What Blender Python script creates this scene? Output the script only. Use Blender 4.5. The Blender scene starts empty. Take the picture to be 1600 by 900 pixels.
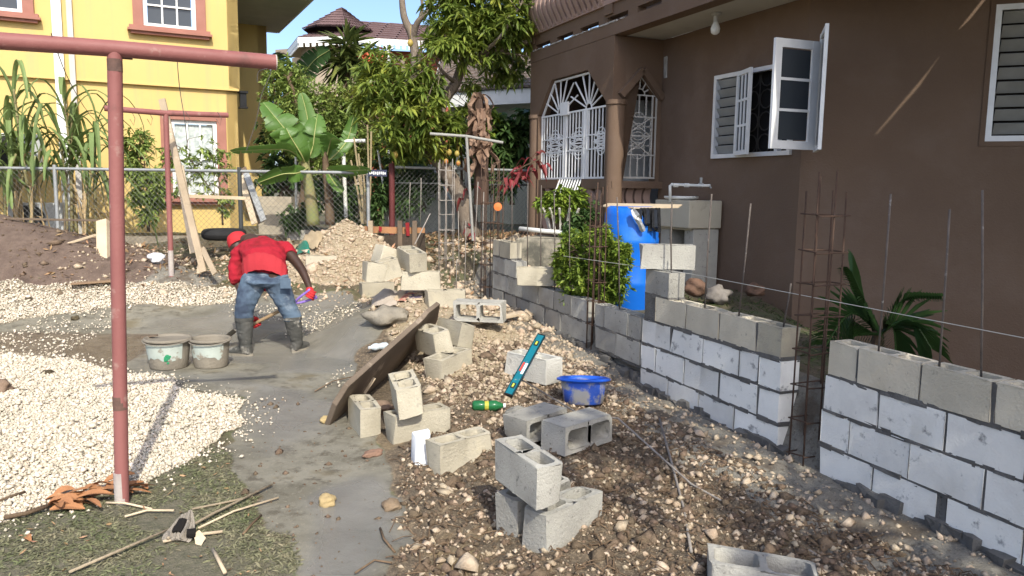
import bpy, bmesh, math, random
import numpy as np
from mathutils import Vector, Matrix
random.seed(7); RNG = np.random.default_rng(11)
scene = bpy.context.scene
COL = scene.collection
# ------------------------------------------------------------------ camera, sky, sun, exposure
FPX, PITCH, ROLL, CAMH = 1210.0, 0.126, 0.0138, 1.65
_F = Vector((0, math.cos(PITCH), -math.sin(PITCH))); _U0 = Vector((0, math.sin(PITCH), math.cos(PITCH))); _R0 = Vector((1, 0, 0))
_R = _R0*math.cos(ROLL)+_U0*math.sin(ROLL); _U = -_R0*math.sin(ROLL)+_U0*math.cos(ROLL)
cam = bpy.data.cameras.new('camera'); camo = bpy.data.objects.new('camera', cam); COL.objects.link(camo)
camo.matrix_world = Matrix(((_R.x, _U.x, -_F.x, 0), (_R.y, _U.y, -_F.y, 0), (_R.z, _U.z, -_F.z, CAMH), (0, 0, 0, 1)))
cam.sensor_width = 36.0; cam.lens = 36.0*FPX/1600.0; cam.clip_end = 2000; cam.clip_start = 0.05
scene.camera = camo
SUN_H = Vector((-0.311, 0.950)); SUN_EL = math.radians(42.5)
world = bpy.data.worlds.new('World'); scene.world = world; world.use_nodes = True
_nt = world.node_tree; _bg = _nt.nodes['Background']; _sky = _nt.nodes.new('ShaderNodeTexSky')
_sky.sky_type = 'NISHITA'; _sky.sun_disc = False; _sky.sun_elevation = SUN_EL
_sky.sun_rotation = math.atan2(-SUN_H.x, -SUN_H.y)
_sky.air_density = .7; _sky.dust_density = 2.2; _sky.ozone_density = 3.6
_tint = _nt.nodes.new('ShaderNodeMix'); _tint.data_type = 'RGBA'; _tint.blend_type = 'MULTIPLY'; _tint.inputs[0].default_value = 1.0; _tint.inputs[7].default_value = (1.0, .975, .925, 1); _nt.links.new(_sky.outputs[0], _tint.inputs[6]); _nt.links.new(_tint.outputs[2], _bg.inputs[0]); _bg.inputs[1].default_value = 0.15
sun = bpy.data.lights.new('sun', 'SUN'); suno = bpy.data.objects.new('sun', sun); COL.objects.link(suno)
sun.energy = 2.35; sun.angle = math.radians(0.55); sun.color = (1.0, 0.955, 0.83)
_ld = Vector((SUN_H.x*math.cos(SUN_EL), SUN_H.y*math.cos(SUN_EL), -math.sin(SUN_EL)))
suno.rotation_euler = _ld.to_track_quat('-Z', 'Y').to_euler(); suno.location = (6, -16, 16)
scene.view_settings.view_transform = 'Standard'; scene.view_settings.look = 'None'
scene.view_settings.exposure = 1.1; scene.view_settings.gamma = 1.0; scene.view_settings.use_curve_mapping = False
scene.render.engine = 'CYCLES'
scene.cycles.max_bounces = 6; scene.cycles.transparent_max_bounces = 6

# ------------------------------------------------------------------ measuring helpers (photo pixel -> place in the yard)
def ray(px, py): return _F*FPX+_R*(px-800)+_U*(450-py)
def at(px, py, Y):
    v = ray(px, py); t = Y/v.y; return Vector((v.x*t, v.y*t, CAMH+v.z*t))
def gz(px, py, z=0.0):
    v = ray(px, py); t = (z-CAMH)/v.z; return Vector((v.x*t, v.y*t, z))
def onplane(px, py, n, o):
    v = ray(px, py); t = o/(v.x*n[0]+v.y*n[1]); return Vector((v.x*t, v.y*t, CAMH+v.z*t))
def sst(a, b, x):
    t = np.clip((np.asarray(x, float)-a)/(b-a), 0, 1); return t*t*(3-2*t)
_lat = RNG.random((256, 256))
def vnoise(x, y, s):
    x = np.asarray(x, float)*s+57.3; y = np.asarray(y, float)*s+91.7
    i = np.floor(x).astype(int); j = np.floor(y).astype(int); fx = x-i; fy = y-j
    fx = fx*fx*(3-2*fx); fy = fy*fy*(3-2*fy)
    a = _lat[i % 256, j % 256]; b = _lat[(i+1) % 256, j % 256]; c = _lat[i % 256, (j+1) % 256]; d = _lat[(i+1) % 256, (j+1) % 256]
    return (a*(1-fx)+b*fx)*(1-fy)+(c*(1-fx)+d*fx)*fy
# block wall frame: TW along (away from camera), NW towards the house
TH = 0.3662; NW = Vector((math.cos(TH), math.sin(TH), 0)); TW = Vector((-math.sin(TH), math.cos(TH), 0)); OW = 3.40
# brown house frame
TB = math.radians(23.5); NB = Vector((math.cos(TB), math.sin(TB), 0)); UB = Vector((-math.sin(TB), math.cos(TB), 0))
def HB(s, o, z): return UB*s+NB*o+Vector((0, 0, z))
def HBs(px, py, o):
    p = onplane(px, py, NB, o); return p.dot(UB), p.z
# yellow house frame
UY = Vector((0.893, 0.450, 0)); NY = Vector((0.450, -0.893, 0))   # along facade (to the right), outward normal
CY = at(375, 300, 15.5); CY.z = 0
def hz(x, y):
    x = np.asarray(x, float); y = np.asarray(y, float)
    left = np.interp(y, [0, 7.6, 8.6, 9.6, 10.6, 12.0, 12.6, 13.2, 16, 400], [0, 0.0, .07, .22, .40, .55, .60, .76, .72, .72])
    right = np.interp(y, [0, 6.4, 7.2, 8.2, 9.8, 10.6, 12.6, 14, 400], [-.06, -.03, .06, .13, .16, .24, .80, .88, .88])
    k = sst(-2.6, -0.4, x)
    z = left*(1-k)+right*k
    o = x*NW.x+y*NW.y; s = x*TW.x+y*TW.y
    behind = np.interp(s, [-10, 2, 4, 6, 8, 9.5, 11, 400], [.3, .36, .46, .44, .42, .5, .85, .9])
    behind = behind-.85*sst(2.5, 4.3, x)*sst(9.6, 8.2, y)
    kb = sst(3.42, 3.60, o)*sst(12.5, 10.2, s)
    z = z*(1-kb)+behind*kb
    # heaps
    def heap(cx, cy, rx, ry, h, rot=0.0, p=1.0):
        dx = x-cx; dy = y-cy; c, sn = math.cos(rot), math.sin(rot)
        u = (dx*c+dy*sn)/rx; v = (-dx*sn+dy*c)/ry
        r = np.sqrt(u*u+v*v)
        return h*np.clip(1-r, 0, 1)**p*(1.0+0.25*(vnoise(x, y, 2.2)-.5))
    z = z+heap(-7.7, 11.0, 3.1, 1.5, .80, 0.0, .9)        # brown soil heap at the left
    z = z+heap(-2.45, 11.3, 1.0, .92, .68, 0.0, .9)     # beige rubble heap
    z = z+heap(-4.62, 10.45, 0.75, .6, .16)              # grey mound round the far clothes post
    z = z+heap(0.15, 5.2, 1.5, 2.4, .10, .35)            # low bank of dug dirt under the loose blocks
    z = z+heap(-.35, 6.7, .9, 1.5, .20)+heap(-1.0, 8.6, 1.3, 1.5, .40, 0.0, .75)
    dirt = sst(-.9, -.3, x)*sst(3.42, 3.2, o)*sst(10, 8, y)
    z = z+dirt*(.06*(vnoise(x, y, 2.5)-.5)+.05*(vnoise(x, y, 7)-.5)+.035*(vnoise(x, y, 15)-.5)+.03*(vnoise(x, y, 27)-.5))
    far = sst(8, 9.5, y)
    z = z+far*(.06*(vnoise(x, y, 1.7)-.5)+.03*(vnoise(x, y, 6)-.5))
    grav = sst(-1.5, -2.0, x)*sst(6.6, 6.2, y)*sst(4.0, 4.4, y+.0*x)
    z = z+grav*(.05*sst(-1.6, -3.2, x)+.03*(vnoise(x, y, 4)-.5))
    z = z+.016*(vnoise(x, y, .9)-.5)+.006*(vnoise(x, y, 5)-.5)
    return z
def hz1(x, y): return float(hz(np.array([x]), np.array([y]))[0])
def gp(px, py):
    z = 0.0; best = None
    v = ray(px, py)
    t0 = .5
    # march along the ray until it meets the terrain
    ts = np.linspace(2.0/v.y*1, 60.0/v.y, 3000)
    X = v.x*ts; Y = v.y*ts; Z = CAMH+v.z*ts
    below = np.nonzero(Z <= hz(X, Y))[0]
    i = below[0] if len(below) else -1
    return Vector((X[i], Y[i], Z[i]))

# ------------------------------------------------------------------ materials
MAT = {}
def _ramp(nt, fac, p0, p1, c0=(0, 0, 0, 1), c1=(1, 1, 1, 1)):
    r = nt.nodes.new('ShaderNodeValToRGB'); r.color_ramp.elements[0].position = p0; r.color_ramp.elements[1].position = p1
    r.color_ramp.elements[0].color = c0; r.color_ramp.elements[1].color = c1
    nt.links.new(fac, r.inputs[0]); return r.outputs[0]
def _mix(nt, fac, a, b, mode='MIX'):
    m = nt.nodes.new('ShaderNodeMix'); m.data_type = 'RGBA'; m.blend_type = mode
    for sock, val in ((m.inputs[0], fac), (m.inputs[6], a), (m.inputs[7], b)):
        if hasattr(val, 'links') or hasattr(val, 'is_linked'): nt.links.new(val, sock)
        elif isinstance(val, (int, float)): sock.default_value = val
        else: sock.default_value = tuple(val)+(1,) if len(val) == 3 else val
    return m.outputs[2]
def _noise(nt, co, scale, detail=4, rough=.55):
    n = nt.nodes.new('ShaderNodeTexNoise'); n.inputs['Scale'].default_value = scale; n.inputs['Detail'].default_value = detail
    n.inputs['Roughness'].default_value = rough; nt.links.new(co, n.inputs['Vector']); return n.outputs[0]
def mat(name, c1, c2=None, scale=3.0, rough=.85, bump=.25, bscale=60.0, c3=None, c3scale=9.0, c3pos=(.60, .68), metal=0.0,
        var=0.0, streak=None, transl=0.0, leafattr=False, spec=.3, stretch=None, c4=None, c4scale=1.3, c4pos=(.55, .75), bdist=.02, trans=0.0, ior=1.45):
    if name in MAT: return MAT[name]
    m = bpy.data.materials.new(name); m.use_nodes = True; nt = m.node_tree; b = nt.nodes['Principled BSDF']; out = nt.nodes['Material Output']
    tc = nt.nodes.new('ShaderNodeTexCoord'); co = tc.outputs['Object']
    oi = nt.nodes.new('ShaderNodeObjectInfo')
    add = nt.nodes.new('ShaderNodeVectorMath'); add.operation = 'MULTIPLY_ADD'
    nt.links.new(oi.outputs['Random'], add.inputs[0]); add.inputs[1].default_value = (37, 19, 11); nt.links.new(co, add.inputs[2]); co = add.outputs[0]
    if stretch:
        mp = nt.nodes.new('ShaderNodeMapping'); mp.inputs['Scale'].default_value = stretch; nt.links.new(co, mp.inputs[0]); co = mp.outputs[0]
    c2 = c2 or tuple(x*.8 for x in c1)
    col = _mix(nt, _ramp(nt, _noise(nt, co, scale, 5), .35, .68), c1, c2)
    if c4: col = _mix(nt, _ramp(nt, _noise(nt, co, c4scale, 5, .6), *c4pos), col, c4)
    if c3: col = _mix(nt, _ramp(nt, _noise(nt, co, c3scale, 6, .65), *c3pos), col, c3)
    if streak:
        mp2 = nt.nodes.new('ShaderNodeMapping'); mp2.inputs['Scale'].default_value = (5, 5, .22); nt.links.new(co, mp2.inputs[0]); col = _mix(nt, _ramp(nt, _noise(nt, mp2.outputs[0], 1.6, 5, .6), .52, .74), col, streak)
    if leafattr:
        at_ = nt.nodes.new('ShaderNodeAttribute'); at_.attribute_name = 'lv'
        hs = nt.nodes.new('ShaderNodeHueSaturation'); nt.links.new(col, hs.inputs['Color'])
        mr = nt.nodes.new('ShaderNodeMapRange'); mr.inputs[3].default_value = .62; mr.inputs[4].default_value = 1.45
        nt.links.new(at_.outputs['Fac'], mr.inputs[0]); nt.links.new(mr.outputs[0], hs.inputs['Value'])
        mh = nt.nodes.new('ShaderNodeMapRange'); mh.inputs[3].default_value = .515; mh.inputs[4].default_value = .475
        nt.links.new(at_.outputs['Fac'], mh.inputs[0]); nt.links.new(mh.outputs[0], hs.inputs['Hue']); col = hs.outputs[0]
    if var:
        hs = nt.nodes.new('ShaderNodeHueSaturation'); nt.links.new(col, hs.inputs['Color'])
        mr = nt.nodes.new('ShaderNodeMapRange'); mr.inputs[3].default_value = 1-var; mr.inputs[4].default_value = 1+var
        nt.links.new(oi.outputs['Random'], mr.inputs[0]); nt.links.new(mr.outputs[0], hs.inputs['Value']); col = hs.outputs[0]
    nt.links.new(col, b.inputs['Base Color'])
    rr = nt.nodes.new('ShaderNodeMapRange'); rr.inputs[3].default_value = max(.02, rough-.1); rr.inputs[4].default_value = min(1, rough+.1)
    nt.links.new(_noise(nt, co, scale*2.3, 3), rr.inputs[0]); nt.links.new(rr.outputs[0], b.inputs['Roughness'])
    b.inputs['Metallic'].default_value = metal; b.inputs['Specular IOR Level'].default_value = spec; b.inputs['IOR'].default_value = ior
    if trans: b.inputs['Transmission Weight'].default_value = trans
    if bump:
        bp = nt.nodes.new('ShaderNodeBump'); bp.inputs['Strength'].default_value = bump; bp.inputs['Distance'].default_value = bdist
        nt.links.new(_noise(nt, co, bscale, 6, .65), bp.inputs['Height']); nt.links.new(bp.outputs[0], b.inputs['Normal'])
    if transl:
        tr = nt.nodes.new('ShaderNodeBsdfTranslucent'); nt.links.new(col, tr.inputs[0]); ms = nt.nodes.new('ShaderNodeMixShader'); ms.inputs[0].default_value = transl
        nt.links.new(b.outputs[0], ms.inputs[1]); nt.links.new(tr.outputs[0], ms.inputs[2]); nt.links.new(ms.outputs[0], out.inputs[0])
    MAT[name] = m; return m

# ------------------------------------------------------------------ objects
ORG = {}
def setp(o, label=None, cat=None, group=None, kind=None):
    if label: o['label'] = label
    if cat: o['category'] = cat
    if group: o['group'] = group
    if kind: o['kind'] = kind
    return o
def thing(name, label, cat, loc=(0, 0, 0), group=None):
    o = bpy.data.objects.new(name, None); o.empty_display_size = .1; COL.objects.link(o); o.location = loc; ORG[o.name] = Vector(loc)
    return setp(o, label, cat, group)
def link(name, me, parent=None, label=None, cat=None, group=None, kind=None, M=None):
    o = bpy.data.objects.new(name, me); COL.objects.link(o)
    if parent is not None: o.parent = parent
    if M is not None: o.matrix_local = M
    ORG[o.name] = ORG.get(parent.name, Vector()) if parent is not None else Vector()
    return setp(o, label, cat, group, kind)
class MB:
    def __init__(self): self.v = []; self.f = []; self.mi = []; self.m = 0
    def add(self, vs, fs):
        n = len(self.v); self.v += [tuple(p) for p in vs]; self.f += [tuple(i+n for i in f) for f in fs]; self.mi += [self.m]*len(fs); return self
    def box(self, c, s, A=None, jit=0.0):
        hx, hy, hz_ = s[0]/2, s[1]/2, s[2]/2
        P = [Vector((x, y, z)) for z in (-hz_, hz_) for y in (-hy, hy) for x in (-hx, hx)]
        if jit: P = [p+Vector((random.uniform(-jit, jit), random.uniform(-jit, jit), random.uniform(-jit, jit))) for p in P]
        if A is not None: P = [A @ p for p in P]
        c = Vector(c); P = [p+c for p in P]
        return self.add(P, [(0, 2, 3, 1), (4, 5, 7, 6), (0, 1, 5, 4), (2, 6, 7, 3), (0, 4, 6, 2), (1, 3, 7, 5)])
    def bar(self, a, b, w, h, up=(0, 0, 1)):
        a = Vector(a); b = Vector(b); d = b-a; L = d.length; d.normalize(); up = Vector(up)
        if abs(d.dot(up)) > .98: up = Vector((0, 1, 0))
        x = d.cross(up).normalized(); z = x.cross(d).normalized()
        return self.box((a+b)/2, (w, L, h), Matrix((x, d, z)).transposed())
    def tube(self, pts, r, n=8, cap=True):
        pts = [Vector(p) for p in pts]; k = len(pts); rs = r if isinstance(r, (list, tuple)) else [r]*k
        ref = None; vs = []; fs = []
        for i, p in enumerate(pts):
            d = (pts[min(i+1, k-1)]-pts[max(i-1, 0)]).normalized()
            if ref is None:
                ref = Vector((0, 0, 1)) if abs(d.z) < .9 else Vector((1, 0, 0))
            x = (ref-d*ref.dot(d)).normalized(); ref = x; y = d.cross(x)
            for j in range(n):
                a = 2*math.pi*j/n; vs.append(p+(x*math.cos(a)+y*math.sin(a))*rs[i])
        for i in range(k-1):
            for j in range(n): fs.append((i*n+j, i*n+(j+1) % n, (i+1)*n+(j+1) % n, (i+1)*n+j))
        if cap: fs.append(tuple(range(n-1, -1, -1))); fs.append(tuple((k-1)*n+j for j in range(n)))
        return self.add(vs, fs)
    def lathe(self, prof, c, n=20, A=None, sx=1.0, sy=1.0):
        c = Vector(c); vs = []; fs = []
        for r, z in prof:
            for j in range(n):
                a = 2*math.pi*j/n; p = Vector((r*math.cos(a)*sx, r*math.sin(a)*sy, z)); p = A @ p if A is not None else p; vs.append(p+c)
        for i in range(len(prof)-1):
            for j in range(n): fs.append((i*n+j, i*n+(j+1) % n, (i+1)*n+(j+1) % n, (i+1)*n+j))
        return self.add(vs, fs)
    def prism(self, poly, ex):
        ex = Vector(ex); n = len(poly); P = [Vector(p) for p in poly]
        vs = P+[p+ex for p in P]; fs = [tuple(range(n-1, -1, -1)), tuple(range(n, 2*n))]+[(i, (i+1) % n, n+(i+1) % n, n+i) for i in range(n)]
        return self.add(vs, fs)
    def ribbon(self, pts, ws, side, fold=0.0):
        # leaf blade: curved strip with a sunken midrib
        k = len(pts); vs = []; fs = []
        for i, (p, w) in enumerate(zip(pts, ws)):
            p = Vector(p); d = (Vector(pts[min(i+1, k-1)])-Vector(pts[max(i-1, 0)])).normalized()
            s = Vector(side); s = (s-d*s.dot(d)).normalized(); nrm = s.cross(d)
            if nrm.z < 0: nrm = -nrm
            vs += [p-s*w+nrm*w*fold, p, p+s*w+nrm*w*fold]
        for i in range(k-1):
            a = i*3; fs += [(a, a+1, a+4, a+3), (a+1, a+2, a+5, a+4)]
        return self.add(vs, fs)
    def mesh(self, name, mats, org=Vector(), smooth=False, bevel=0.0, seg=2):
        me = bpy.data.meshes.new(name); o = Vector(org)
        me.from_pydata([(p[0]-o.x, p[1]-o.y, p[2]-o.z) for p in self.v], [], self.f)
        mats = mats if isinstance(mats, (list, tuple)) else [mats]
        for m in mats: me.materials.append(m)
        if len(mats) > 1: me.polygons.foreach_set('material_index', self.mi)
        bm = bmesh.new(); bm.from_mesh(me)
        bmesh.ops.recalc_face_normals(bm, faces=bm.faces)
        if bevel:
            es = [e for e in bm.edges if len(e.link_faces) == 2 and e.calc_face_angle(0) > .5]
            bmesh.ops.bevel(bm, geom=es, offset=bevel, segments=seg, profile=.6, affect='EDGES', clamp_overlap=True)
        bm.to_mesh(me); bm.free()
        if smooth: me.shade_smooth()
        me.update(); return me
    def build(self, name, mats, parent=None, smooth=False, bevel=0.0, seg=2, **kw):
        org = ORG.get(parent.name, Vector()) if parent is not None else Vector()
        return link(name, self.mesh(name, mats, org, smooth, bevel, seg), parent, **kw)
def autosmooth(o, ang=40):
    me = o.data; me.shade_smooth()
    try: me.set_sharp_from_angle(angle=math.radians(ang))
    except Exception: pass
    return o
def grid_solid(mb, xs, ys, solid, emb, t0, t1):
    """solid plate: cells of a grid (xs, ys), emb(x, y, t) -> point, thickness t0..t1, holes where solid(i, j) is False"""
    nx, ny = len(xs), len(ys); idx = lambda i, j, k: (k*ny+j)*nx+i
    vs = [emb(x, y, t) for t in (t0, t1) for y in ys for x in xs]; fs = []
    S = lambda i, j: 0 <= i < nx-1 and 0 <= j < ny-1 and solid(i, j)
    for j in range(ny-1):
        for i in range(nx-1):
            if not S(i, j): continue
            a, b, c, d = (i, j), (i+1, j), (i+1, j+1), (i, j+1)
            fs.append((idx(*a, 0), idx(*d, 0), idx(*c, 0), idx(*b, 0))); fs.append((idx(*a, 1), idx(*b, 1), idx(*c, 1), idx(*d, 1)))
            for (p, q, ni, nj) in ((a, b, i, j-1), (b, c, i+1, j), (c, d, i, j+1), (d, a, i-1, j)):
                if not S(ni, nj): fs.append((idx(*p, 0), idx(*q, 0), idx(*q, 1), idx(*p, 1)))
    used = sorted({i for f in fs for i in f}); mp = {u: k for k, u in enumerate(used)}
    return mb.add([vs[u] for u in used], [tuple(mp[i] for i in f) for f in fs])
def wall_holes(mb, P0, d, n, L, z0, z1, th, holes):
    """vertical wall from P0 along d (length L), outward normal n, thickness th behind the face; holes = (t0, t1, za, zb)"""
    P0 = Vector(P0); d = Vector(d); n = Vector(n)
    xs = sorted({0.0, L, *[h[0] for h in holes], *[h[1] for h in holes]}); ys = sorted({z0, z1, *[h[2] for h in holes], *[h[3] for h in holes]})
    def solid(i, j):
        x = (xs[i]+xs[i+1])/2; y = (ys[j]+ys[j+1])/2
        return not any(h[0] < x < h[1] and h[2] < y < h[3] for h in holes)
    def emb(x, y, t):
        p = P0+d*x-n*t; return (p.x, p.y, y)
    return grid_solid(mb, xs, ys, solid, emb, 0.0, th)
def npmesh(name, V, Fq, mats, lv=None, mi=None, smooth=False):
    """fast mesh from arrays: V (n,3), Fq (m,3 or 4)"""
    me = bpy.data.meshes.new(name); V = np.asarray(V, np.float32); Fq = np.asarray(Fq, np.int32); k = Fq.shape[1]
    me.vertices.add(len(V)); me.vertices.foreach_set('co', V.ravel()); me.loops.add(Fq.size); me.loops.foreach_set('vertex_index', Fq.ravel())
    me.polygons.add(len(Fq)); me.polygons.foreach_set('loop_start', np.arange(0, Fq.size, k, dtype=np.int32))
    try: me.polygons.foreach_set('loop_total', np.full(len(Fq), k, np.int32))
    except Exception: pass
    for m in (mats if isinstance(mats, (list, tuple)) else [mats]): me.materials.append(m)
    if mi is not None: me.polygons.foreach_set('material_index', np.asarray(mi, np.int32))
    if lv is not None:
        a = me.attributes.new('lv', 'FLOAT', 'POINT'); a.data.foreach_set('value', np.asarray(lv, np.float32))
    me.update(calc_edges=True); me.validate()
    if smooth: me.shade_smooth()
    return me
def leaves(P, D, L, W, droop=.25, fold=.18, rng=RNG):
    """arrays of small folded leaves: P base, D direction (n,3), L length, W half width -> V, F, lv"""
    P = np.asarray(P, float); D = np.asarray(D, float); n = len(P); D = D/np.linalg.norm(D, axis=1, keepdims=True)
    up = np.tile([0, 0, 1.0], (n, 1))+rng.normal(0, .35, (n, 3)); S = np.cross(D, up); S /= np.linalg.norm(S, axis=1, keepdims=True)+1e-9
    N = np.cross(S, D); L = np.broadcast_to(L, n)[:, None]; W = np.broadcast_to(W, n)[:, None]; dz = np.array([0, 0, -1.0])*L*droop
    v0 = P; m = P+D*L*.5+dz*.3-N*W*fold*2
    l = P+D*L*.42+S*W+dz*.22; r = P+D*L*.42-S*W+dz*.22; l2 = P+D*L*.75+S*W*.62+dz*.62; r2 = P+D*L*.75-S*W*.62+dz*.62; t = P+D*L+dz
    V = np.stack([v0, l, r, m, l2, r2, t], 1).reshape(-1, 3)
    T = np.array([(0, 3, 1), (0, 2, 3), (1, 3, 4), (3, 2, 5), (3, 6, 4), (3, 5, 6)])
    Fc = (T[None]+(np.arange(n)*7)[:, None, None]).reshape(-1, 3)
    lv = np.repeat(np.clip(rng.normal(.5, .23, n), 0, 1), 7); return V, Fc, lv
def catleaf(parts):
    V = []; Fc = []; lv = []; n = 0
    for v, f, l in parts: V.append(v); Fc.append(f+n); lv.append(l); n += len(v)
    return np.concatenate(V), np.concatenate(Fc), np.concatenate(lv)
def rdirs(n, zbias=0.0, rng=RNG):
    d = rng.normal(0, 1, (n, 3)); d[:, 2] += zbias; return d/np.linalg.norm(d, axis=1, keepdims=True)
_ico = None
def ico():
    global _ico
    if _ico is None:
        bm = bmesh.new(); bmesh.ops.create_icosphere(bm, subdivisions=1, radius=1); bm.verts.ensure_lookup_table()
        _ico = (np.array([v.co[:] for v in bm.verts]), np.array([[v.index for v in f.verts] for f in bm.faces])); bm.free()
    return _ico
_octa = (np.array([(1, 0, 0), (-1, 0, 0), (0, 1, 0), (0, -1, 0), (0, 0, 1), (0, 0, -1.0)]), np.array([(0, 2, 4), (2, 1, 4), (1, 3, 4), (3, 0, 4), (2, 0, 5), (1, 2, 5), (3, 1, 5), (0, 3, 5)]))
def stones(P, R, flat=.65, jit=.28, rng=RNG, elong=.3, small=False):
    """many lumpy stones at P (n,3) with radius R (n,)"""
    bv, bf = _octa if small else ico(); n = len(P); k = len(bv)
    V = bv[None]*(1+rng.uniform(-jit, jit, (n, k, 1)))
    sc = np.stack([1+rng.uniform(-elong, elong, n), 1+rng.uniform(-elong, elong, n), flat*(1+rng.uniform(-.25, .25, n))], 1)
    V = V*sc[:, None, :]; a = rng.uniform(0, 6.28, n); t = rng.normal(0, .35, n)
    ct, st = np.cos(t)[:, None], np.sin(t)[:, None]; y, z = V[..., 1]*ct-V[..., 2]*st, V[..., 1]*st+V[..., 2]*ct
    ca, sa = np.cos(a)[:, None], np.sin(a)[:, None]; x2, y2 = V[..., 0]*ca-y*sa, V[..., 0]*sa+y*ca
    V = np.stack([x2, y2, z], -1)*np.asarray(R)[:, None, None]+np.asarray(P)[:, None, :]
    Fc = (bf[None]+(np.arange(n)*k)[:, None, None]).reshape(-1, 3)
    return V.reshape(-1, 3), Fc, np.repeat(rng.uniform(0, 1, n), k)
def inpoly(x, y, poly):
    x = np.asarray(x); y = np.asarray(y); r = np.zeros(x.shape, bool); n = len(poly); j = n-1
    for i in range(n):
        xi, yi = poly[i][:2]; xj, yj = poly[j][:2]
        c = ((yi > y) != (yj > y)) & (x < (xj-xi)*(y-yi)/(yj-yi+1e-12)+xi); r ^= c; j = i
    return r
def polydist(x, y, poly):
    x = np.asarray(x, float); y = np.asarray(y, float); d = np.full(x.shape, 1e9); n = len(poly)
    for i in range(n):
        ax, ay = poly[i][:2]; bx, by = poly[(i+1) % n][:2]; ex, ey = bx-ax, by-ay
        t = np.clip(((x-ax)*ex+(y-ay)*ey)/(ex*ex+ey*ey+1e-12), 0, 1); d = np.minimum(d, np.hypot(x-ax-t*ex, y-ay-t*ey))
    return np.where(inpoly(x, y, poly), d, -d)
# ================================================================== GROUND
def pw(pts, z=0.0): return [gz(px, py, z)[:2] for px, py in pts]
def pg(pts): return [gp(px, py)[:2] for px, py in pts]
Z_CONC = pg([(150, 478), (380, 462), (545, 456), (575, 475), (600, 505), (560, 560), (525, 640), (590, 690), (610, 730), (588, 775), (625, 830), (640, 905), (470, 930), (415, 850), (372, 760), (372, 700), (382, 620), (280, 604), (215, 596), (100, 588), (-40, 556), (-120, 500), (0, 492)])
Z_GRAV1 = pw([(-400, 575), (-200, 560), (0, 546), (70, 555), (150, 580), (235, 592), (275, 612), (385, 628), (378, 668), (335, 700), (265, 725), (200, 760), (60, 800), (-250, 900), (-500, 900)])
Z_GRAV2 = pg([(-250, 478), (-60, 462), (60, 446), (200, 444), (372, 450), (376, 474), (210, 478), (120, 486), (50, 497), (-100, 520)])
Z_GRASS = pw([(-300, 880), (60, 802), (200, 762), (270, 722), (340, 696), (372, 700), (368, 760), (395, 805), (432, 850), (470, 930), (300, 1200), (-500, 1200)])
Z_DIRT = pw([(612, 752), (640, 700), (690, 640), (640, 600), (690, 540), (800, 520), (880, 560), (960, 600), (1010, 650), (1230, 760), (1480, 870), (1700, 990), (1400, 1300), (640, 1200), (650, 905), (628, 830), (595, 775)])
Z_PALE = pg([(560, 470), (740, 470), (810, 500), (910, 545), (935, 585), (860, 640), (690, 640), (600, 520)])
Z_CEM = pw([(700, 470), (760, 470), (880, 520), (1000, 560), (1000, 640), (1230, 720), (1260, 760), (1620, 930), (1560, 950), (1220, 790), (1040, 700), (940, 620), (860, 545), (770, 500)], .05)
def warp(x, y, a=.22): return x+a*(vnoise(x, y, 2.3)-.5)+.5*a*(vnoise(x, y, 7)-.5), y+a*(vnoise(y, x, 2.1)-.5)+.5*a*(vnoise(y, x, 6)-.5)
gx = np.concatenate([[-400, -150, -60, -30, -18], np.arange(-13, -8, .2), np.arange(-8, -4.5, .07), np.arange(-4.5, 3.2, .035), np.arange(3.2, 8, .15), [9, 11, 14, 20, 40, 100, 400]])
gy = np.concatenate([[-300, -80, -30, -12, -5, -1], np.arange(0, 2, .2), np.arange(2, 8.2, .035), np.arange(8.2, 13.5, .06), np.arange(13.5, 18, .3), [19, 21, 25, 30, 40, 60, 100, 200, 500]])
GX, GY = np.meshgrid(gx, gy); GZ = hz(GX, GY)
xw, yw = warp(GX, GY)
def msk(poly, w=.06, X=None, Y=None): return sst(-w, w, polydist(xw if X is None else X, yw if Y is None else Y, poly))
m_conc = msk(Z_CONC); m_grass = msk(Z_GRASS, .12)*(1-m_conc); m_dirt = msk(Z_DIRT, .12)*(1-m_conc); m_pale = msk(Z_PALE, .2)*(1-m_conc); m_dirt = np.maximum(m_dirt, sst(-1.9, -1.4, GX)*sst(8.6, 8.0, GY)*sst(3.6, 3.5, GX*NW.x+GY*NW.y)*(1-m_conc)*(1-m_grass)); m_cem = msk(Z_CEM, .1); GO0 = GX*NW.x+GY*NW.y; GS0 = GX*TW.x+GY*TW.y; m_cem = np.maximum(m_cem, sst(2.75, 3.05, GO0+.5*(vnoise(GX, GY, 2)-.5))*sst(3.7, 3.6, GO0)*sst(-3, -2, GS0)*sst(10.5, 10, GS0))
m_grav = np.maximum(msk(Z_GRAV1, .05), msk(Z_GRAV2, .06))
GO = GX*NW.x+GY*NW.y
r_soil = np.sqrt(((GX+7.7)/3.1)**2+((GY-11.0)/1.5)**2); m_soil = sst(1.08, .95, r_soil+.15*(vnoise(GX, GY, 2)-.5))
r_heap = np.sqrt(((GX+2.45)/1.0)**2+((GY-11.3)/.92)**2); m_heap = sst(1.15, .95, r_heap)
r_mnd = np.sqrt(((GX+4.62)/.75)**2+((GY-10.45)/.6)**2); m_mnd = sst(1.1, .8, r_mnd)
m_wetmud = sst(-2.9, -3.6, GX)*sst(5.6, 6.2, GY)*sst(8.6, 8.0, GY)*sst(.35, .6, vnoise(GX, GY, 1.3)+.12)
nv, nh = len(gy), len(gx)
Vg = np.stack([GX.ravel(), GY.ravel(), GZ.ravel()], 1)
ii = (np.arange(nv-1)[:, None]*nh+np.arange(nh-1)[None]).ravel()
gme = npmesh('ground', Vg, np.stack([ii, ii+1, ii+nh+1, ii+nh], 1), [], smooth=True)
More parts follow.
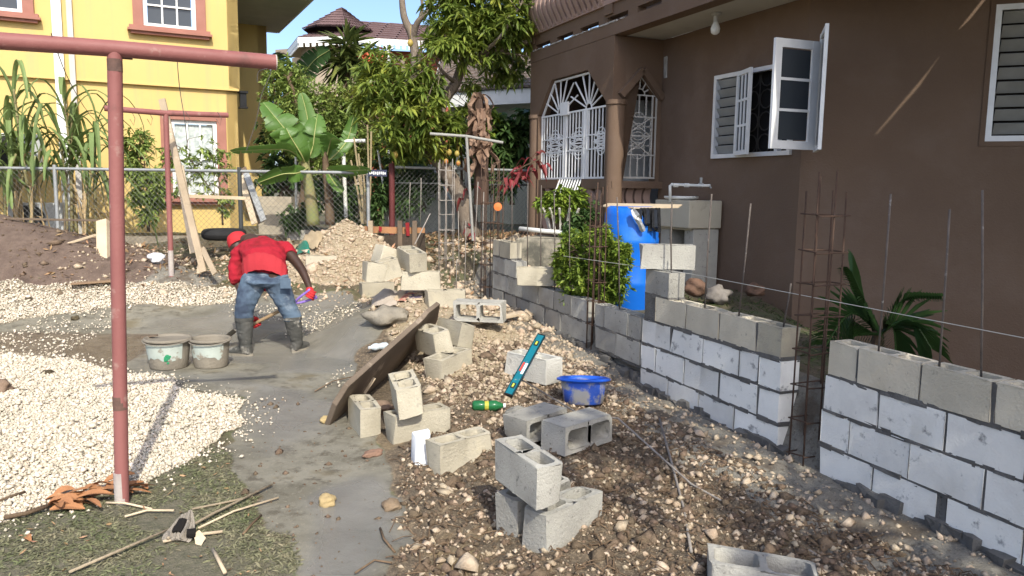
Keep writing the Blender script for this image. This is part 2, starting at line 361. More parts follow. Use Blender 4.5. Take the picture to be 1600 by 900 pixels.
def vcol(me, nm, r, g, b, a):
    at_ = me.attributes.new(nm, 'FLOAT_COLOR', 'POINT'); at_.data.foreach_set('color', np.stack([r.ravel(), g.ravel(), b.ravel(), a.ravel()], 1).astype(np.float32).ravel())
vcol(gme, 'za', m_conc, m_grass, m_dirt, np.ones_like(m_conc)); vcol(gme, 'zb', m_soil, np.maximum(m_pale, m_heap), np.maximum(m_cem, m_mnd), np.ones_like(m_conc))
m_pool = msk(pw([(500, 770), (575, 740), (612, 790), (625, 850), (600, 900), (480, 910), (440, 870), (470, 810)]), .10)*sst(.30, .55, vnoise(GX, GY, 2.7)+.18)+.9*msk(pw([(230, 500), (400, 480), (560, 480), (590, 530), (560, 600), (540, 660), (440, 700), (390, 650), (390, 610), (230, 590)]), .2)*sst(.42, .62, vnoise(GX, GY, 2.2)+.12); m_pool = np.clip(m_pool, 0, 1)
vcol(gme, 'zc', m_grav, m_wetmud*m_conc, m_pool, np.ones_like(m_conc))
def ground_material():
    m = bpy.data.materials.new('ground_mix'); m.use_nodes = True; nt = m.node_tree; b = nt.nodes['Principled BSDF']
    tc = nt.nodes.new('ShaderNodeTexCoord'); co = tc.outputs['Object']
    def attr(n):
        a = nt.nodes.new('ShaderNodeAttribute'); a.attribute_name = n; s = nt.nodes.new('ShaderNodeSeparateColor'); nt.links.new(a.outputs['Color'], s.inputs[0]); return s.outputs
    za, zb, zc = attr('za'), attr('zb'), attr('zc')
    n1 = _noise(nt, co, 2.0, 6, .6); n2 = _noise(nt, co, 9, 6, .65); n3 = _noise(nt, co, 34, 6, .7); n4 = _noise(nt, co, 130, 4, .7)
    def edge(msk_, nz=n2, k=.9):
        a = nt.nodes.new('ShaderNodeMath'); a.operation = 'MULTIPLY_ADD'; nt.links.new(nz, a.inputs[0]); a.inputs[1].default_value = k; nt.links.new(msk_, a.inputs[2])
        r = nt.nodes.new('ShaderNodeMapRange'); r.inputs[1].default_value = .38+k*.5; r.inputs[2].default_value = .62+k*.5; nt.links.new(a.outputs[0], r.inputs[0]); return r.outputs[0]
    def two(a, bb, nz, p0=.38, p1=.62): return _mix(nt, _ramp(nt, nz, p0, p1), a, bb)
    yard = two((.15, .115, .07), (.09, .078, .042), n2); yard = _mix(nt, _ramp(nt, n3, .56, .66), yard, (.30, .22, .14)); yard = _mix(nt, _ramp(nt, n1, .48, .62), yard, (.12, .13, .055))
    grass = two((.13, .125, .075), (.21, .185, .125), n3)
    conc = two((.145, .132, .098), (.235, .217, .170), n1, .40, .60); conc = _mix(nt, _ramp(nt, n2, .52, .64), conc, (.105, .092, .066)); conc = _mix(nt, _ramp(nt, n3, .57, .68), conc, (.27, .24, .18)); conc = _mix(nt, _ramp(nt, n4, .62, .72), conc, (.36, .32, .24))
    conc = _mix(nt, _ramp(nt, n1, .58, .68), conc, (.16, .135, .085)); conc = _mix(nt, zc[2], conc, two((.165, .157, .138), (.205, .195, .172), n1)); conc = _mix(nt, edge(zc[1]), conc, two((.085, .062, .048), (.15, .12, .09), n2))
    dirt = two((.085, .062, .040), (.165, .125, .082), n2); dirt = _mix(nt, _ramp(nt, n3, .50, .64), dirt, (.29, .215, .135)); dirt = _mix(nt, _ramp(nt, n4, .58, .68), dirt, (.44, .36, .25)); dirt = _mix(nt, _ramp(nt, n1, .55, .68), dirt, (.30, .22, .12))
    soil = two((.135, .092, .070), (.185, .130, .098), n2); soil = _mix(nt, _ramp(nt, n4, .66, .72), soil, (.35, .28, .21)); soil = _mix(nt, _ramp(nt, n1, .6, .7), soil, (.09, .06, .045))
    pale = two((.36, .28, .175), (.46, .38, .26), n2); pale = _mix(nt, _ramp(nt, n3, .56, .66), pale, (.22, .16, .10)); pale = _mix(nt, _ramp(nt, n4, .58, .66), pale, (.55, .47, .34))
    cem = two((.22, .20, .165), (.31, .285, .235), n2); cem = _mix(nt, _ramp(nt, n3, .52, .64), cem, (.135, .112, .082)); cem = _mix(nt, _ramp(nt, n4, .58, .66), cem, (.40, .36, .28)); cem = _mix(nt, _ramp(nt, n1, .50, .62), cem, (.135, .105, .075))
    grav = two((.34, .29, .21), (.22, .185, .13), n3)
    col = _mix(nt, edge(za[1], n3), yard, grass); col = _mix(nt, edge(za[2]), col, dirt); col = _mix(nt, edge(zb[1]), col, pale)
    col = _mix(nt, edge(zb[2], n2, 1.2), col, cem); col = _mix(nt, edge(zb[0]), col, soil); col = _mix(nt, edge(za[0], n2, .5), col, conc); col = _mix(nt, edge(zc[0], n3), col, grav)
    nt.links.new(col, b.inputs['Base Color'])
    # wet cement is smoother, with slicker patches
    w0 = nt.nodes.new('ShaderNodeMath'); w0.operation = 'MULTIPLY'; nt.links.new(za[0], w0.inputs[0]); nt.links.new(_ramp(nt, n1, .40, .62), w0.inputs[1])
    w1 = nt.nodes.new('ShaderNodeMath'); w1.operation = 'MULTIPLY'; nt.links.new(w0.outputs[0], w1.inputs[0]); w1.inputs[1].default_value = .55
    wet = nt.nodes.new('ShaderNodeMath'); wet.operation = 'MAXIMUM'; nt.links.new(w1.outputs[0], wet.inputs[0]); mx_ = nt.nodes.new('ShaderNodeMath'); mx_.operation = 'MAXIMUM'; nt.links.new(zc[2], mx_.inputs[0]); nt.links.new(zc[1], mx_.inputs[1]); nt.links.new(mx_.outputs[0], wet.inputs[1])
    mr = nt.nodes.new('ShaderNodeMapRange'); mr.inputs[3].default_value = .88; mr.inputs[4].default_value = .17; nt.links.new(wet.outputs[0], mr.inputs[0]); nt.links.new(mr.outputs[0], b.inputs['Roughness'])
    b.inputs['Specular IOR Level'].default_value = .5
    hsum = nt.nodes.new('ShaderNodeMath'); hsum.operation = 'ADD'; nt.links.new(n3, hsum.inputs[0]); h2 = nt.nodes.new('ShaderNodeMath'); h2.operation = 'MULTIPLY_ADD'; nt.links.new(n2, h2.inputs[0]); h2.inputs[1].default_value = 2.2; nt.links.new(n4, h2.inputs[2]); nt.links.new(h2.outputs[0], hsum.inputs[1])
    bs = nt.nodes.new('ShaderNodeMapRange'); bs.inputs[3].default_value = .75; bs.inputs[4].default_value = .22; nt.links.new(za[0], bs.inputs[0])
    bp = nt.nodes.new('ShaderNodeBump'); bp.inputs['Distance'].default_value = .03; nt.links.new(bs.outputs[0], bp.inputs['Strength']); nt.links.new(hsum.outputs[0], bp.inputs['Height']); nt.links.new(bp.outputs[0], b.inputs['Normal'])
    return m
gme.materials.append(ground_material())
ground = link('ground', gme, kind='structure')

def scatter(poly_or_fn, n, box, rng=RNG):
    x = rng.uniform(box[0], box[1], n); y = rng.uniform(box[2], box[3], n); k = poly_or_fn(x, y) if callable(poly_or_fn) else inpoly(*warp(x, y), poly_or_fn)
    return x[k], y[k]
# white crushed gravel: the bed in front and the strip behind
GRV = mat('white_gravel', (.62, .56, .45), (.50, .43, .32), scale=40, rough=.9, bump=.2, bscale=300, leafattr=True, c3=(.40, .34, .24), c3scale=3.0, c3pos=(.62, .72))
xs, ys = scatter(Z_GRAV1, 222000, (-5.4, -1.6, 3.4, 7.2)); xs2, ys2 = scatter(Z_GRAV2, 45000, (-7.2, -2.4, 8.2, 11.0))
xs3, ys3 = scatter(lambda x, y: (polydist(x, y, Z_GRAV1) < 0)*(polydist(x, y, Z_GRAV1) > -.30)*(RNG.random(len(x)) < np.exp(polydist(x, y, Z_GRAV1)*12)) > 0, 20000, (-5.4, -1.4, 3.4, 7.4))
xs4, ys4 = scatter(lambda x, y: (vnoise(x, y, 1.1) > .52)*inpoly(x, y, Z_CONC)*(y > 6.3)*(x < -1.0) > 0, 5200, (-6, -1.2, 6.2, 9.5))
gx_ = np.concatenate([xs, xs2, xs3, xs4]); gy_ = np.concatenate([ys, ys2, ys3, ys4])
rr = (RNG.gamma(2.5, .0019, len(gx_))+.0038)*(1+.30*(gy_ > 7))
V, Fc, lv = stones(np.stack([gx_, gy_, hz(gx_, gy_)+rr*RNG.uniform(.1, 1.5, len(gx_))], 1), rr, .75, .38, small=True)
link('white_gravel', npmesh('white_gravel', V, Fc, GRV, lv=np.clip(lv*.62+.2, 0, 1)), kind='stuff')
# rubble: pale stones and clods through the dug dirt, on the beige heap and on the yard
PAL = mat('pale_rubble', (.50, .42, .30), (.34, .26, .17), scale=18, rough=.95, bump=.6, bscale=120, leafattr=True)
CLD = mat('dirt_clods', (.115, .083, .053), (.20, .150, .098), scale=14, rough=.98, bump=.8, bscale=90, leafattr=True)
def rub(name, polys, material, lo=.4, hi=.8):
    P = []; R = []
    for fn, n, box, r0, k, bury in polys:
        x, y = scatter(fn, n, box); r = r0*RNG.gamma(k, 1.0/k, len(x)); P.append(np.stack([x, y, hz(x, y)+r*bury], 1)); R.append(r)
    V, Fc, lv = stones(np.concatenate(P), np.concatenate(R)*1.15, .75, .36, elong=.5, small=True)
    return link(name, npmesh(name, V, Fc, material, lv=lv*(hi-lo)+lo), kind='stuff')
bed = lambda x, y: inpoly(*warp(x, y), Z_DIRT)
heapf = lambda x, y: (((x+2.45)/1.0)**2+((y-11.3)/.92)**2 < 1.15)
rub('pale_rubble_stones', [(bed, 28000, (-1.2, 3.2, 2.2, 7.6), .0062, 1.3, .3), (bed, 480, (-1.2, 3.2, 2.2, 7.6), .015, 3, .1), (bed, 170, (-1.2, 3.2, 2.2, 7.6), .020, 3, .0), (Z_PALE, 14000, (-2, 1.2, 5.2, 9.8), .009, 2.0, .4), (Z_PALE, 260, (-2, 1.2, 5.2, 9.8), .026, 4, .2),
    (lambda x, y: (x*NW.x+y*NW.y > 2.7)*(x*NW.x+y*NW.y < 3.4) > 0, 20000, (-.8, 3.4, 2, 10), .0075, 1.4, .3), (heapf, 22000, (-3.6, -1.1, 9.6, 12.2), .0085, 1.8, .35), (heapf, 160, (-3.6, -1.1, 9.6, 12.2), .033, 4, .25),
    (lambda x, y: (y > 8.2)*(x > -1.2) > 0, 2500, (-1.2, 1.2, 8.2, 13.0), .02, 2, .3), (lambda x, y: y > 0, 1600, (-6, -1, 9.5, 12.6), .014, 2, .3)], PAL)
rub('dirt_clods', [(bed, 34000, (-1.2, 3.2, 2.2, 7.4), .0085, 1.4, .15), (bed, 200, (-1.2, 3.2, 2.2, 7.4), .022, 3, -.2), (lambda x, y: inpoly(x, y, Z_CONC), 500, (-2, -.4, 2.6, 6), .006, 2, .2),
    (lambda x, y: ((x+7.7)/3.1)**2+((y-11)/1.5)**2 < 1.1, 1500, (-8.5, -4.4, 9.2, 12), .012, 2, .2)], CLD)
# roots and twigs through the dug dirt
TWG = mat('twig_fibre', (.10, .065, .04), (.19, .13, .08), scale=20, rough=.95, bump=.4)
mb = MB(); x, y = scatter(bed, 2600, (-1.1, 2.6, 2.4, 6.2))
for a, b in zip(x, y):
    an = random.uniform(0, 6.28); L = random.uniform(.03, .13); z0 = hz1(a, b); c, s = math.cos(an), math.sin(an)
    mb.tube([(a, b, z0+.004), (a+c*L*.5+random.uniform(-.02, .02), b+s*L*.5, z0+random.uniform(.008, .03)), (a+c*L, b+s*L, hz1(a+c*L, b+s*L)+.003)], random.uniform(.0015, .004), 4, False)
mb.build('root_fibres', TWG, kind='stuff')
# grass and clippings in the near left corner, weeds on the yard
GRS = mat('grass_blades', (.145, .165, .08), (.245, .225, .14), scale=5, rough=.8, bump=0, leafattr=True, transl=.25)
def grass(name, x, y, h, flat, material):
    n = len(x); a = RNG.uniform(0, 6.28, n); d = np.stack([np.cos(a), np.sin(a), RNG.uniform(flat[0], flat[1], n)], 1)
    hh = h*RNG.uniform(.4, 1.3, n); V, Fc, lv = leaves(np.stack([x, y, hz(x, y)-.004+.006*RNG.random(n)], 1), d, hh, hh*.07+.0012, .35, .1)
    return link(name, npmesh(name, V, Fc, material, lv=lv), kind='stuff')
x, y = scatter(Z_GRASS, 80000, (-2.6, -.6, 2.2, 4.8)); x2, y2 = scatter(lambda x, y: vnoise(x, y, 1.6) > .5, 9000, (-6.2, -1, 9.9, 12.6))
k = (vnoise(x, y, 3.0)+.5*vnoise(x, y, 11)+.35*RNG.random(len(x))) > .84
grass('lawn_grass', np.concatenate([x[k], x2]), np.concatenate([y[k], y2]), .036, (-.05, .9), GRS)
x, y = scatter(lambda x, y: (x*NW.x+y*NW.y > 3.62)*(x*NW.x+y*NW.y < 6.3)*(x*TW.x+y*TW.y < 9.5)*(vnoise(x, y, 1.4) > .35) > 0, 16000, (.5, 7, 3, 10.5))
grass('side_yard_grass', x, y, .075, (.1, 1.4), mat('dark_green_grass', (.055, .085, .028), (.085, .095, .04), scale=4, rough=.8, bump=0, leafattr=True, transl=.2))  # darker green blades for the strip behind the block walls
DRY = mat('dry_litter', (.34, .23, .12), (.22, .13, .07), scale=6, rough=.9, bump=0, leafattr=True)
x, y = scatter(lambda x, y: (y > 9.9)+inpoly(x, y, Z_GRASS) > 0, 3800, (-6.5, 1.2, 2.4, 14)); x = np.concatenate([x, RNG.uniform(-2.6, .8, 1500)]); y = np.concatenate([y, RNG.uniform(11.6, 14.2, 1500)])
n = len(x); d = rdirs(n); d[:, 2] = np.abs(d[:, 2])*.3; V, Fc, lv = leaves(np.stack([x, y, hz(x, y)+.008], 1), d, RNG.uniform(.04, .13, n)*np.where(y < 6, .35, 1), RNG.uniform(.008, .02, n)*np.where(y < 6, .35, 1), -.05, .3)
link('fallen_leaves', npmesh('fallen_leaves', V, Fc, DRY, lv=lv), kind='stuff')
# standing cement water in the low spots of the wet path
WAT = mat('cement_water', (.29, .285, .265), (.33, .32, .295), scale=1.5, rough=.16, bump=.03, bscale=6, spec=.55)
MUDW = mat('mud_water', (.17, .145, .085), (.22, .19, .115), scale=1.2, rough=.09, bump=.015, bscale=5, spec=.6)
def puddle(pts, m_, lift=.004):
    c = [gp(*p) for p in pts]; ctr = sum(c, Vector())/len(c); ring = []
    n = len(c)
    for i in range(n):
        p0, p1, p2, p3 = c[i-1], c[i], c[(i+1) % n], c[(i+2) % n]
        for t in (0, .25, .5, .75):
            q = .5*((2*p1)+(p2-p0)*t+(2*p0-5*p1+4*p2-p3)*t*t+(3*p1-p0-3*p2+p3)*t**3); ring.append(q+Vector((random.uniform(-.012, .012), random.uniform(-.012, .012), 0)))
    z = max(float(np.percentile(hz([p.x for p in ring], [p.y for p in ring]), 55)), -1)+lift
    MB().add([(p.x, p.y, z) for p in ring]+[(ctr.x, ctr.y, z)], [(i, (i+1) % len(ring), len(ring)) for i in range(len(ring))]).build('puddle', m_, kind='structure')
# ================================================================== BROWN HOUSE
BRN = mat('brown_paint', (.158, .104, .070), (.135, .088, .060), scale=.9, rough=.75, bump=.3, bscale=45, spec=.3, c3=(.175, .122, .09), c3scale=1.4, c3pos=(.5, .8), c4=(.16, .125, .10), c4scale=38, c4pos=(.74, .78))
MAU = mat('mauve_paint', (.37, .255, .21), (.31, .21, .17), scale=3, rough=.8, bump=.2, bscale=80)
WPT = mat('white_metal_paint', (.78, .78, .77), (.70, .70, .68), scale=6, rough=.55, bump=.05)
ALU = mat('aluminium_frame', (.72, .73, .74), (.62, .63, .65), scale=5, rough=.42, bump=.05, metal=.2)
LOU = mat('louvre_blade', (.30, .30, .285), (.24, .24, .225), scale=4, rough=.6, bump=.08, c3=(.24, .235, .22), c3scale=7, c3pos=(.6, .75))
SOF = mat('soffit_plaster', (.50, .48, .43), (.44, .42, .375), scale=1.6, rough=.9, bump=.2, bscale=60, c3=(.36, .34, .30), c3scale=2.5)
DRK = mat('painted_room_dark', (.018, .017, .017), (.026, .024, .024), rough=.9, bump=0)
GLS = mat('window_glass', (.035, .042, .05), (.05, .055, .06), scale=1, rough=.06, bump=0, spec=.6)
PLS = mat('bare_plaster', (.46, .44, .41), (.34, .32, .29), scale=9, rough=.95, bump=.6, bscale=50)
SF, ZS, ZL = 5.6, 3.77, 3.95       # porch/balcony face offset, soffit height, balcony floor height
S0 = HBs(828, 200, SF)[0]; S1 = HBs(956, 200, SF)[0]; SW = HBs(1254, 200, 6.4)[0]; SE = HBs(1030, 200, 6.4)[0]
hb = HB((S0+S1)/2, SF, 0); house = thing('brown_house', 'dark brown two storey house with white grilles and balcony on the right', 'house', (hb.x, hb.y, .6))
sw0, zw0 = HBs(1114, 248, 6.4); sw1 = SW+.02; zw1 = HBs(1116, 120, 6.4)[1]
mb = MB()
# W2, the long recessed wall (runs back towards the porch), with the window opening
wall_holes(mb, HB(S1+.002, 6.4, 0), -UB, -NB, S1+.002-SW, -.8, ZS, .2, [(S1+.002-sw0, S1+.002-SW-.14, zw0, zw1)])
# W1, the splayed wall at the right, with its louvre window
C1 = HB(SW, 6.4, 0); D1 = Vector((.93, -.367, 0)).normalized(); N1 = Vector((D1.y, -D1.x, 0))
n1o = C1.dot(N1); pwn = onplane(1538, 221, N1, n1o); tw0 = (pwn-C1).dot(D1); zlw = pwn.z
wall_holes(mb, C1, D1, N1, 4.6, -1.2, 7.2, .2, [(tw0, tw0+1.5, zlw, zlw+1.35)])
# house wing carrying on past the right edge
C2 = C1+D1*4.6; D2 = Vector((.36, -.933, 0)).normalized(); N2 = Vector((D2.y, -D2.x, 0))
wall_holes(mb, C2, D2, N2, 9.0, -1.2, 7.2, .2, [(1.0, 2.6, 1.6, 3.0), (4.0, 5.6, 1.6, 3.0)])
# upper storey wall behind the balcony
wall_holes(mb, HB(S0+.2, 7.0, 0), -UB, -NB, S0-SW+.2, ZL+.01, 7.2, .2, [])
mb.build('wall', BRN, house)
MB().box(HB(SW+1.2, 6.55, ZS-.0)-Vector((0, 0, .0)), (.01, .01, .01)).build('wall', BRN, house) if False else None
# porch: front header with chamfered corners, two columns, low wall
f0 = lambda px, py: onplane(px, py, NB, SF)
sL, sR = HBs(841, 200, SF)[0], HBs(946, 200, SF)[0]
zA = HBs(858, 126, SF)[1]; zB = HBs(836, 175, SF)[1]; sA, sB = HBs(862, 126, SF)[0], HBs(918, 116, SF)[0]; zsill = HBs(900, 278, SF)[1]; zsp = zB+.02
zC = HBs(947, 150, SF)[1]
EX = NB*.2
hd = MB(); hd.prism([HB(s, SF, z) for s, z in ((S0, zB-.06), (S0, ZS), (S1, ZS), (S1, zB-.06), (sR, zB-.06), (sB, zA), (sA, zA), (sL, zB-.06))], EX)
hd.build('porch_header', BRN, house)
lw = MB()
zfl = zsill-.95
for a, b in ((S0, sL), (sR, S1)):
    lw = MB(); lw.box(HB((a+b)/2, SF+.1, (zfl+zB)/2-.3), (.2, abs(a-b), zB-zfl+.4), Matrix.Rotation(TB, 3, 'Z')); lw.build('porch_pier', BRN, house)
colm = MB()
for s in (HBs(957, 200, SF)[0], HBs(835, 200, SF)[0]):
    c = HB(s+.02, SF+.06, 0); r = .125
    colm.lathe([(.001, zfl-.4), (r, zfl-.4), (r, zB-.12), (r+.02, zB-.11), (r+.02, zB-.05), (.001, zB-.05)], c, 20); autosmooth(colm.build('porch_column', BRN, house)); colm = MB()

pan = MB()
# low wall: solid panels, the gate gap and two openings with a pot bellied baluster each
sg0, sg1 = HBs(869, 300, SF)[0], HBs(906, 300, SF)[0]
lwall = [(S0-.05, sL-.02, 1), (sL, sg0, 0), (sg1, sR, 0)]
for a, b, k in lwall[1:]:
    pan = MB(); xs_ = [0, .10, abs(a-b)-.1, abs(a-b)]; zs_ = [zfl-.4, zfl+.12, zsill-.16, zsill-.02]
    grid_solid(pan, xs_, zs_, lambda i, j: not (i == 1 and j == 1), lambda x, y, t, a=a: tuple(HB(a-x, SF+t, y)), 0.02, .18); pan.build('low_wall', BRN, house)
def baluster(s, o, z0, z1, w=.085, out=.10, m_=MAU, parent=house, name='baluster', dep=.09, frame=None):
    E = frame or (lambda s_, o_, z_: HB(s_, o_, z_)); P = []; n = 12
    for i in range(n+1):
        t = i/n; bulge = -math.sin(math.pi*min(1, t*1.25))**1.3*out*(1 if t < .8 else 1)+(.55*out*sst(.6, .95, t)*math.sin(math.pi*sst(.62, 1.0, t)))
        P.append((t, float(bulge)))
    pro = [(o+b-dep/2*(1+.35*math.sin(math.pi*t)), z0+(z1-z0)*t) for t, b in P]+[(o+b+dep/2*(1+.2*math.sin(math.pi*t)), z0+(z1-z0)*t) for t, b in reversed(P)]
    mb = MB(); mb.prism([E(s-w/2, x, z) for x, z in pro], E(s+w/2, 0, 0)-E(s-w/2, 0, 0)); mb.build(name, m_, parent, bevel=.008, seg=1)
def side_baluster(s, o, z0, z1, m_=MAU):
    # S curve seen face on
    n = 14; pl = []; pr = []
    for i in range(n+1):
        t = i/n; c = .11*math.sin(2*math.pi*t+.6)*(1-.2*t); w = .075+.05*math.sin(math.pi*t)
        pl.append((s+c+w, z0+(z1-z0)*t)); pr.append((s+c-w, z0+(z1-z0)*t))
    MB().prism([HB(a, o, z) for a, z in pl+pr[::-1]], NB*.1).build('baluster', m_, house)
side_baluster((sL+sg0)/2+.02, SF+.04, zfl+.12, zsill-.16); 
for q in (.3, .7): side_baluster(sg1+(sR-sg1)*q, SF+.05, zfl+.12, zsill-.16)
# porch inside: floor, back wall, pale door
inn = MB(); A = Matrix.Rotation(TB, 3, 'Z')
inn.box(HB((S0+S1)/2, SF+1.2, zfl-.3), (2.6, S0-S1+.3, .55), A); inn.build('porch_floor', mat('porch_tile', (.25, .21, .18), (.2, .17, .14), rough=.5), house)
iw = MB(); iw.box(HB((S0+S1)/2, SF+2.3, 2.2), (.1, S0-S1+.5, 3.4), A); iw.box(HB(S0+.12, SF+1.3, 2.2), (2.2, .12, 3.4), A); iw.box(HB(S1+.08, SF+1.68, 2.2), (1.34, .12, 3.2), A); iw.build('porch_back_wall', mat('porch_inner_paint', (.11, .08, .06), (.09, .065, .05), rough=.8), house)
dd = MB(); dd.box(HB(S1+.75, SF+1.15, zfl+1.05), (1.5, .05, 2.15), A); dd.build('inner_door', mat('grey_white_door', (.56, .57, .57), (.50, .51, .52), rough=.5, bump=.05), house)
cr = MB()
for k in range(18):
    cr.box(HB((S0+S1)/2-.1+k*.075, SF+1.9+.02*math.sin(k*1.7), 2.45), (.05, .08, 1.3), A)
cr.build('curtain', mat('cream_curtain', (.52, .47, .36), (.42, .38, .29), rough=.9), house)
# side wall of the porch with a pointed window
NS = -UB; sS = S1; oS = sS
def SP(o, z, t=0.0): return HB(S1+t, o, z)
def sside(px, py):
    p = onplane(px, py, UB, S1); return p.dot(NB), p.z
oa, za_ = sside(969, 277); ob, zb_ = sside(1026, 277); oap, zap = sside(1001, 112); zsh = sside(1026, 150)[1]; ob2 = min(ob, 6.34)
zs2 = za_; oe = 6.4
swm = MB()
swm.prism([SP(SF+.2, zs2-.06), SP(SF+.2, ZS), SP(oe+.1, ZS), SP(oe+.1, zs2-.06), SP(ob2, zs2-.06), SP(ob2, zsh), SP((oa+ob2)/2, zap), SP(oa, zsh), SP(oa, zs2-.06)], UB*.16)
swm.build('porch_side_wall', BRN, house)
sl = MB(); sl.box(SP((SF+oe)/2, zs2-.10, .05), (oe-SF+.06, .3, .10), A); sl.build('sill', BRN, house)
for q in range(4):
    o_ = oa-.02+(ob2-oa)*(q+.5)/4; n = 10; pl = []; pr = []
    for i in range(n+1):
        t = i/n; c = .03*math.sin(2*math.pi*t); pl.append((o_+c-.055, zs2-.62+.47*t)); pr.append((o_+c+.055, zs2-.62+.47*t))
    MB().prism([SP(a, z, .02) for a, z in pl+pr[::-1]], UB*.1).build('baluster', MAU, house)
MB().box(SP((SF+oe)/2, zs2-.9, .08), (oe-SF+.04, .2, .55), A).build('side_kerb', BRN, house)
mold = MB()
for a, b in (((oa+ob2)/2, zap), (ob2, zsh)), (((oa+ob2)/2, zap), (oa, zsh)):
    mold.bar(SP(a[0], a[1]+.02, -.03), SP(b[0]+(.05 if b[0] > oap else -.05), b[1]-.03, -.03), .09, .09, UB)
mold.build('pointed_moulding', BRN, house)
# ---- white grilles
def grille_bar(mb, E, a, b, r=.011): mb.bar(E(*a), E(*b), r*2, r*2, NB)
def ring(mb, E, c, r, a0=0, a1=6.283, n=12, th=.008):
    P = [E(c[0]+r*math.cos(a0+(a1-a0)*i/n), c[1]+r*math.sin(a0+(a1-a0)*i/n)) for i in range(n+1)]; mb.tube(P, th, 5)
def scrollpanel(mb, E, x0, x1, z0, z1, rows=2):
    h = (z1-z0)/rows; w = x1-x0; xm = (x0+x1)/2
    for k in range(rows):
        a, b = z0+k*h, z0+(k+1)*h; zm = (a+b)/2
        grille_bar(mb, E, (x0, a), (x1, b), .009); grille_bar(mb, E, (x0, b), (x1, a), .009); grille_bar(mb, E, (x0, b), (x1, b), .01)
        ring(mb, E, (xm, a+h*.22), w*.28); ring(mb, E, (xm, b-h*.22), w*.28)
        for sx, cx in ((1, x0+w*.16), (-1, x1-w*.16)):
            for zz in (zm+h*.2, zm-h*.2): ring(mb, E, (cx, zz), w*.15, 1.57 if sx > 0 else -1.57, (1.57+4.2*sx) if sx > 0 else (-1.57+4.2), 8, .006)
EG = lambda s, z: HB(s, SF+.07, z)
g = MB(); zr = zB-.10
fr = [(sL-.02, zsill), (sL-.02, zr), (sA, zA-.03), (sB, zA-.03), (sR+.02, zr), (sR+.02, zsill)]
for i in range(len(fr)): grille_bar(g, EG, fr[i], fr[(i+1) % len(fr)], .014)
grille_bar(g, EG, (sL, zr), (sR, zr), .013); g.build('grille_frame', WPT, house)
wd = sL-sR; npan = 3; panels = [(sL-wd*.09, sL-wd*.36), (sL-wd*.46, sL-wd*.72), (sL-wd*.80, sL-wd*.99)]
zp1 = zr-.38; zp0 = zsill+.42
bars = MB(); nb_ = 22
for i in range(nb_+1):
    s = sL-wd*i/nb_; inside = [p for p in panels if p[0] > s > p[1]]
    if inside: grille_bar(bars, EG, (s, zp1), (s, zr), .0085); grille_bar(bars, EG, (s, zsill), (s, zp0), .0085)
    else: grille_bar(bars, EG, (s, zsill), (s, zr), .0085)
for z in (zp0, zp1): grille_bar(bars, EG, (sL, z), (sR, z), .009)
o = bars.build('grille_bars', WPT, house); o['kind'] = 'stuff'
sc = MB()
for p in panels: scrollpanel(sc, EG, p[1], p[0], zp0, zp1, 2)
o = sc.build('grille_scrolls', WPT, house); o['kind'] = 'stuff'
fan = MB()
for c in (sL-wd*.30, sL-wd*.72):
    ring(fan, EG, (c, zr), .09, 0, math.pi, 10, .011)
    for k in range(1, 8):
        an = math.pi*k/8; L = min((zA-zr)/max(.2, math.sin(an))-.03, .62); grille_bar(fan, EG, (c+.09*math.cos(an), zr+.09*math.sin(an)), (c+L*math.cos(an), zr+L*math.sin(an)), .009)
fan.build('grille_fan', WPT, house)
for q in (.40, .435, .70, .735): gp_ = MB(); grille_bar(gp_, EG, (sL-wd*(q-.03), zsill-.0), (sL-wd*(q-.03), zr), .018); gp_.build('gate_stile', WPT, house)
MB().box(HB(sL-wd*.39, SF+.04, (zp1+zp0)/2+.55), (.03, .26, .2), A).build('lock_plate', WPT, house)
gb = MB()
for i in range(9):
    s = sg0+(sg1-sg0)*(i+.5)/9; P = []
    for k in range(11):
        t = k/10; P.append(HB(s-.12*math.sin(math.pi*t)*.5, SF+.05-.16*math.sin(math.pi*t), zfl+(zsill-zfl)*t))
    gb.tube(P, .012, 5)
for z in (zfl+.03, zsill): gb.bar(HB(sg0, SF+.05, z), HB(sg1, SF+.05, z), .03, .03)
gb.build('gate_belly', WPT, house)
ES = lambda o_, z: SP(o_, z, .03)
g2 = MB(); pts = [(oa, zs2), (oa, zsh), ((oa+ob2)/2, zap-.04), (ob2, zsh), (ob2, zs2)]
for i in range(5): grille_bar(g2, ES, pts[i], pts[(i+1) % 5], .013)
for q in (.12, .3, .5, .7, .88):
    x = oa+(ob2-oa)*q; grille_bar(g2, ES, (x, zsh-.30), (x, zsh), .008); grille_bar(g2, ES, (x, zs2), (x, zs2+.32), .008)
for z in (zs2+.32, zsh-.30, zsh): grille_bar(g2, ES, (oa, z), (ob2, z), .009)
grille_bar(g2, ES, (oa+(ob2-oa)*.12, zs2), (oa+(ob2-oa)*.12, zsh), .01); grille_bar(g2, ES, (oa+(ob2-oa)*.88, zs2), (oa+(ob2-oa)*.88, zsh), .01)
scrollpanel(g2, ES, oa+(ob2-oa)*.14, oa+(ob2-oa)*.86, zs2+.32, zsh-.30, 2)
xm = (oa+ob2)/2; ring(g2, ES, (xm, zsh), .09, 0, math.pi, 8, .009)
for k in range(1, 6):
    an = math.pi*k/6; L = .13+.25*math.sin(an)**3; grille_bar(g2, ES, (xm+.09*math.cos(an), zsh+.09*math.sin(an)), (xm+L*math.cos(an), zsh+L*math.sin(an)), .008)
g2.build('side_grille', mat('dull_white_metal', (.50, .48, .44), (.44, .42, .39), rough=.6), house)
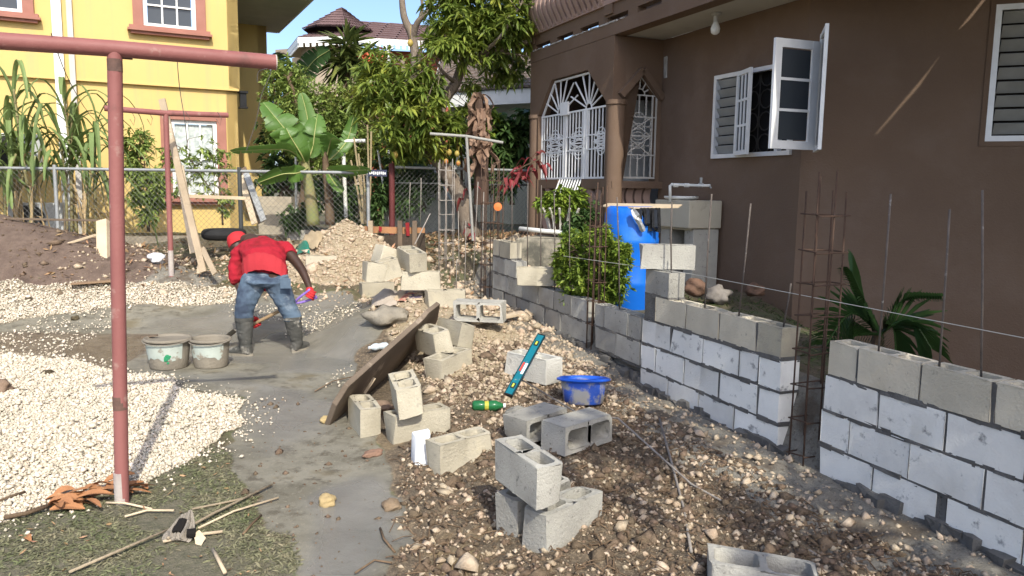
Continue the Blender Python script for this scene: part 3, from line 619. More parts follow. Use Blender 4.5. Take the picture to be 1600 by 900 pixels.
# ---- balcony slab, kerb with slots, balusters, posts
sE = SW-3.2
sb = MB(); sb.box(HB((S1+sE)/2, (SF+6.4)/2+.10, (ZS+ZL)/2), (6.4-SF-.2, S1-sE-.02, ZL-ZS-.01), A)
sb.box(HB((S0+S1)/2, SF+1.2, (ZS+ZL)/2+.02), (2.0, S0-S1-.1, ZL-ZS-.05), A)
sb.build('balcony_soffit', SOF, house)
bm_ = MB(); bm_.box(HB((S0+sE)/2, SF+.095, (ZS+ZL)/2+.003), (.2, S0-sE+.03, ZL-ZS), A); bm_.build('balcony_beam', BRN, house)
kz0, kz1 = ZL, ZL+.17; kb = MB(); slots = []
L = S0-sE; xs_ = [0.0]; sol = []
x = .14
while x < L-.9:
    xs_ += [x, x+.55]; x += .78
xs_.append(L)
grid_solid(kb, xs_, [kz0-.02, kz0+.09, kz1+.10], lambda i, j: not (j == 0 and i % 2 == 1), lambda x, y, t: tuple(HB(S0-x, SF+t, y)), .015, .15)
kb.build('balcony_kerb', BRN, house)
chp = MB()
for k in range(60):
    s = S0-random.uniform(.1, 3.0); chp.box(HB(s, SF+.0, ZL+.004), (.03, random.uniform(.02, .10), random.uniform(.008, .022)), A, .006)
chp.build('chipped_edge', PLS, house)
zr1 = kz1+.10; s = S0-.16; posts = [HBs(951, 20, SF)[0], HBs(951, 20, SF)[0]-1.42, HBs(951, 20, SF)[0]-2.84]
k = 0
while s > sE+.3:
    if all(abs(s-p) > .17 for p in posts): baluster(s, SF+.02, zr1, zr1+.86, .10, .13)
    s -= .158
MB().box(HB((S0+sE)/2, SF+.05, zr1+.02), (.14, L, .07), A).build('baluster_base_rail', MAU, house)
ps = MB()
for s in [S0-.02]+posts: ps.box(HB(s, SF+.07, zr1+.45), (.17, .22, 1.2), A)
ps.build('balcony_post', BRN, house)
MB().box(HB((S0+sE)/2, SF+.05, zr1+.93), (.26, L+.05, .14), A).build('handrail', BRN, house)
# unseen slab added to shade the splayed wall, slit for sun streaks; roof
up = MB(); q0 = C1+N1*0.05; up.prism([(p.x, p.y, 4.55) for p in (C1-D1*.1, C1+N1*.6-D1*.1, Vector((3.85, 3.6, 0)), C1+D1*2.27+N1*5.2, C1+D1*2.27+N1*1.95, C1+D1*2.305+N1*1.9, C1+D1*2.318+N1*1.35, C1+D1*2.285+N1*1.05, C1+D1*2.27+N1*.6, C1+D1*2.27)], (0, 0, .02)); up.build('added_shade_slab', SOF, house)
up = MB(); up.prism([(p.x, p.y, 4.55) for p in (C1+D1*2.274, C1+D1*2.275+N1*.58, C1+D1*2.32+N1*.75, C1+D1*2.328+N1*.95, C1+D1*2.289+N1*1.08, C1+D1*2.368+N1*1.5, C1+D1*2.335+N1*1.9, C1+D1*2.274+N1*1.96, C1+D1*2.274+N1*5.2, Vector((7.2, 1.8, 0)), C2+N2*1.8+D2*7, C2+D2*7, C2)], (0, 0, .02)); up.build('added_shade_slab', SOF, house)
rf = MB(); rf.prism([(p.x, p.y, 7.2) for p in (HB(S0+.5, 5.2, 0), HB(S0+.5, 14, 0), C2-N2*6+D2*9, C2+N2*.8+D2*9, C2+N1*.8, C1+N1*.8+UB*-.3, HB(SW, 5.2, 0))], (0, 0, .3)); rf.build('roof', mat('roof_grey', (.2, .14, .12)), house)
# bulb under the soffit
pb = HB(HBs(1118, 40, 6.0)[0], 6.0, ZS); bl = thing('ceiling_bulb', 'round white bulb in a small holder under the balcony soffit', 'light bulb', (pb.x, pb.y, ZS))
autosmooth(MB().lathe([(.001, 0), (.06, -.0), (.06, -.025), (.028, -.03), (.028, -.10), (.001, -.10)], pb, 14).build('lamp_holder', mat('grey_plastic', (.45, .44, .41), rough=.5), bl))
MB().lathe([(.001, -.09), (.025, -.10), (.045, -.14), (.058, -.18), (.05, -.225), (.025, -.245), (.001, -.25)], pb, 14).build('bulb', mat('bulb_glass', (.72, .70, .64), (.68, .66, .6), rough=.25, bump=0), bl, smooth=True)
# bare plaster patch beside the porch
p_ = onplane(1040, 105, NB, 6.398); MB().box((p_.x, p_.y, p_.z), (.012, .09, .30), A, .01).build('plaster_patch', PLS, house)
# ---- W2 window: louvre panel, dark opening with scroll bars, leaves open
def louvre(parent, P0, d, n, w, z0, z1, pitch=.11, m_=LOU, tilt=.55):
    k = int((z1-z0)/pitch); ang = math.atan2(d.y, d.x); R_ = Matrix.Rotation(ang, 3, 'Z') @ Matrix.Rotation(tilt, 3, 'X')
    me = None
    for i in range(k):
        c = P0+d*(w/2)+Vector((0, 0, z0+(i+.5)*(z1-z0)/k))
        if me is None:
            m1 = MB(); m1.box((0, 0, 0), (w-.01, .014, pitch*1.0), None); me = m1.mesh('louvre_blade', m_)
        link('louvre_blade', me, parent, M=Matrix.Translation(c-ORG[house.name]) @ R_.to_4x4())
def frame(mb, P0, d, n, w, z0, z1, t=.05, dep=.07, mull=(), rails=(), tm=.03):
    P0 = Vector((P0.x, P0.y, 0)); n = Vector(n)
    Z = lambda a: Vector((0, 0, a)); c = n*0
    for (a, b) in (((0), (t)), ((w-t), (w))): mb.prism([P0+d*a+Z(z0), P0+d*b+Z(z0), P0+d*b+Z(z1), P0+d*a+Z(z1)], n*dep)
    for (a, b) in ((z0, z0+t), (z1-t, z1)): mb.prism([P0+d*t+Z(a), P0+d*(w-t)+Z(a), P0+d*(w-t)+Z(b), P0+d*t+Z(b)], n*(dep-.003))
    for x in mull: mb.prism([P0+d*(x-tm/2)+Z(z0+t), P0+d*(x+tm/2)+Z(z0+t), P0+d*(x+tm/2)+Z(z1-t), P0+d*(x-tm/2)+Z(z1-t)], n*(dep-.006))
    for z in rails: mb.prism([P0+d*t+Z(z-tm/2), P0+d*(w-t)+Z(z-tm/2), P0+d*(w-t)+Z(z+tm/2), P0+d*t+Z(z+tm/2)], n*(dep-.009))
    return mb
win = MB(); W0 = HB(sw0, 6.4, 0); Ww = sw0-SW-.14; dW = -UB; nW = -NB; sM = (HBs(1156, 180, 6.4)[0]); wl = sw0-sM; sN = HBs(1180, 180, 6.4)[0]
frame(win, W0-nW*.03, dW, nW, Ww, zw0, zw1, .05, .07, mull=(wl, sw0-HBs(1217, 200, 6.4)[0]), tm=.05)
window = win.build('window', ALU, house)
MB().prism([W0-nW*.12+Vector((0, 0, zw0)), W0-nW*.12+dW*Ww+Vector((0, 0, zw0)), W0-nW*.12+dW*Ww+Vector((0, 0, zw1)), W0-nW*.12+Vector((0, 0, zw1))], -nW*.05).build('dark_room_panel', DRK, house)  # near-black panel paints the unlit room behind the window
louvre(window, W0+dW*.05-nW*.01, dW, nW, wl-.07, zw0+.05, zw1-.05, .105)
bg_ = MB(); EW = lambda x, z: W0+dW*x-nW*.085+Vector((0, 0, z))
for k in range(4):
    for cx in (wl+.12, wl+.36): ring(bg_, EW, (cx, zw0+.16+k*.26), .11, 0, 6.28, 12, .009)
for cx in (wl+.24, wl+.48): bg_.bar(EW(cx, zw0), EW(cx, zw1), .012, .012)
bg_.build('scroll_bars', mat('dark_grille', (.07, .065, .06), rough=.6), window)
def leaf(P0, d, n, w, z0, z1, cols, rows, label, t=.075):
    m1 = MB(); tm = .028
    frame(m1, P0, d, n, w, z0, z1, t, .035, mull=[t+(w-2*t)*i/cols for i in range(1, cols)], rails=[z0+t+(z1-z0-2*t)*i/rows for i in range(1, rows)], tm=tm)
    o = m1.build('casement_leaf', WPT, house, label=label)
    for i in range(cols):
        for j in range(rows):
            a = t+(w-2*t)*i/cols+tm*.4; b = t+(w-2*t)*(i+1)/cols-tm*.4; za, zb = z0+t+(z1-z0-2*t)*j/rows+tm*.4, z0+t+(z1-z0-2*t)*(j+1)/rows-tm*.4
            MB().prism([P0+d*a+n*.012+Vector((0, 0, za)), P0+d*b+n*.012+Vector((0, 0, za)), P0+d*b+n*.012+Vector((0, 0, zb)), P0+d*a+n*.012+Vector((0, 0, zb))], n*.006).build('pane', GLS, o)
    return o
# narrow leaf beside the louvres, opened outwards
lp = W0+dW*(wl+.02)+nW*.05
for q_ in np.linspace(lp.y, lp.y-.8, 400):
    e_ = at(1173, 180, q_); e_.z = 0; dl = Vector((e_.x-lp.x, e_.y-lp.y, 0))
    if dl.length > .42: break
dl.normalize()
leaf(lp, dl, Vector((dl.y, -dl.x, 0)), .42, zw0+.02, zw1-.02, 3, 3, 'narrow nine pane leaf opened outwards', .05)
# big leaf facing the viewer
pa_ = at(1200, 232, 8.05); pb_ = at(1268, 232, 8.25); pa_.z = pb_.z = 0; dbl = (pb_-pa_); wb = dbl.length; dbl.normalize(); nbl = Vector((dbl.y, -dbl.x, 0))
zb0 = at(1201, 232, 8.05).z; zb1 = at(1207, 59, 8.05).z
leaf(pa_, dbl, nbl, wb, zb0, zb1, 1, 3, 'tall three pane leaf swung open towards the yard', .085)
# edge-on leaf hinged at the corner
pc_ = at(1276, 232, 8.3); pc_.z = 0; pd_ = at(1283.5, 232, 7.75); pd_.z = 0; de = (pd_-pc_); we = de.length; de.normalize()
leaf(pc_, de, Vector((de.y, -de.x, 0)), we, at(1276, 238, 8.3).z, at(1283, 36, 7.75).z, 1, 1, 'leaf seen edge on at the wall corner', .05)
# ---- W1 louvre window
win2 = MB(); Wq = C1+D1*tw0; frame(win2, Wq+D1*.0-N1*.05, D1, N1, 1.5, zlw, zlw+1.35, .055, .065, mull=(.75,), tm=.04)
window2 = win2.build('window', ALU, house); tr_ = MB(); frame(tr_, Wq-D1*.05-N1*.0+N1*.002, D1, N1, 1.6, zlw-.05, zlw+1.40, .05, .012); tr_.build('reveal_trim', BRN, window2)
louvre(window2, Wq+D1*.07-N1*.05, D1, N1, .67, zlw+.06, zlw+1.30, .125, tilt=.62); louvre(window2, Wq+D1*.78-N1*.05, D1, N1, .66, zlw+.06, zlw+1.30, .125, tilt=.45)
MB().prism([Wq-N1*.14+Vector((0, 0, zlw)), Wq-N1*.14+D1*1.5+Vector((0, 0, zlw)), Wq-N1*.14+D1*1.5+Vector((0, 0, zlw+1.35)), Wq-N1*.14+Vector((0, 0, zlw+1.35))], -N1*.04).build('dark_room_panel', DRK, house)  # dark panel again, the room's shade put in as colour

# ================================================================== YELLOW HOUSE
YEL = mat('yellow_paint', (.62, .45, .175), (.59, .43, .162), scale=.7, rough=.85, bump=.12, bscale=70, c3=(.56, .41, .16), c3scale=1.6, c3pos=(.55, .8), c4=(.54, .40, .175), c4scale=5, c4pos=(.66, .85), streak=(.53, .395, .18))
TRM = mat('terracotta_trim', (.36, .165, .125), (.31, .14, .105), scale=4, rough=.8, bump=.15, bscale=70)
WCL = mat('white_paint', (.80, .80, .77), (.72, .72, .69), scale=5, rough=.6, bump=.05)
yh = thing('yellow_house', 'two storey yellow house with terracotta window surrounds behind the chain link fence', 'house', (CY.x, CY.y, .7))
def YP(t, z, o=0.0): return CY+UY*t+NY*o+Vector((0, 0, z))       # t negative = to the left of the corner
def yts(px, py):
    p = onplane(px, py, NY, CY.dot(NY)); return (p-CY).dot(UY), p.z
zsc = yts(379, 141)[1]; tl0, zl0 = yts(270, 300); tl1, zl1 = yts(338, 190); tu0, zu0 = yts(224, 42); tu1, _ = yts(306, 44); zu1 = zu0+1.45
tq1 = yts(36, 20)[0]; zq0 = yts(30, 22)[1]
yb = MB(); LL = 8.5
wall_holes(yb, YP(-LL, 0), UY, NY, LL, .0, zsc, .2, [(LL+tl0, LL+tl1, zl1-1.45, zl1)])
wall_holes(yb, YP(-LL, 0, .06), UY, NY, LL+.05, zsc+.0, 7.0, .2, [(LL+tu0, LL+tu1, zu0, zu1), (LL+tq1-1.1, LL+tq1, zq0, zq0+1.45)])
wall_holes(yb, YP(0.0, 0), -NY, UY, 4.0, .0, zsc, .2, []); wall_holes(yb, YP(0.05, 0, .06), -NY, UY, 4.0, zsc, 7.0, .2, [])
# set back wing at the right of the corner
wall_holes(yb, YP(0, 0, -2.6), UY, NY, yts(1, 1)[0]*0+1.02, .0, 6.0, .2, []); wall_holes(yb, YP(1.02, 0, -2.6), -NY, UY, 5.0, 0, 6.0, .2, [])
yb.build('wall', YEL, yh)
bnd = MB(); bnd.prism([YP(-LL, zsc-.03, 0), YP(.03, zsc-.03, 0), YP(.03, zsc+.0, 0), YP(-LL, zsc+.0, 0)], NY*.075); bnd.build('string_course', YEL, yh)
def ywin(t0, t1, z0, z1, o, cols, rows, sill=True, curtain=False):
    w = t1-t0; P0 = YP(t0, 0, o-.05); m1 = MB(); tt = .07
    frame(m1, P0, UY, NY, w, z0, z1, tt, .06, mull=[tt+(w-2*tt)*i/cols for i in range(1, cols)], rails=[z0+tt+(z1-z0-2*tt)*j/rows for j in range(1, rows)], tm=.03)
    o_ = m1.build('window', WCL, yh)
    for i in range(cols):
        for j in range(rows):
            a = t0+tt+(w-2*tt)*i/cols+.01; b = t0+tt+(w-2*tt)*(i+1)/cols-.01; za = z0+tt+(z1-z0-2*tt)*j/rows+.01; zb = z0+tt+(z1-z0-2*tt)*(j+1)/rows-.01
            MB().prism([YP(a, za, o-.06), YP(b, za, o-.06), YP(b, zb, o-.06), YP(a, zb, o-.06)], NY*.01).build('pane', mat('lace_pane', (.55, .58, .55), (.30, .34, .33), scale=14, rough=.25, bump=0) if curtain else GLS, o_)
    tr = MB(); w2 = .17
    tr.prism([YP(t0-w2, z0, o), YP(t0, z0, o), YP(t0, z1+w2, o), YP(t0-w2, z1+w2, o)], NY*.07); tr.prism([YP(t1, z0, o), YP(t1+w2, z0, o), YP(t1+w2, z1+w2, o), YP(t1, z1+w2, o)], NY*.07); tr.prism([YP(t0, z1, o), YP(t1, z1, o), YP(t1, z1+w2, o), YP(t0, z1+w2, o)], NY*.066)
    tr.build('surround', TRM, o_)
    sm = MB()
    for a, b, e, p in ((.24, -.06, 0, .12), (.27, -.10, -.06, .16), (.22, -.15, -.10, .11)): sm.prism([YP(t0-a, z0+b, o), YP(t1+a, z0+b, o), YP(t1+a, z0+e, o), YP(t0-a, z0+e, o)], NY*p)
    sm.build('sill', TRM, o_)
ywin(tl0, tl1, zl1-1.45, zl1, 0, 3, 2, curtain=True); ywin(tu0, tu1, zu0, zu1, .06, 3, 4); ywin(tq1-1.1, tq1, zq0, zq0+1.45, .06, 3, 4)
tp = yts(93, 100)[0]; dp = MB(); dp.box(YP(tp, 3.6, .10), (.15, .08, 6.6), Matrix.Rotation(math.atan2(UY.y, UY.x), 3, 'Z')); dp.build('downpipe', WCL, yh)
dp = MB(); dp.box(YP(tp+.2, 3.6, .10), (.09, .06, 6.6), Matrix.Rotation(math.atan2(UY.y, UY.x), 3, 'Z')); dp.build('downpipe', mat('grey_white_pipe', (.55, .52, .48), (.48, .45, .41), rough=.6), yh)
# eaves at the top right
RZ = Matrix.Rotation(math.atan2(UY.y, UY.x), 3, 'Z'); ev = MB(); pe = at(434, 51, 19.0)
zr_ = pe.z; te_ = (pe-CY).dot(UY); oe_ = (pe-CY).dot(NY); ev.prism([YP(.06, zr_, oe_+4.3), YP(te_, zr_, oe_+4.3), YP(te_, zr_, oe_), YP(.06, zr_, oe_)], (0, 0, .04)); ev.build('eave_soffit', mat('grey_soffit', (.42, .42, .40), (.36, .36, .345), rough=.8), yh)
fs_ = MB(); fs_.bar(YP(te_+.02, zr_+.10, oe_+4.3), YP(te_+.02, zr_+.10, oe_-.02), .03, .22); fs_.bar(YP(.06, zr_+.10, oe_-.03), YP(te_+.0, zr_+.10, oe_-.03), .03, .22); fs_.build('fascia', WCL, yh)
lt = MB(); pl_ = YP(.05, yts(379, 155)[1], -.16); lt.box(pl_+UY*.08, (.12, .12, .26), RZ); lt.box(pl_+UY*.08+Vector((0, 0, .15)), (.18, .18, .04), RZ); lt.box(pl_+UY*.08-Vector((0, 0, .15)), (.16, .16, .03), RZ); lt.build('wall_lantern', mat('black_metal', (.012, .012, .013), rough=.4), yh)
kk = MB(); kk.bar(YP(-LL, .62, 1.9), YP(.8, .62, 1.9), .25, .35); kk.build('garden_kerb', mat('stained_concrete', (.30, .26, .20), (.20, .165, .12), scale=4, rough=.95, bump=.5, bscale=40, c3=(.13, .10, .075), c3scale=4), None, label='low stained concrete kerb along the foot of the chain link fence', cat='kerb')
# air conditioning units
def acunit(px, py, Y, w, h, label, zrot=None):
    c = at(px, py, Y); t = thing('air_conditioner', label, 'air conditioner', c, 'air conditioner units by the yellow house'); R_ = RZ
    MB().box(c, (w, .32, h), R_).build('casing', mat('pale_grey_casing', (.50, .51, .51), (.44, .45, .45), rough=.5), t, bevel=.015)
    g_ = MB(); f_ = NY*.165
    for k in range(5):
        r = .05+k*.05*h/.6; g_.tube([c+f_+UY*(-w*.12+r*math.cos(a*math.pi/10))+Vector((0, 0, r*math.sin(a*math.pi/10))) for a in range(21)], .006, 4)
    g_.build('fan_guard', mat('dark_plastic', (.03, .03, .03), rough=.5), t)
    MB().lathe([(.001, .0), (h*.42, .0), (h*.42, .006), (.001, .006)], c+NY*.158-UY*w*.12, 18, A=Matrix.Rotation(math.pi/2, 3, 'X') if False else (Matrix.Rotation(math.atan2(NY.y, NY.x), 3, 'Z') @ Matrix.Rotation(math.pi/2, 3, 'Y'))).build('fan_opening', mat('dark_plastic', (.03, .03, .03)), t)
acunit(20, 238, 13.3, .85, .62, 'upper air conditioner unit on the yellow wall behind the sugar cane'); acunit(58, 342, 13.2, .8, .55, 'lower air conditioner unit standing on the ground behind the sugar cane')

# ================================================================== FAR HOUSES
RTL = mat('maroon_roof_tile', (.165, .105, .10), (.12, .075, .072), scale=6, rough=.8, bump=.3, bscale=30)
CRMW = mat('cream_wall', (.42, .34, .25), (.38, .305, .225), scale=1, rough=.85, bump=.1)
REDW = mat('brick_red_wall', (.28, .085, .05), (.24, .07, .042), scale=1, rough=.85, bump=.1)
fa = thing('tower_roof_house', 'cream mansion with maroon tiled roof and pointed turret far behind the trees', 'house', at(520, 200, 30)); 
Yf = 30.0
def tiled(mb, a, b, c, d, rows=9, step=.09):
    # stepped courses of roof tile between eave a-b and ridge d-c
    a, b, c, d = map(Vector, (a, b, c, d))
    nrm = (b-a).cross(d-a).normalized(); nrm = nrm if nrm.z > 0 else -nrm
    mb.add([p-nrm*.03 for p in (a, b, c, d)], [(0, 1, 2, 3)])
    for i in range(rows):
        t0, t1 = i/rows, (i+1)/rows; p, q, r, s = a.lerp(d, t0), b.lerp(c, t0), b.lerp(c, t1), a.lerp(d, t1)
        k = 9; 
        for j in range(k):
            u0, u1 = j/k, (j+.86)/k
            mb.add([p.lerp(q, u0)+nrm*step, p.lerp(q, u1)+nrm*step*.75, s.lerp(r, u1)+nrm*.01, s.lerp(r, u0)+nrm*.02], [(0, 1, 2, 3)]); mb.add([p.lerp(q, u0), p.lerp(q, u1), p.lerp(q, u1)+nrm*step*.75, p.lerp(q, u0)+nrm*step], [(0, 1, 2, 3)])
            mb.add([p.lerp(q, u1)+nrm*step*.75, p.lerp(q, (j+1)/k)+nrm*.02, s.lerp(r, (j+1)/k)+nrm*.0, s.lerp(r, u1)+nrm*.01], [(0, 1, 2, 3)])
tw = MB(); ap = at(534, 12, Yf); er = 1.35; ez = at(500, 50, Yf).z; cx = ap.x-.1; cy = Yf
R8 = [Vector((cx+er*math.cos(.39+i*math.pi/4), cy+er*math.sin(.39+i*math.pi/4), ez)) for i in range(8)]
for i in range(8): tiled(tw, R8[i], R8[(i+1) % 8], ap, ap, 7, .05)
tw.build('turret_roof', RTL, fa)
e4 = at(449, 74, Yf+1.7); e0 = at(466, 52, Yf-1.2); e5 = at(527, 57, Yf-1.5); e1 = at(800, 44, Yf-.2); e1.z = e5.z; e0.z = e5.z; e4.z = e5.z; e2 = at(790, 18, Yf+4); e3 = at(556, 33, Yf+2.6); e2.z = e3.z; tp0 = Vector((cx-.9, Yf+.2, ez+.05)); tp1 = Vector((cx+.7, Yf-.3, ez+.1))
mr = MB(); tiled(mr, e5, e1, e2, e3, 8, .07); tiled(mr, e0, e5, tp1, tp0, 4, .05); tiled(mr, e4, e0, tp0, tp0+Vector((.2, 2, .3)), 5, .05); mr.build('main_roof', RTL, fa)
fs = MB()
for a, b in ((e0, e5), (e5, e1), (e4, e0)):
    fs.bar(a-Vector((0, 0, .10)), b-Vector((0, 0, .10)), .05, .20); n = int((b-a).length/.22)
    for i in range(n): fs.bar(a.lerp(b, (i+.1)/n)-Vector((0, 0, .26)), a.lerp(b, (i+.7)/n)-Vector((0, 0, .26)), .04, .14)
fs.build('scalloped_fascia', WCL, fa)
sf_ = MB(); sf_.add([e4-Vector((0, 0, .2)), e0-Vector((0, 0, .2)), e5-Vector((0, 0, .2)), e5+Vector((.3, 2, -.2)), e4+Vector((1.5, 1, -.2))], [(0, 1, 2, 3, 4)]); sf_.build('eave_soffit', CRMW, fa)
wl_ = MB(); a = at(468, 130, Yf+.2); b = at(528, 130, Yf-.5); b1 = at(575, 130, Yf-.5); wl_.prism([(a.x+.1, a.y, 0), (a.x+.55, a.y-.9, 0), (b.x, b.y-.4, 0), (b1.x, b1.y, 0), (b1.x, b1.y+6, 0), (a.x+.1, a.y+6, 0)], (0, 0, e5.z-.22)); wl_.build('wall', CRMW, fa)
b = b1; b2 = at(800, 130, Yf+.6); w2_ = MB(); w2_.prism([(b.x+.01, b.y+.1, 0), (b2.x, b2.y, 0), (b2.x, b2.y+6, 0), (b.x+.01, b.y+6, 0)], (0, 0, e5.z-.25)); w2_.build('red_wall', REDW, fa)
dp_ = MB(); p = at(607, 75, Yf-1.0); dp_.tube([(p.x, p.y, 0), (p.x, p.y, e5.z-.2)], .07, 8); dp_.build('downpipe', WCL, fa)
lo_ = MB(); p = at(455, 92, Yf+1.5); q = at(436, 84, Yf+2); l0 = at(440, 84, Yf+4); l1 = at(470, 82, Yf+3); lo_.bar(l0, l1, .6, .25); lo_.prism([(l0.x+.3, l0.y+.5, 0), (l1.x, l1.y+.5, 0), (l1.x, l1.y+3, 0), (l0.x+.3, l0.y+3, 0)], (0, 0, l0.z-.1)); lo_.build('side_wing', CRMW, fa)
# bungalow with shingle roof behind the mango tree
SHG = mat('weathered_shingle', (.165, .125, .10), (.10, .08, .068), scale=3, rough=.95, bump=.4, bscale=30, c3=(.24, .19, .15), c3scale=10)
PGR = mat('pale_green_wall', (.55, .56, .47), (.48, .49, .41), scale=1.2, rough=.9, bump=.15, c3=(.40, .41, .34), c3scale=2.2, c3pos=(.55, .8))
bu = thing('shingle_bungalow', 'pale green bungalow with brown shingle roof and white fascia behind the mango tree', 'house', at(760, 200, 18))
e0 = at(676, 144, 18.5); e1 = at(905, 165, 16.6); e1.z = e0.z; r0 = at(690, 84, 22.5); r1 = at(905, 84, 22.0); r1.z = r0.z
rows = 13; cols = 26; bld = [[], []]
for i in range(rows):
    for j in range(cols):
        u0 = (j+(i % 2)*.5)/cols; u1 = u0+.93/cols
        if u1 > 1.02: continue
        t0, t1 = i/rows-.02, (i+1)/rows+.02; P = [e0.lerp(e1, u0).lerp(r0.lerp(r1, u0), t0), e0.lerp(e1, u1).lerp(r0.lerp(r1, u1), t0), e0.lerp(e1, u1).lerp(r0.lerp(r1, u1), t1), e0.lerp(e1, u0).lerp(r0.lerp(r1, u0), t1)]
        up_ = Vector((0, 0, .04+random.uniform(0, .015))); m1 = MB(); m1.add([P[0]+up_, P[1]+up_, P[2]+up_*.2, P[3]+up_*.2, P[0], P[1], P[2]-up_*.3, P[3]-up_*.3], [(0, 1, 2, 3), (4, 5, 1, 0), (5, 6, 2, 1), (7, 4, 0, 3)])
        bld[0].append(m1)
rfb = None
base = MB(); base.add([e0-Vector((0, 0, .05)), e1-Vector((0, 0, .05)), r1-Vector((0, 0, .06)), r0-Vector((0, 0, .06))], [(0, 1, 2, 3)]); rfb = base.build('roof', SHG, bu)
for k, m1 in enumerate(bld[0][:290]): m1.build('shingle', SHG, rfb)
rest = MB()
for m1 in bld[0][290:]: rest.add(m1.v, m1.f)
if rest.v: rest.build('shingles', SHG, rfb)['kind'] = 'stuff'
fb = MB(); fb.bar(e0-Vector((0, 0, .2)), e1-Vector((0, 0, .2)), .04, .32); gq = e0+(r0-e0)*.02; fb.bar(e0-Vector((0, 0, .2)), r0-Vector((0, 0, .2)), .04, .32); fb.build('fascia', WCL, bu)
wv = MB(); a = at(700, 300, 19.0); b = at(905, 300, 17.3); wv.prism([(a.x, a.y, 0), (b.x, b.y, 0), (b.x+.5, b.y+5, 0), (a.x+.5, a.y+5, 0)], (0, 0, e0.z-.1)); wv.build('wall', PGR, bu)
# the far end of the bungalow plot: a white boundary wall with a sloping shadowed top
bw = MB(); a = at(600, 300, 15.2); b = at(716, 300, 15.6); c = at(716, 360, 15.6)
za = at(628, 255, 15.2).z; bw.prism([(a.x, a.y, .5), (b.x, b.y, .5), (b.x, b.y, 1.15), (at(672, 300, 15.4).x, 15.4, za), (a.x, a.y, za)], (.03, .16, 0)); bw.build('boundary_wall', mat('dull_white_wall', (.55, .55, .50), (.44, .44, .39), scale=2, rough=.9, bump=.3, bscale=30, c3=(.28, .28, .23), c3scale=2.2, c3pos=(.52, .7)), None, label='dull white garden wall with sloping top behind the red fence post', cat='wall')
# concrete steps at the side of the yellow house
st = thing('concrete_steps', 'weathered concrete steps behind the fence at the side of the yellow house', 'steps', at(430, 350, 14.2))
for k in range(4):
    a = at(404, 350, 14.0+.3*k); b = at(468-k*4, 350, 14.0+.3*k); zt = .78+.17*(k+1); MB().prism([(a.x, a.y, .6), (b.x, b.y, .6), (b.x, b.y, zt), (a.x, a.y, zt)], (0, .32, 0)).build('step', mat('stair_concrete', (.40, .35, .27), (.30, .26, .20), scale=4, rough=.95, bump=.4, bscale=40), st)
# ================================================================== BLOCK WALLS, LOOSE BLOCKS, REBAR
TAN = mat('tan_block', (.66, .59, .455), (.55, .49, .375), scale=5, rough=.95, bump=.75, bscale=70, c3=(.26, .24, .20), c3scale=16, c3pos=(.62, .72), c4=(.62, .54, .41), var=.10, bdist=.012)
GRY = mat('grey_block', (.40, .385, .34), (.32, .305, .27), scale=5, rough=.95, bump=.8, bscale=75, c3=(.17, .165, .15), c3scale=22, c3pos=(.60, .70), c4=(.46, .43, .37), var=.16, bdist=.012)
WHT = mat('whitewashed_block', (.85, .825, .755), (.77, .75, .69), scale=4, rough=.9, bump=.55, bscale=80, c3=(.33, .32, .30), c3scale=11, c3pos=(.60, .70), c4=(.68, .655, .60), c4scale=2.6, c4pos=(.52, .72), var=.10, bdist=.01)
CRM = mat('cream_block', (.46, .415, .32), (.38, .34, .26), scale=5, rough=.95, bump=.7, bscale=70, c3=(.33, .30, .24), c3scale=15, c3pos=(.60, .70), c4=(.50, .44, .31), c4scale=3, var=.17, bdist=.012)
MOR = mat('mortar', (.105, .10, .093), (.165, .157, .145), scale=9, rough=.95, bump=.9, bscale=60, c3=(.08, .078, .07), c3scale=14, bdist=.015)
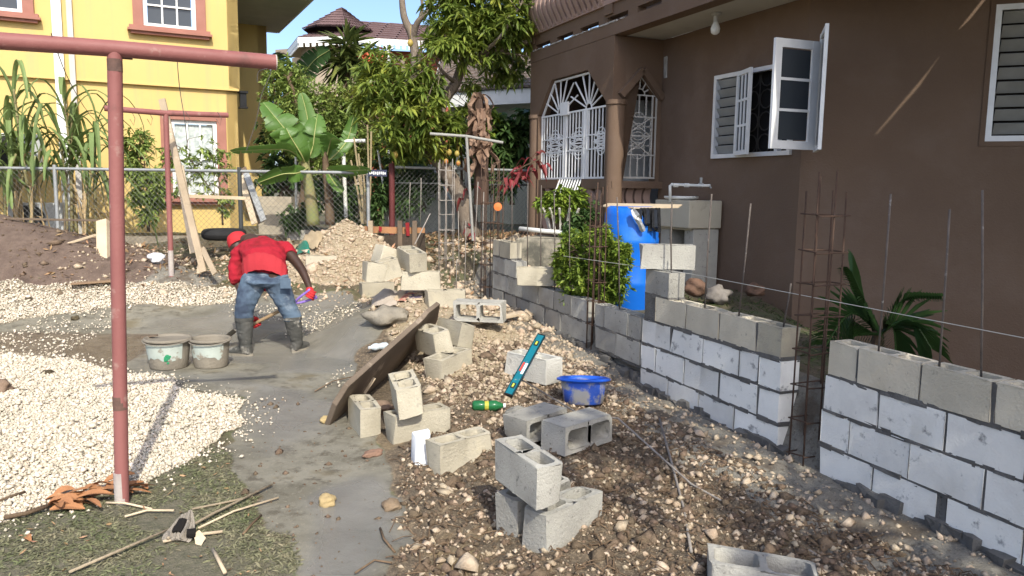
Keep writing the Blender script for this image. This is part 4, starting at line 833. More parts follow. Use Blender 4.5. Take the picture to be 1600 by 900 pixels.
def block_mesh(name, material, L=.405, W=.15, Hh=.2, cores=2, jit=.004, chip=0.0, bev=.006, seed=0, groove=True):
    """hollow concrete block, base centre at the origin, cores running up"""
    rs = random.Random(seed); w = .028; mb = MB()
    if cores == 2: xs = [-L/2, -L/2+w, -.016, .016, L/2-w, L/2]; hol = {(1, 1), (3, 1)}
    elif cores == 1: xs = [-L/2, -L/2+w, L/2-w, L/2]; hol = {(1, 1)}
    else: xs = [-L/2, L/2]; hol = set()
    ys = [-W/2, -W/2+w, W/2-w, W/2]
    grid_solid(mb, xs, ys, lambda i, j: (i, j) not in hol, lambda x, y, t: (x, y, t), 0.0, Hh)
    bm = bmesh.new(); me0 = bpy.data.meshes.new('tmp'); me0.from_pydata(mb.v, [], mb.f); bm.from_mesh(me0); bpy.data.meshes.remove(me0)
    bmesh.ops.recalc_face_normals(bm, faces=bm.faces)
    core_e = [e for e in bm.edges if abs(e.verts[0].co.z-e.verts[1].co.z) > .1 and abs(e.verts[0].co.x) < L/2-.01 and abs(e.verts[0].co.y) < W/2-.01]
    bmesh.ops.bevel(bm, geom=core_e, offset=.03, segments=3, profile=.5, affect='EDGES')
    es = [e for e in bm.edges if len(e.link_faces) == 2 and e.calc_face_angle(0) > .6]
    bmesh.ops.bevel(bm, geom=es, offset=bev, segments=2, profile=.6, affect='EDGES', clamp_overlap=True)
    for v in bm.verts:
        if jit: v.co += Vector((rs.uniform(-jit, jit), rs.uniform(-jit, jit), rs.uniform(-jit, jit)))*.6
    for _ in range(int(chip)):
        c = Vector((rs.choice((-1, 1))*L/2, rs.choice((-1, 1))*W/2, rs.choice((0, Hh)) if rs.random() < .7 else rs.uniform(0, Hh))); R = rs.uniform(.03, .06)
        for v in bm.verts:
            d = (v.co-c).length
            if d < R: v.co += (Vector((0, 0, Hh/2))-c).normalized()*(R-d)*.55
    me = bpy.data.meshes.new(name); bm.to_mesh(me); bm.free(); me.materials.append(material)
    me.shade_smooth()
    try: me.set_sharp_from_angle(angle=math.radians(35))
    except Exception: pass
    return me
_BM = {}
def bmsh(material, L, seed, cores=2, W=.15, chip=1):
    key = (material.name, round(L, 2), seed % 3, cores, W, chip)
    if key not in _BM: _BM[key] = block_mesh('concrete_block', material, round(L, 2), W, .2, cores, .004, chip, .007, seed % 3*7+int(L*100))
    return _BM[key]
def course_mats(k, top): return TAN if k >= top else WHT
ZC = lambda k: -.075+.2153*k
def wall(name, label, cat_group, rows, bedtop):
    s_mid = sum(r[1][0] for r in rows)/len(rows); org = TW*s_mid+NW*(OW+.075); org = Vector((org.x, org.y, 0))
    t = thing(name, label, 'block wall', org, cat_group); mo = MB(); cnt = 0
    for k, edges, mts in rows:
        for i in range(len(edges)-1):
            a, b = edges[i], edges[i+1]; L = abs(a-b)-.012; m_ = mts[i % len(mts)] if isinstance(mts, list) else mts
            if m_ is None: continue
            if m_ == 'mortar':
                p = TW*((a+b)/2)+NW*(OW+.078); mo.box((p.x, p.y, ZC(k)+.103), (.14, abs(a-b)-.02, .2), Matrix.Rotation(TH, 3, 'Z'), .004); continue
            cnt += 1; p = TW*((a+b)/2)+NW*(OW+.075+random.uniform(-.004, .004))
            me = bmsh(m_, L, cnt, 2 if L > .33 else (1 if L > .15 else 0))
            link('block', me, t, M=Matrix.Translation(Vector((p.x, p.y, ZC(k)+.014))-org) @ Matrix.Rotation(TH+math.pi/2+random.uniform(-.012, .012), 4, 'Z') @ Matrix.Rotation(random.uniform(-.006, .006), 4, 'Y'))
            # head joint
            if i < len(edges)-2:
                q = TW*b+NW*(OW+.078); mo.box((q.x, q.y, ZC(k)+.112), (.150, .024+random.uniform(-.008, .006), .19), Matrix.Rotation(TH, 3, 'Z'), .004)
        hi, lo = max(edges), min(edges); n = max(2, int((hi-lo)/.1)); A = Matrix.Rotation(TH, 3, 'Z')
        for q in range(n):
            c = TW*(lo+(hi-lo)*(q+.5)/n)+NW*(OW+.076+random.uniform(-.004, .003)); mo.box((c.x, c.y, ZC(k)+.005), (.153+random.uniform(-.006, .005), (hi-lo)/n*1.06, .027+random.uniform(-.007, .010)), A, .004)
        if k == bedtop[0]:
            pass
    # mortar squeezed out along the foot
    for q in range(int((bedtop[1]-bedtop[2])/.09)):
        c = TW*(bedtop[2]+.09*(q+.5))+NW*(OW+random.uniform(-.02, .03)); zz = hz1(c.x, c.y); mo.box((c.x, c.y, zz+random.uniform(-.02, .02)), (random.uniform(.05, .10), .12, random.uniform(.05, .09)), Matrix.Rotation(TH+random.uniform(-.3, .3), 3, 'Z'), .015)
    mo.build('mortar', MOR, t); return t
wR = wall('block_wall', 'nearest low block wall, three white courses under a tan course, running out of the right edge', 'lengths of block wall along the brown house',
     [(0, [3.589, 3.173, 2.76, 2.70, 2.303, 1.9, 1.49, 1.08, .67], [WHT, WHT, 'mortar', WHT, WHT, WHT, WHT, WHT]), (1, [3.595, 3.364, 2.946, 2.512, 2.09, 1.68, 1.27, .86], WHT), (2, [3.578, 3.167, 2.743, 2.32, 1.9, 1.49, 1.08, .67], WHT), (3, [3.561, 3.338, 2.913, 2.51, 2.09, 1.68, 1.27, .86], TAN)], (0, 3.5, .9))
wM = wall('block_wall', 'middle block wall with white lower courses and tan blocks stepping up at its far end', 'lengths of block wall along the brown house',
     [(0, [5.718, 5.29, 4.857, 4.426, 3.965], WHT), (1, [5.726, 5.496, 5.07, 4.627, 4.187, 3.97], WHT), (2, [5.729, 5.285, 4.835, 4.402, 4.19, 3.965], WHT), (3, [5.70, 5.52, 5.078, 4.643, 4.23, 3.975], [MOR, TAN, TAN, TAN, CRM]), (4, [5.70, 5.33], GRY)], (0, 5.7, 3.9))
wN = wall('block_wall', 'short two course grey block wall in front of the blue barrel', 'lengths of block wall along the brown house',
     [(1, [6.609, 6.188, 5.748], GRY), (2, [6.624, 6.425, 5.986, 5.76], GRY)], (1, 6.6, 5.75))
wF = wall('block_wall', 'farthest grey block wall stepping up to four courses beside the rebar columns', 'lengths of block wall along the brown house',
     [(1, [9.60, 9.177, 8.726, 8.289, 7.853, 7.404, 6.78], GRY), (2, [9.58, 9.0, 8.502, 8.029, 7.601, 7.162, 6.793], GRY), (3, [9.59, 9.146, 8.72], GRY), (4, [9.58, 9.343, 8.927], CRM)], (1, 9.6, 6.8))
# mortar toe / hole beside the middle wall is left as bare ground
def loose(label, px, py, ang, base=None, flip=False, m_=CRM, mode='up', L=.405, W=.15, cores=2, tilt=(0, 0), group='loose concrete blocks', chip=4, seed=1, name='concrete_block', sink=.01, Y=None):
    """px, py: the block's nearest bottom corner or foot; ang: direction of the long side (deg, from +x towards depth)"""
    p = at(px, py, Y) if Y else gp(px, py) if base is None else gz(px, py, base)
    a = math.radians(ang); d = Vector((math.cos(a), math.sin(a), 0)); n = Vector((-math.sin(a), math.cos(a), 0))*(-1 if flip else 1)
    Hh = .2
    me = bmsh(m_, L, seed, cores, W, chip)
    if mode == 'up': c = p+d*L/2+n*W/2; M = Matrix.Rotation(a, 4, 'Z'); h0 = 0
    elif mode == 'lie': c = p+d*L/2+n*.1; M = Matrix.Rotation(a, 4, 'Z') @ Matrix.Translation((0, .1, W/2)) @ Matrix.Rotation(math.pi/2, 4, 'X')
    elif mode == 'end': c = p+d*.1+n*W/2; M = Matrix.Rotation(a, 4, 'Z') @ Matrix.Translation((.1, 0, L/2)) @ Matrix.Rotation(-math.pi/2, 4, 'Y')
    T = Matrix.Translation((c.x, c.y, p.z-sink)) @ Matrix.Rotation(math.radians(tilt[0]), 4, d) @ Matrix.Rotation(math.radians(tilt[1]), 4, n) @ M
    o = link(name, me, None, label, 'block', group, M=T); return o
def dirpx(a, b, z=0): 
    p = gz(*a, z); q = gz(*b, z); v = q-p; return math.degrees(math.atan2(v.y, v.x))
GL = 'loose concrete blocks'
# near stack
A1 = dirpx((833, 862), (948, 806), .02)
loose('lower grey block in front of the nearest stack, long face to the viewer', 852, 868, A1, m_=GRY, L=.43, seed=2)
loose('lower grey block behind, its grooved end showing at the left of the nearest stack', 808, 842, A1, m_=GRY, L=.43, seed=0)
loose('dark grey block lying crosswise on top of the nearest stack', 838, 794, A1+74, base=.215, flip=True, m_=GRY, L=.40, seed=1, tilt=(0, 3), sink=0)
loose('cream block with two slot cores beside a white broken piece', 688, 746, dirpx((688, 746), (790, 716)), m_=CRM, L=.41, seed=1)
loose('grey block on its side with hole facing the viewer, steel bar resting across it', 882, 722, dirpx((878, 722), (985, 686), .1), m_=GRY, mode='lie', L=.45, W=.18, seed=2, chip=1, sink=-.035)
loose('broken grey block on its side behind the one under the steel bar', 822, 704, dirpx((878, 722), (985, 686), .1)+4, m_=GRY, mode='lie', L=.40, W=.16, seed=0, chip=4, sink=-.03)
loose('pale block standing open end up under the teal level', 868, 604, dirpx((868, 604), (788, 585), .05)+0, m_=WHT, L=-.405 if False else .405, seed=1) if False else loose('pale block standing with open cores under the teal level', 788, 584, dirpx((788, 584), (868, 604), .05), m_=mat('pale_block', (.62, .60, .54), (.53, .51, .455), scale=5, rough=.95, bump=.7, bscale=70, c3=(.42, .40, .35), c3scale=15, c3pos=(.62, .72)), L=.47, W=.2, seed=1, chip=5)
# second pile
A8 = dirpx((614, 698), (712, 680))
loose('cream block at the bottom of the second pile, below an upright one', 614, 696, A8, m_=CRM, L=.42, seed=2, chip=3)
loose('narrow cream block end at the left foot of the second pile', 598, 680, A8+80, m_=CRM, L=.40, seed=0)
loose('cream block perched crosswise with two cores up on the second pile', 624, 652, A8+72, base=.20, flip=True, m_=CRM, L=.40, W=.17, seed=1, tilt=(-8, 2), sink=0)
A12 = dirpx((690, 598), (762, 575), .1)
loose('tilted cream block carrying two others, third pile behind the leaning board', 690, 597, A12, m_=CRM, L=.42, W=.18, seed=2, chip=3, tilt=(0, -4))
loose('cream block with ribs down its end, left one on top of the third pile', 682, 556, A12+68, base=.27, flip=True, m_=CRM, L=.38, W=.17, seed=0, tilt=(-10, 0), sink=0)
loose('cream block tilted against its neighbour, right one on top of the third pile', 714, 545, A12+70, base=.30, flip=True, m_=CRM, L=.38, W=.17, seed=1, tilt=(14, 0), sink=0)
# far pile
loose('far pile, long cream block at its lower left', 566, 466, 27, m_=CRM, L=.43, W=.17, seed=2)
loose('far pile, square faced cream block at its upper left', 572, 440, 27, Y=8.1, m_=CRM, L=.22, W=.2, cores=1, seed=0, tilt=(0, 6))
loose('far pile, cream block leaning over the square faced one', 600, 434, 29, Y=8.2, m_=CRM, L=.22, W=.2, cores=1, seed=1, tilt=(0, -14))
loose('far pile, cream half block pushed back behind the leaning one', 592, 414, 40, Y=8.45, m_=CRM, L=.24, W=.2, cores=0, seed=2, tilt=(0, 20))
loose('far pile, large cream block tilted on the very top with slots in its upper face', 640, 421, 118, Y=8.25, flip=True, m_=CRM, L=.43, W=.2, seed=0, tilt=(-4, 8), sink=0)
loose('far pile, cream block at its lower right with yellow stain', 626, 452, 6, Y=8.3, m_=CRM, L=.43, W=.17, seed=1)
loose('cream block lying alone at the right of the printed bag', 668, 483, 16, m_=CRM, L=.42, W=.17, seed=1)
loose('dark grey block on its side with two round holes near the far wall', 708, 508, -8, m_=GRY, mode='lie', L=.5, W=.2, seed=2, sink=-.04)
loose('beige block laid across the step of the farthest block wall', 807, 446, -2, base=.592, m_=CRM, L=.44, W=.15, seed=1, sink=0)
pq = TW*5.52+NW*(OW+.07)
loose('tan block turned towards the viewer on top of the middle wall', 1001, 420, -3, base=ZC(5)+.01, m_=GRY, L=.45, W=.17, seed=1, sink=0)  # tan block given the darker grey to stand in for tree shade
loose('broken grey block cut by the bottom edge of the photo', 1100, 925, -14, m_=GRY, L=.46, W=.24, seed=2, chip=12, sink=.10, tilt=(-6, 3))
loose('cream block half buried at the foot of the beige rubble heap', 478, 421, 8, m_=CRM, L=.42, seed=0)
loose('grey block lying beside the steps beyond the rubble heap', 447, 377, 5, m_=GRY, L=.42, seed=1)
o = loose('broken white block piece touching the cream block', 648, 728, 20, m_=mat('white_foam', (.80, .81, .82), (.74, .75, .77), scale=6, rough=.9, bump=.3, bscale=80), L=.11, W=.11, cores=0, seed=2, chip=6, group=None)
# ---- reinforcing steel
RST = mat('rusty_steel', (.060, .038, .028), (.105, .062, .042), scale=12, rough=.9, bump=.5, bscale=150, c3=(.07, .05, .042), c3scale=20)
DST = mat('dark_steel', (.10, .085, .075), (.16, .13, .11), scale=12, rough=.8, bump=.5, bscale=160, c3=(.35, .33, .30), c3scale=18, c3pos=(.62, .7))
GST = mat('grey_steel', (.30, .27, .24), (.22, .19, .165), scale=14, rough=.75, bump=.4, bscale=160, c3=(.42, .40, .36), c3scale=20)
def cage(label, s=None, o=None, z0=0, z1=1.6, w=.16, d=.12, nb=6, rings=(), m_=RST, base=None, rot=TH, lean=(0, 0), r=.006):
    c = base if base is not None else TW*s+NW*o; c = Vector((c.x, c.y, z0)); t = thing('rebar_column', label, 'rebar cage', c, 'tied rebar column cages'); A = Matrix.Rotation(rot, 3, 'Z')
    xs = [(-w/2, -d/2), (w/2, -d/2), (w/2, d/2), (-w/2, d/2), (0, -d/2), (0, d/2), (-w/4, d/2), (w/4, -d/2)][:nb]
    for x, y in xs:
        h = z1-z0+random.uniform(-.08, .08); p = A @ Vector((x, y, 0)); e = Vector((random.uniform(-.012, .012)+lean[0]*h, random.uniform(-.012, .012)+lean[1]*h, h))
        MB().tube([c+p-Vector((0, 0, .05)), c+p+e*.5, c+p+e], r, 6).build('steel_bar', m_, t, smooth=True)
    for zr in rings:
        g = .012; q = [A @ Vector(v) for v in ((-w/2-g, -d/2-g, random.uniform(-.01, .01)), (w/2+g, -d/2-g, random.uniform(-.012, .012)), (w/2+g, d/2+g, 0), (-w/2-g, d/2+g, random.uniform(-.01, .01)))]
        off = c+Vector((lean[0]*zr, lean[1]*zr, zr)); q.append(q[0]+Vector((.0, 0, .01))); MB().tube([off+v for v in q], .005, 5).build('tie_ring', m_, t)
    return t
cage('near rusty rebar cage standing in the gap between the two white block walls', 3.76, OW+.09, -.06, 1.74, .22, .13, 6, (.08, .3, .52, .74, .96, 1.16, 1.36, 1.58))
cage('slim rebar cage standing in front of the green bush by the blue barrel', 6.72, OW+.06, .16, 1.70, .13, .10, 6, (.2, .42, .62, .95, 1.15))
cage('tall rebar cage at the end of the farthest block wall, orange disc hanging from it', 9.75, OW+.04, .15, 2.02, .25, .12, 8, (.2, .5, .8, 1.06, 1.32, 1.62))
pc = at(697, 445, 11.4)
cage('grey crusted rebar cage standing near the mango trunk', None, None, .28, 2.03, .20, .16, 6, (.14, .36, .58, .78, 1.0, 1.2, 1.42, 1.64), GST, base=pc, rot=.2)
def rebar(label, px0, py0, px1, py1, Y=None, s=None, m_=DST, r=.0062, zb=None):
    if s is not None: a = onplane(px0, py0, NW, OW+.075); b = onplane(px1, py1, NW, OW+.075)
    else: a = at(px0, py0, Y); b = at(px1, py1, Y)
    if zb is not None: a = a+(a-b)*((a.z-zb)/(b.z-a.z))
    d = (b-a); mid = (a+b)/2+Vector((random.uniform(-.006, .006), random.uniform(-.006, .006), 0))
    return MB().tube([a-d.normalized()*.06, mid, b], r, 6).build('starter_bar', m_, None, smooth=True, label=label, cat='steel bar', group='single starter bars standing in and beside the block walls')
for (x0, y0, x1, y1, lb) in [(1373, 545, 1392, 303, 'dark starter bar leaning right above the first full block of the nearest wall'), (1468, 568, 1484, 327, 'shorter dark starter bar between two taller ones on the nearest wall'), (1533, 585, 1535, 297, 'chalky starter bar standing straight on the nearest wall, closest to the right edge'),
        (1049, 420, 1050, 316, 'starter bar rising from the turned tan block'), (1102, 470, 1112, 303, 'starter bar on the middle wall in front of the block sink stand'), (1155, 488, 1173, 318, 'starter bar leaning right on the middle wall before the plain brown wall'),
        (1226, 500, 1236, 443, 'stubby grey bar stuck in the last tan block of the middle wall'), (968, 480, 964, 308, 'starter bar in front of the blue barrel'), (800, 375, 800, 290, 'bar on the highest corner of the farthest wall'),
        (824, 415, 825, 286, 'thin bar above the step of the farthest wall'), (845, 445, 846, 289, 'thin bar passing the beige block on the farthest wall'), (866, 450, 866, 300, 'thin bar at the left of the bush on the farthest wall'), (891, 462, 890, 305, 'thin bar before the middle of the green bush')]:
    rebar(lb, x0, y0, x1, y1, s=1)
for (x0, y0, x1, y1, Y, lb) in [(693, 440, 699, 280, 11.7, 'thin bar just behind the grey crusted cage'), (717, 448, 716, 330, 11.0, 'thin bar at the right of the grey crusted cage'), (726, 458, 728, 345, 10.6, 'thin bar in front of the leaning mango trunk'), (739, 448, 747, 284, 11.0, 'thin bar leaning right beside the white post'),
        (752, 452, 756, 300, 10.8, 'thin bar left of the tall cage'), (713, 452, 714, 405, 10.3, 'pale short bar near the printed bag'), (640, 340, 641, 285, 12.3, 'thin bar by the red fence post'), (657, 350, 658, 278, 12.3, 'thin bar halfway between red post and grey cage')]:
    rebar(lb, x0, y0, x1, y1, Y=Y, m_=GST, zb=None)
MB().tube([at(648, 382, 11.2), at(672, 334, 11.6)], .009, 6).build('steel_bar', GST, label='pale bar leaning against the grey crusted cage', cat='steel bar')
# builder's line along the walls
ln = MB(); a = onplane(880, 400, NW, OW-.01); b = onplane(1080, 428, NW, OW-.01); e = onplane(1615, 531, NW, OW-.01); ln.tube([a, b, e], .0022, 5)
ln.build('string_line', mat('string', (.55, .53, .46), (.45, .43, .37), rough=.9, bump=0), label='thin builders string stretched along the tops of the block walls', cat='string')
# steel bars lying on the dirt
def lying(pts, r, m_, label, name='steel_bar', lift=.012):
    P = []
    for px, py, h in pts:
        p = gp(px, py); P.append(p+Vector((0, 0, h+lift)))
    return MB().tube(P, r, 6).build(name, m_, smooth=True, label=label, cat='steel bar' if 'bar' in name else 'stick')
pa = at(808, 594, 5.75); pa.z = hz1(pa.x, pa.y)+.02
lying([(800, 590, .02), (905, 672, .10), (965, 694, .16), (1080, 765, .02), (1180, 815, .0), (1275, 870, .0)], .0065, GST, 'long grey steel bar slanting across the dirt over the sideways block')
lying([(1030, 668, .05), (1048, 730, .03), (1068, 800, .01), (1080, 868, .005)], .0075, GST, 'short steel bar standing out of the dirt and crossing the long bar')
# ================================================================== TREES AND PLANTS
BARK = mat('mango_bark', (.22, .175, .135), (.14, .11, .085), scale=7, rough=.95, bump=.9, bscale=40, c3=(.34, .31, .27), c3scale=6, c3pos=(.58, .68), stretch=(1, 1, .4))
LFM = mat('mango_leaf', (.20, .265, .048), (.125, .19, .036), scale=2.0, rough=.42, bump=0, leafattr=True, transl=.38, c3=(.33, .36, .06), c3scale=1.6, c3pos=(.52, .64), spec=.5)
LFS = mat('small_leaf', (.25, .33, .085), (.175, .25, .06), scale=3, rough=.6, bump=0, leafattr=True, transl=.3, c3=(.36, .38, .11), c3scale=1.8, c3pos=(.56, .7))
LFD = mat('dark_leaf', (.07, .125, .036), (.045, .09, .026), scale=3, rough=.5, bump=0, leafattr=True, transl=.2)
LFB = mat('bright_leaf', (.21, .29, .042), (.135, .215, .034), scale=6, rough=.45, bump=0, leafattr=True, transl=.3, c3=(.22, .30, .05), c3scale=8, c3pos=(.56, .68))
LFC = mat('cane_leaf', (.20, .27, .10), (.14, .20, .065), scale=1.5, rough=.55, bump=0, leafattr=False, transl=.3, c3=(.32, .34, .15), c3scale=2.0, var=.25)
DRYL = mat('dry_blade', (.44, .33, .18), (.33, .235, .125), scale=4, rough=.9, bump=.1, var=.2)
LFN = mat('banana_leaf', (.12, .225, .045), (.085, .175, .034), scale=1.2, rough=.42, bump=.25, bscale=20, transl=.35, c3=(.17, .28, .065), c3scale=2.5, stretch=None, spec=.5)
STM = mat('green_stem', (.20, .22, .08), (.26, .20, .11), scale=4, rough=.7, bump=.2, c3=(.13, .09, .05), c3scale=5)
BRS = mat('brown_stem', (.105, .07, .045), (.15, .105, .065), scale=6, rough=.95, bump=.5)
def whorls(blobs, per_m3, mult=1.0, leaf_n=9, L=.19, W=.024, droop=.45, spread=.9, clump=None):
    out = []; anchors = []
    for (px, py, rp, Y, n) in blobs:
        n = int(n*mult)
        c = np.array(at(px, py, Y)); r = rp/FPX*Y
        d = rdirs(n); rad = r*RNG.random(n)**.42*RNG.uniform(.72, 1.28, n); pos = c+d*rad[:, None]*np.array([1, .9, 1.0])
        anchors.append(pos)
        ax = d*.9+rdirs(n)*.5+np.array([0, -.2, .35])
        P = np.repeat(pos, leaf_n, 0); D = np.repeat(ax, leaf_n, 0)*.35+rdirs(n*leaf_n)*spread; D[:, 2] = D[:, 2]*.7-.05
        ll = L*RNG.uniform(.6, 1.25, len(P)); out.append(leaves(P, D, ll, ll*W/L, droop, .2))
    return out, np.concatenate(anchors)
def limb(mb, pts, r0, r1, n=8): 
    k = len(pts); mb.tube(pts, [r0+(r1-r0)*i/(k-1) for i in range(k)], n)
def smoothpath(pts, m=4):
    P = [Vector(p) for p in pts]; out = []
    for i in range(len(P)-1):
        p0, p1, p2, p3 = P[max(i-1, 0)], P[i], P[i+1], P[min(i+2, len(P)-1)]
        for q in range(m):
            t = q/m; out.append(.5*((2*p1)+(p2-p0)*t+(2*p0-5*p1+4*p2-p3)*t*t+(3*p1-p0-3*p2+p3)*t**3))
    return out+[P[-1]]
def px3(l): return [at(*p) for p in l]
def tree(name, label, cat, base, limbs, blobs, leafm, bark, group=None, twigs=True, **kw):
    b = Vector(base); t = thing(name, label, cat, b, group)
    mb = MB()
    for pts, r0, r1 in limbs: limb(mb, smoothpath(pts), r0, r1)
    lv, anc = whorls(blobs, 0, **kw)
    if twigs:
        ends = [Vector(p) for pts, _, _ in limbs for p in smoothpath(pts)[2:]]
        for a in anc[::6]:
            a = Vector(a); e = min(ends, key=lambda q: (q-a).length)
            if (e-a).length < 2.2: m_ = (e+a)/2+Vector((random.uniform(-.08, .08), random.uniform(-.08, .08), random.uniform(-.02, .1))); mb.tube([e, m_, a], [.009, .006, .003], 4, False)
    mb.build('trunk', bark, t, smooth=True)
    V, Fc, l = catleaf(lv); me = npmesh('crown', V-np.array(b), Fc, leafm, lv=l); link('crown', me, t)
    return t
MY = 13.4
mb_ = at(735, 372, 13.4)
mango = tree('mango_tree', 'leaning mango tree with lit green crown and hanging fruit in front of the shingle bungalow', 'tree', mb_,
    [(px3([(737, 378, MY), (731, 345, MY), (719, 303, MY), (692, 262, MY), (664, 222, MY), (648, 180, MY), (636, 130, MY), (628, 95, MY)]), .19, .04), (px3([(676, 240, MY), (690, 205, MY), (688, 168, MY), (712, 130, MY), (724, 99, MY), (748, 88, MY), (772, 80, MY), (820, 66, MY), (850, 58, MY)]), .12, .03),
     (px3([(724, 99, MY), (732, 60, MY), (745, 20, MY), (750, -30, MY)]), .07, .02), (px3([(748, 88, MY), (780, 60, 13.0), (800, 30, 12.9), (815, 5, 12.8)]), .04, .012), (px3([(772, 80, MY), (800, 84, MY), (825, 88, MY)]), .035, .01), (px3([(712, 130, MY), (690, 110, MY-.4), (675, 80, MY-.6)]), .04, .012)],
    [(597, 130, 38, 12.9, 42), (640, 118, 34, 12.8, 36), (660, 165, 36, 12.8, 42), (612, 185, 40, 12.8, 48), (588, 100, 24, 13.0, 18), (660, 205, 30, 13.0, 26), (630, 232, 26, 13.2, 20), (568, 160, 20, 13, 12), (700, 30, 40, 13.2, 42), (742, 28, 46, 13.2, 60), (790, 28, 44, 13.2, 55), (762, 66, 34, 13.4, 34), (812, 60, 26, 13.6, 26), (716, 74, 30, 13.0, 24), (690, 70, 26, 12.9, 18),
     (800, 104, 26, 14, 24), (770, 108, 22, 14, 16), (818, 25, 30, 13.3, 30), (704, 190, 24, 13.2, 16), (730, 180, 26, 13.6, 18), (690, 232, 18, 13.4, 10), (765, -10, 50, 13.3, 50), (710, -15, 40, 13.2, 30), (735, 130, 16, 13.6, 6), (676, 130, 22, 13, 14)], LFM, BARK, leaf_n=10, mult=1.8)
mgo = mat('mango_skin', (.42, .25, .07), (.33, .32, .08), scale=4, rough=.45, bump=0, c3=(.45, .14, .05), c3scale=5)
for px, py, s in ((617, 242, .065), (641, 67, .06), (683, 56, .06), (697, 252, .05), (702, 238, .055), (714, 240, .055), (716, 255, .05), (654, 104, .05), (735, 44, .055)):
    p = at(px, py, 12.75 if px < 660 else 13.1); s *= .85; m1 = MB(); m1.lathe([(.001, -s*1.25), (s*.55, -s*1.0), (s*.9, -s*.35), (s*.92, .15*s), (s*.6, s*.9), (.001, s*1.1)], p, 10); m1.tube([p+Vector((0, 0, s)), p+Vector((.01, 0, .28))], .004, 4)
    m1.build('mango', mgo, mango, smooth=True)
tree('bare_tree', 'nearly leafless tree with grey limbs rising above the bungalow roof', 'tree', at(655, 300, 15.5), [(px3([(660, 330, 15.5), (655, 200, 15.5), (650, 110, 15.5), (645, 60, 15.5), (631, 25, 15.5), (627, -20, 15.5)]), .13, .05), (px3([(645, 60, 15.5), (652, 36, 15.4), (668, 20, 15.3), (690, 8, 15.2), (705, 3, 15.2)]), .07, .02), (px3([(655, 32, 15.4), (660, 10, 15.4), (655, -20, 15.4)]), .04, .02), (px3([(660, 27, 15.4), (672, 5, 15.4), (680, -20, 15.4)]), .035, .015), (px3([(650, 110, 15.5), (658, 80, 15.3), (656, 60, 15.3)]), .05, .01), (px3([(650, 90, 15.4), (664, 62, 15.2), (672, 50, 15.2)]), .02, .006)],
     [(690, 20, 12, 15, 3)], LFM, BARK, twigs=False)
# small leaved trees between the two houses
tree('shade_tree', 'small leaved yellowish green tree filling the gap right of the yellow house', 'tree', at(470, 330, 15.2), [(px3([(470, 345, 15.2), (480, 250, 15.2), (470, 180, 15.2), (450, 120, 15.2)]), .10, .03), (px3([(478, 240, 15.2), (510, 190, 15.1), (535, 150, 15)]), .06, .02), (px3([(476, 230, 15.2), (440, 190, 15.2), (428, 140, 15.4)]), .05, .015)],
     [(440, 160, 34, 15.4, 130), (450, 120, 28, 15.6, 80), (490, 180, 46, 15.2, 200), (530, 170, 40, 15.0, 150), (545, 215, 38, 15, 120), (490, 230, 45, 15.2, 150), (440, 210, 30, 15.4, 80), (430, 120, 18, 15.8, 40), (520, 250, 34, 15.0, 80), (560, 250, 26, 14.8, 60), (580, 215, 20, 14.8, 30), (570, 130, 30, 15, 60), (600, 232, 30, 14.9, 70), (642, 258, 26, 14.9, 50), (575, 185, 30, 15.2, 70), (660, 235, 24, 14.9, 40), (465, 145, 34, 15.4, 90)], LFS, BRS, leaf_n=12, L=.10, W=.017, droop=.25, mult=1.7)
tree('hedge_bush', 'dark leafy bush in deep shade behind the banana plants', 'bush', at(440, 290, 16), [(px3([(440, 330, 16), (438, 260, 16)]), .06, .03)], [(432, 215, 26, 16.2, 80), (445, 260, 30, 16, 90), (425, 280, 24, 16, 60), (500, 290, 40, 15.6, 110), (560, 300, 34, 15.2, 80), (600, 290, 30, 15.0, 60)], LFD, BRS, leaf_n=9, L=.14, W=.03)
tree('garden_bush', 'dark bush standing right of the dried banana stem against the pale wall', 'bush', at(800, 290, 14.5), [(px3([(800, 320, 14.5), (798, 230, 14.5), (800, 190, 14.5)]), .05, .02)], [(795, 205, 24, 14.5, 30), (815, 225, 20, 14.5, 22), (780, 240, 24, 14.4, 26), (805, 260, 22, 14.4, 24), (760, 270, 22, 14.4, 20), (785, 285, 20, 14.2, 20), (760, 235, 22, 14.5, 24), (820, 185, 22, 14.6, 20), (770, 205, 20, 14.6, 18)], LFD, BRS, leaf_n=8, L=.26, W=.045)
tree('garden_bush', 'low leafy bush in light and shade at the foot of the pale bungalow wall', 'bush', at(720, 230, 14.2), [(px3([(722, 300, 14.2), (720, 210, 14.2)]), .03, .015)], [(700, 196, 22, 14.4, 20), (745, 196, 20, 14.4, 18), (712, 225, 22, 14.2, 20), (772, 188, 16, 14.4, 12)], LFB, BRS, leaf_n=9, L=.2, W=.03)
tree('fence_weeds', 'dense green weeds growing along the chain link fence below the white pipe frame', 'weeds', at(560, 320, 12.8), [(px3([(560, 340, 12.8), (562, 300, 12.8)]), .01, .005)], [(640, 270, 24, 14.2, 70), (665, 285, 22, 14.4, 60), (610, 265, 26, 14, 60), (690, 270, 20, 14.5, 40), (645, 310, 24, 13.6, 50), (470, 335, 22, 13.2, 50), (450, 345, 14, 13.0, 30), (530, 315, 24, 13.2, 70), (560, 310, 24, 13.2, 70), (590, 305, 24, 13.2, 60), (500, 300, 20, 13.4, 40), (545, 340, 20, 13.0, 40), (585, 335, 18, 13.0, 30), (625, 320, 20, 13.4, 30), (640, 290, 16, 13.6, 20)], LFD, BRS, leaf_n=9, L=.12, W=.018, twigs=False)
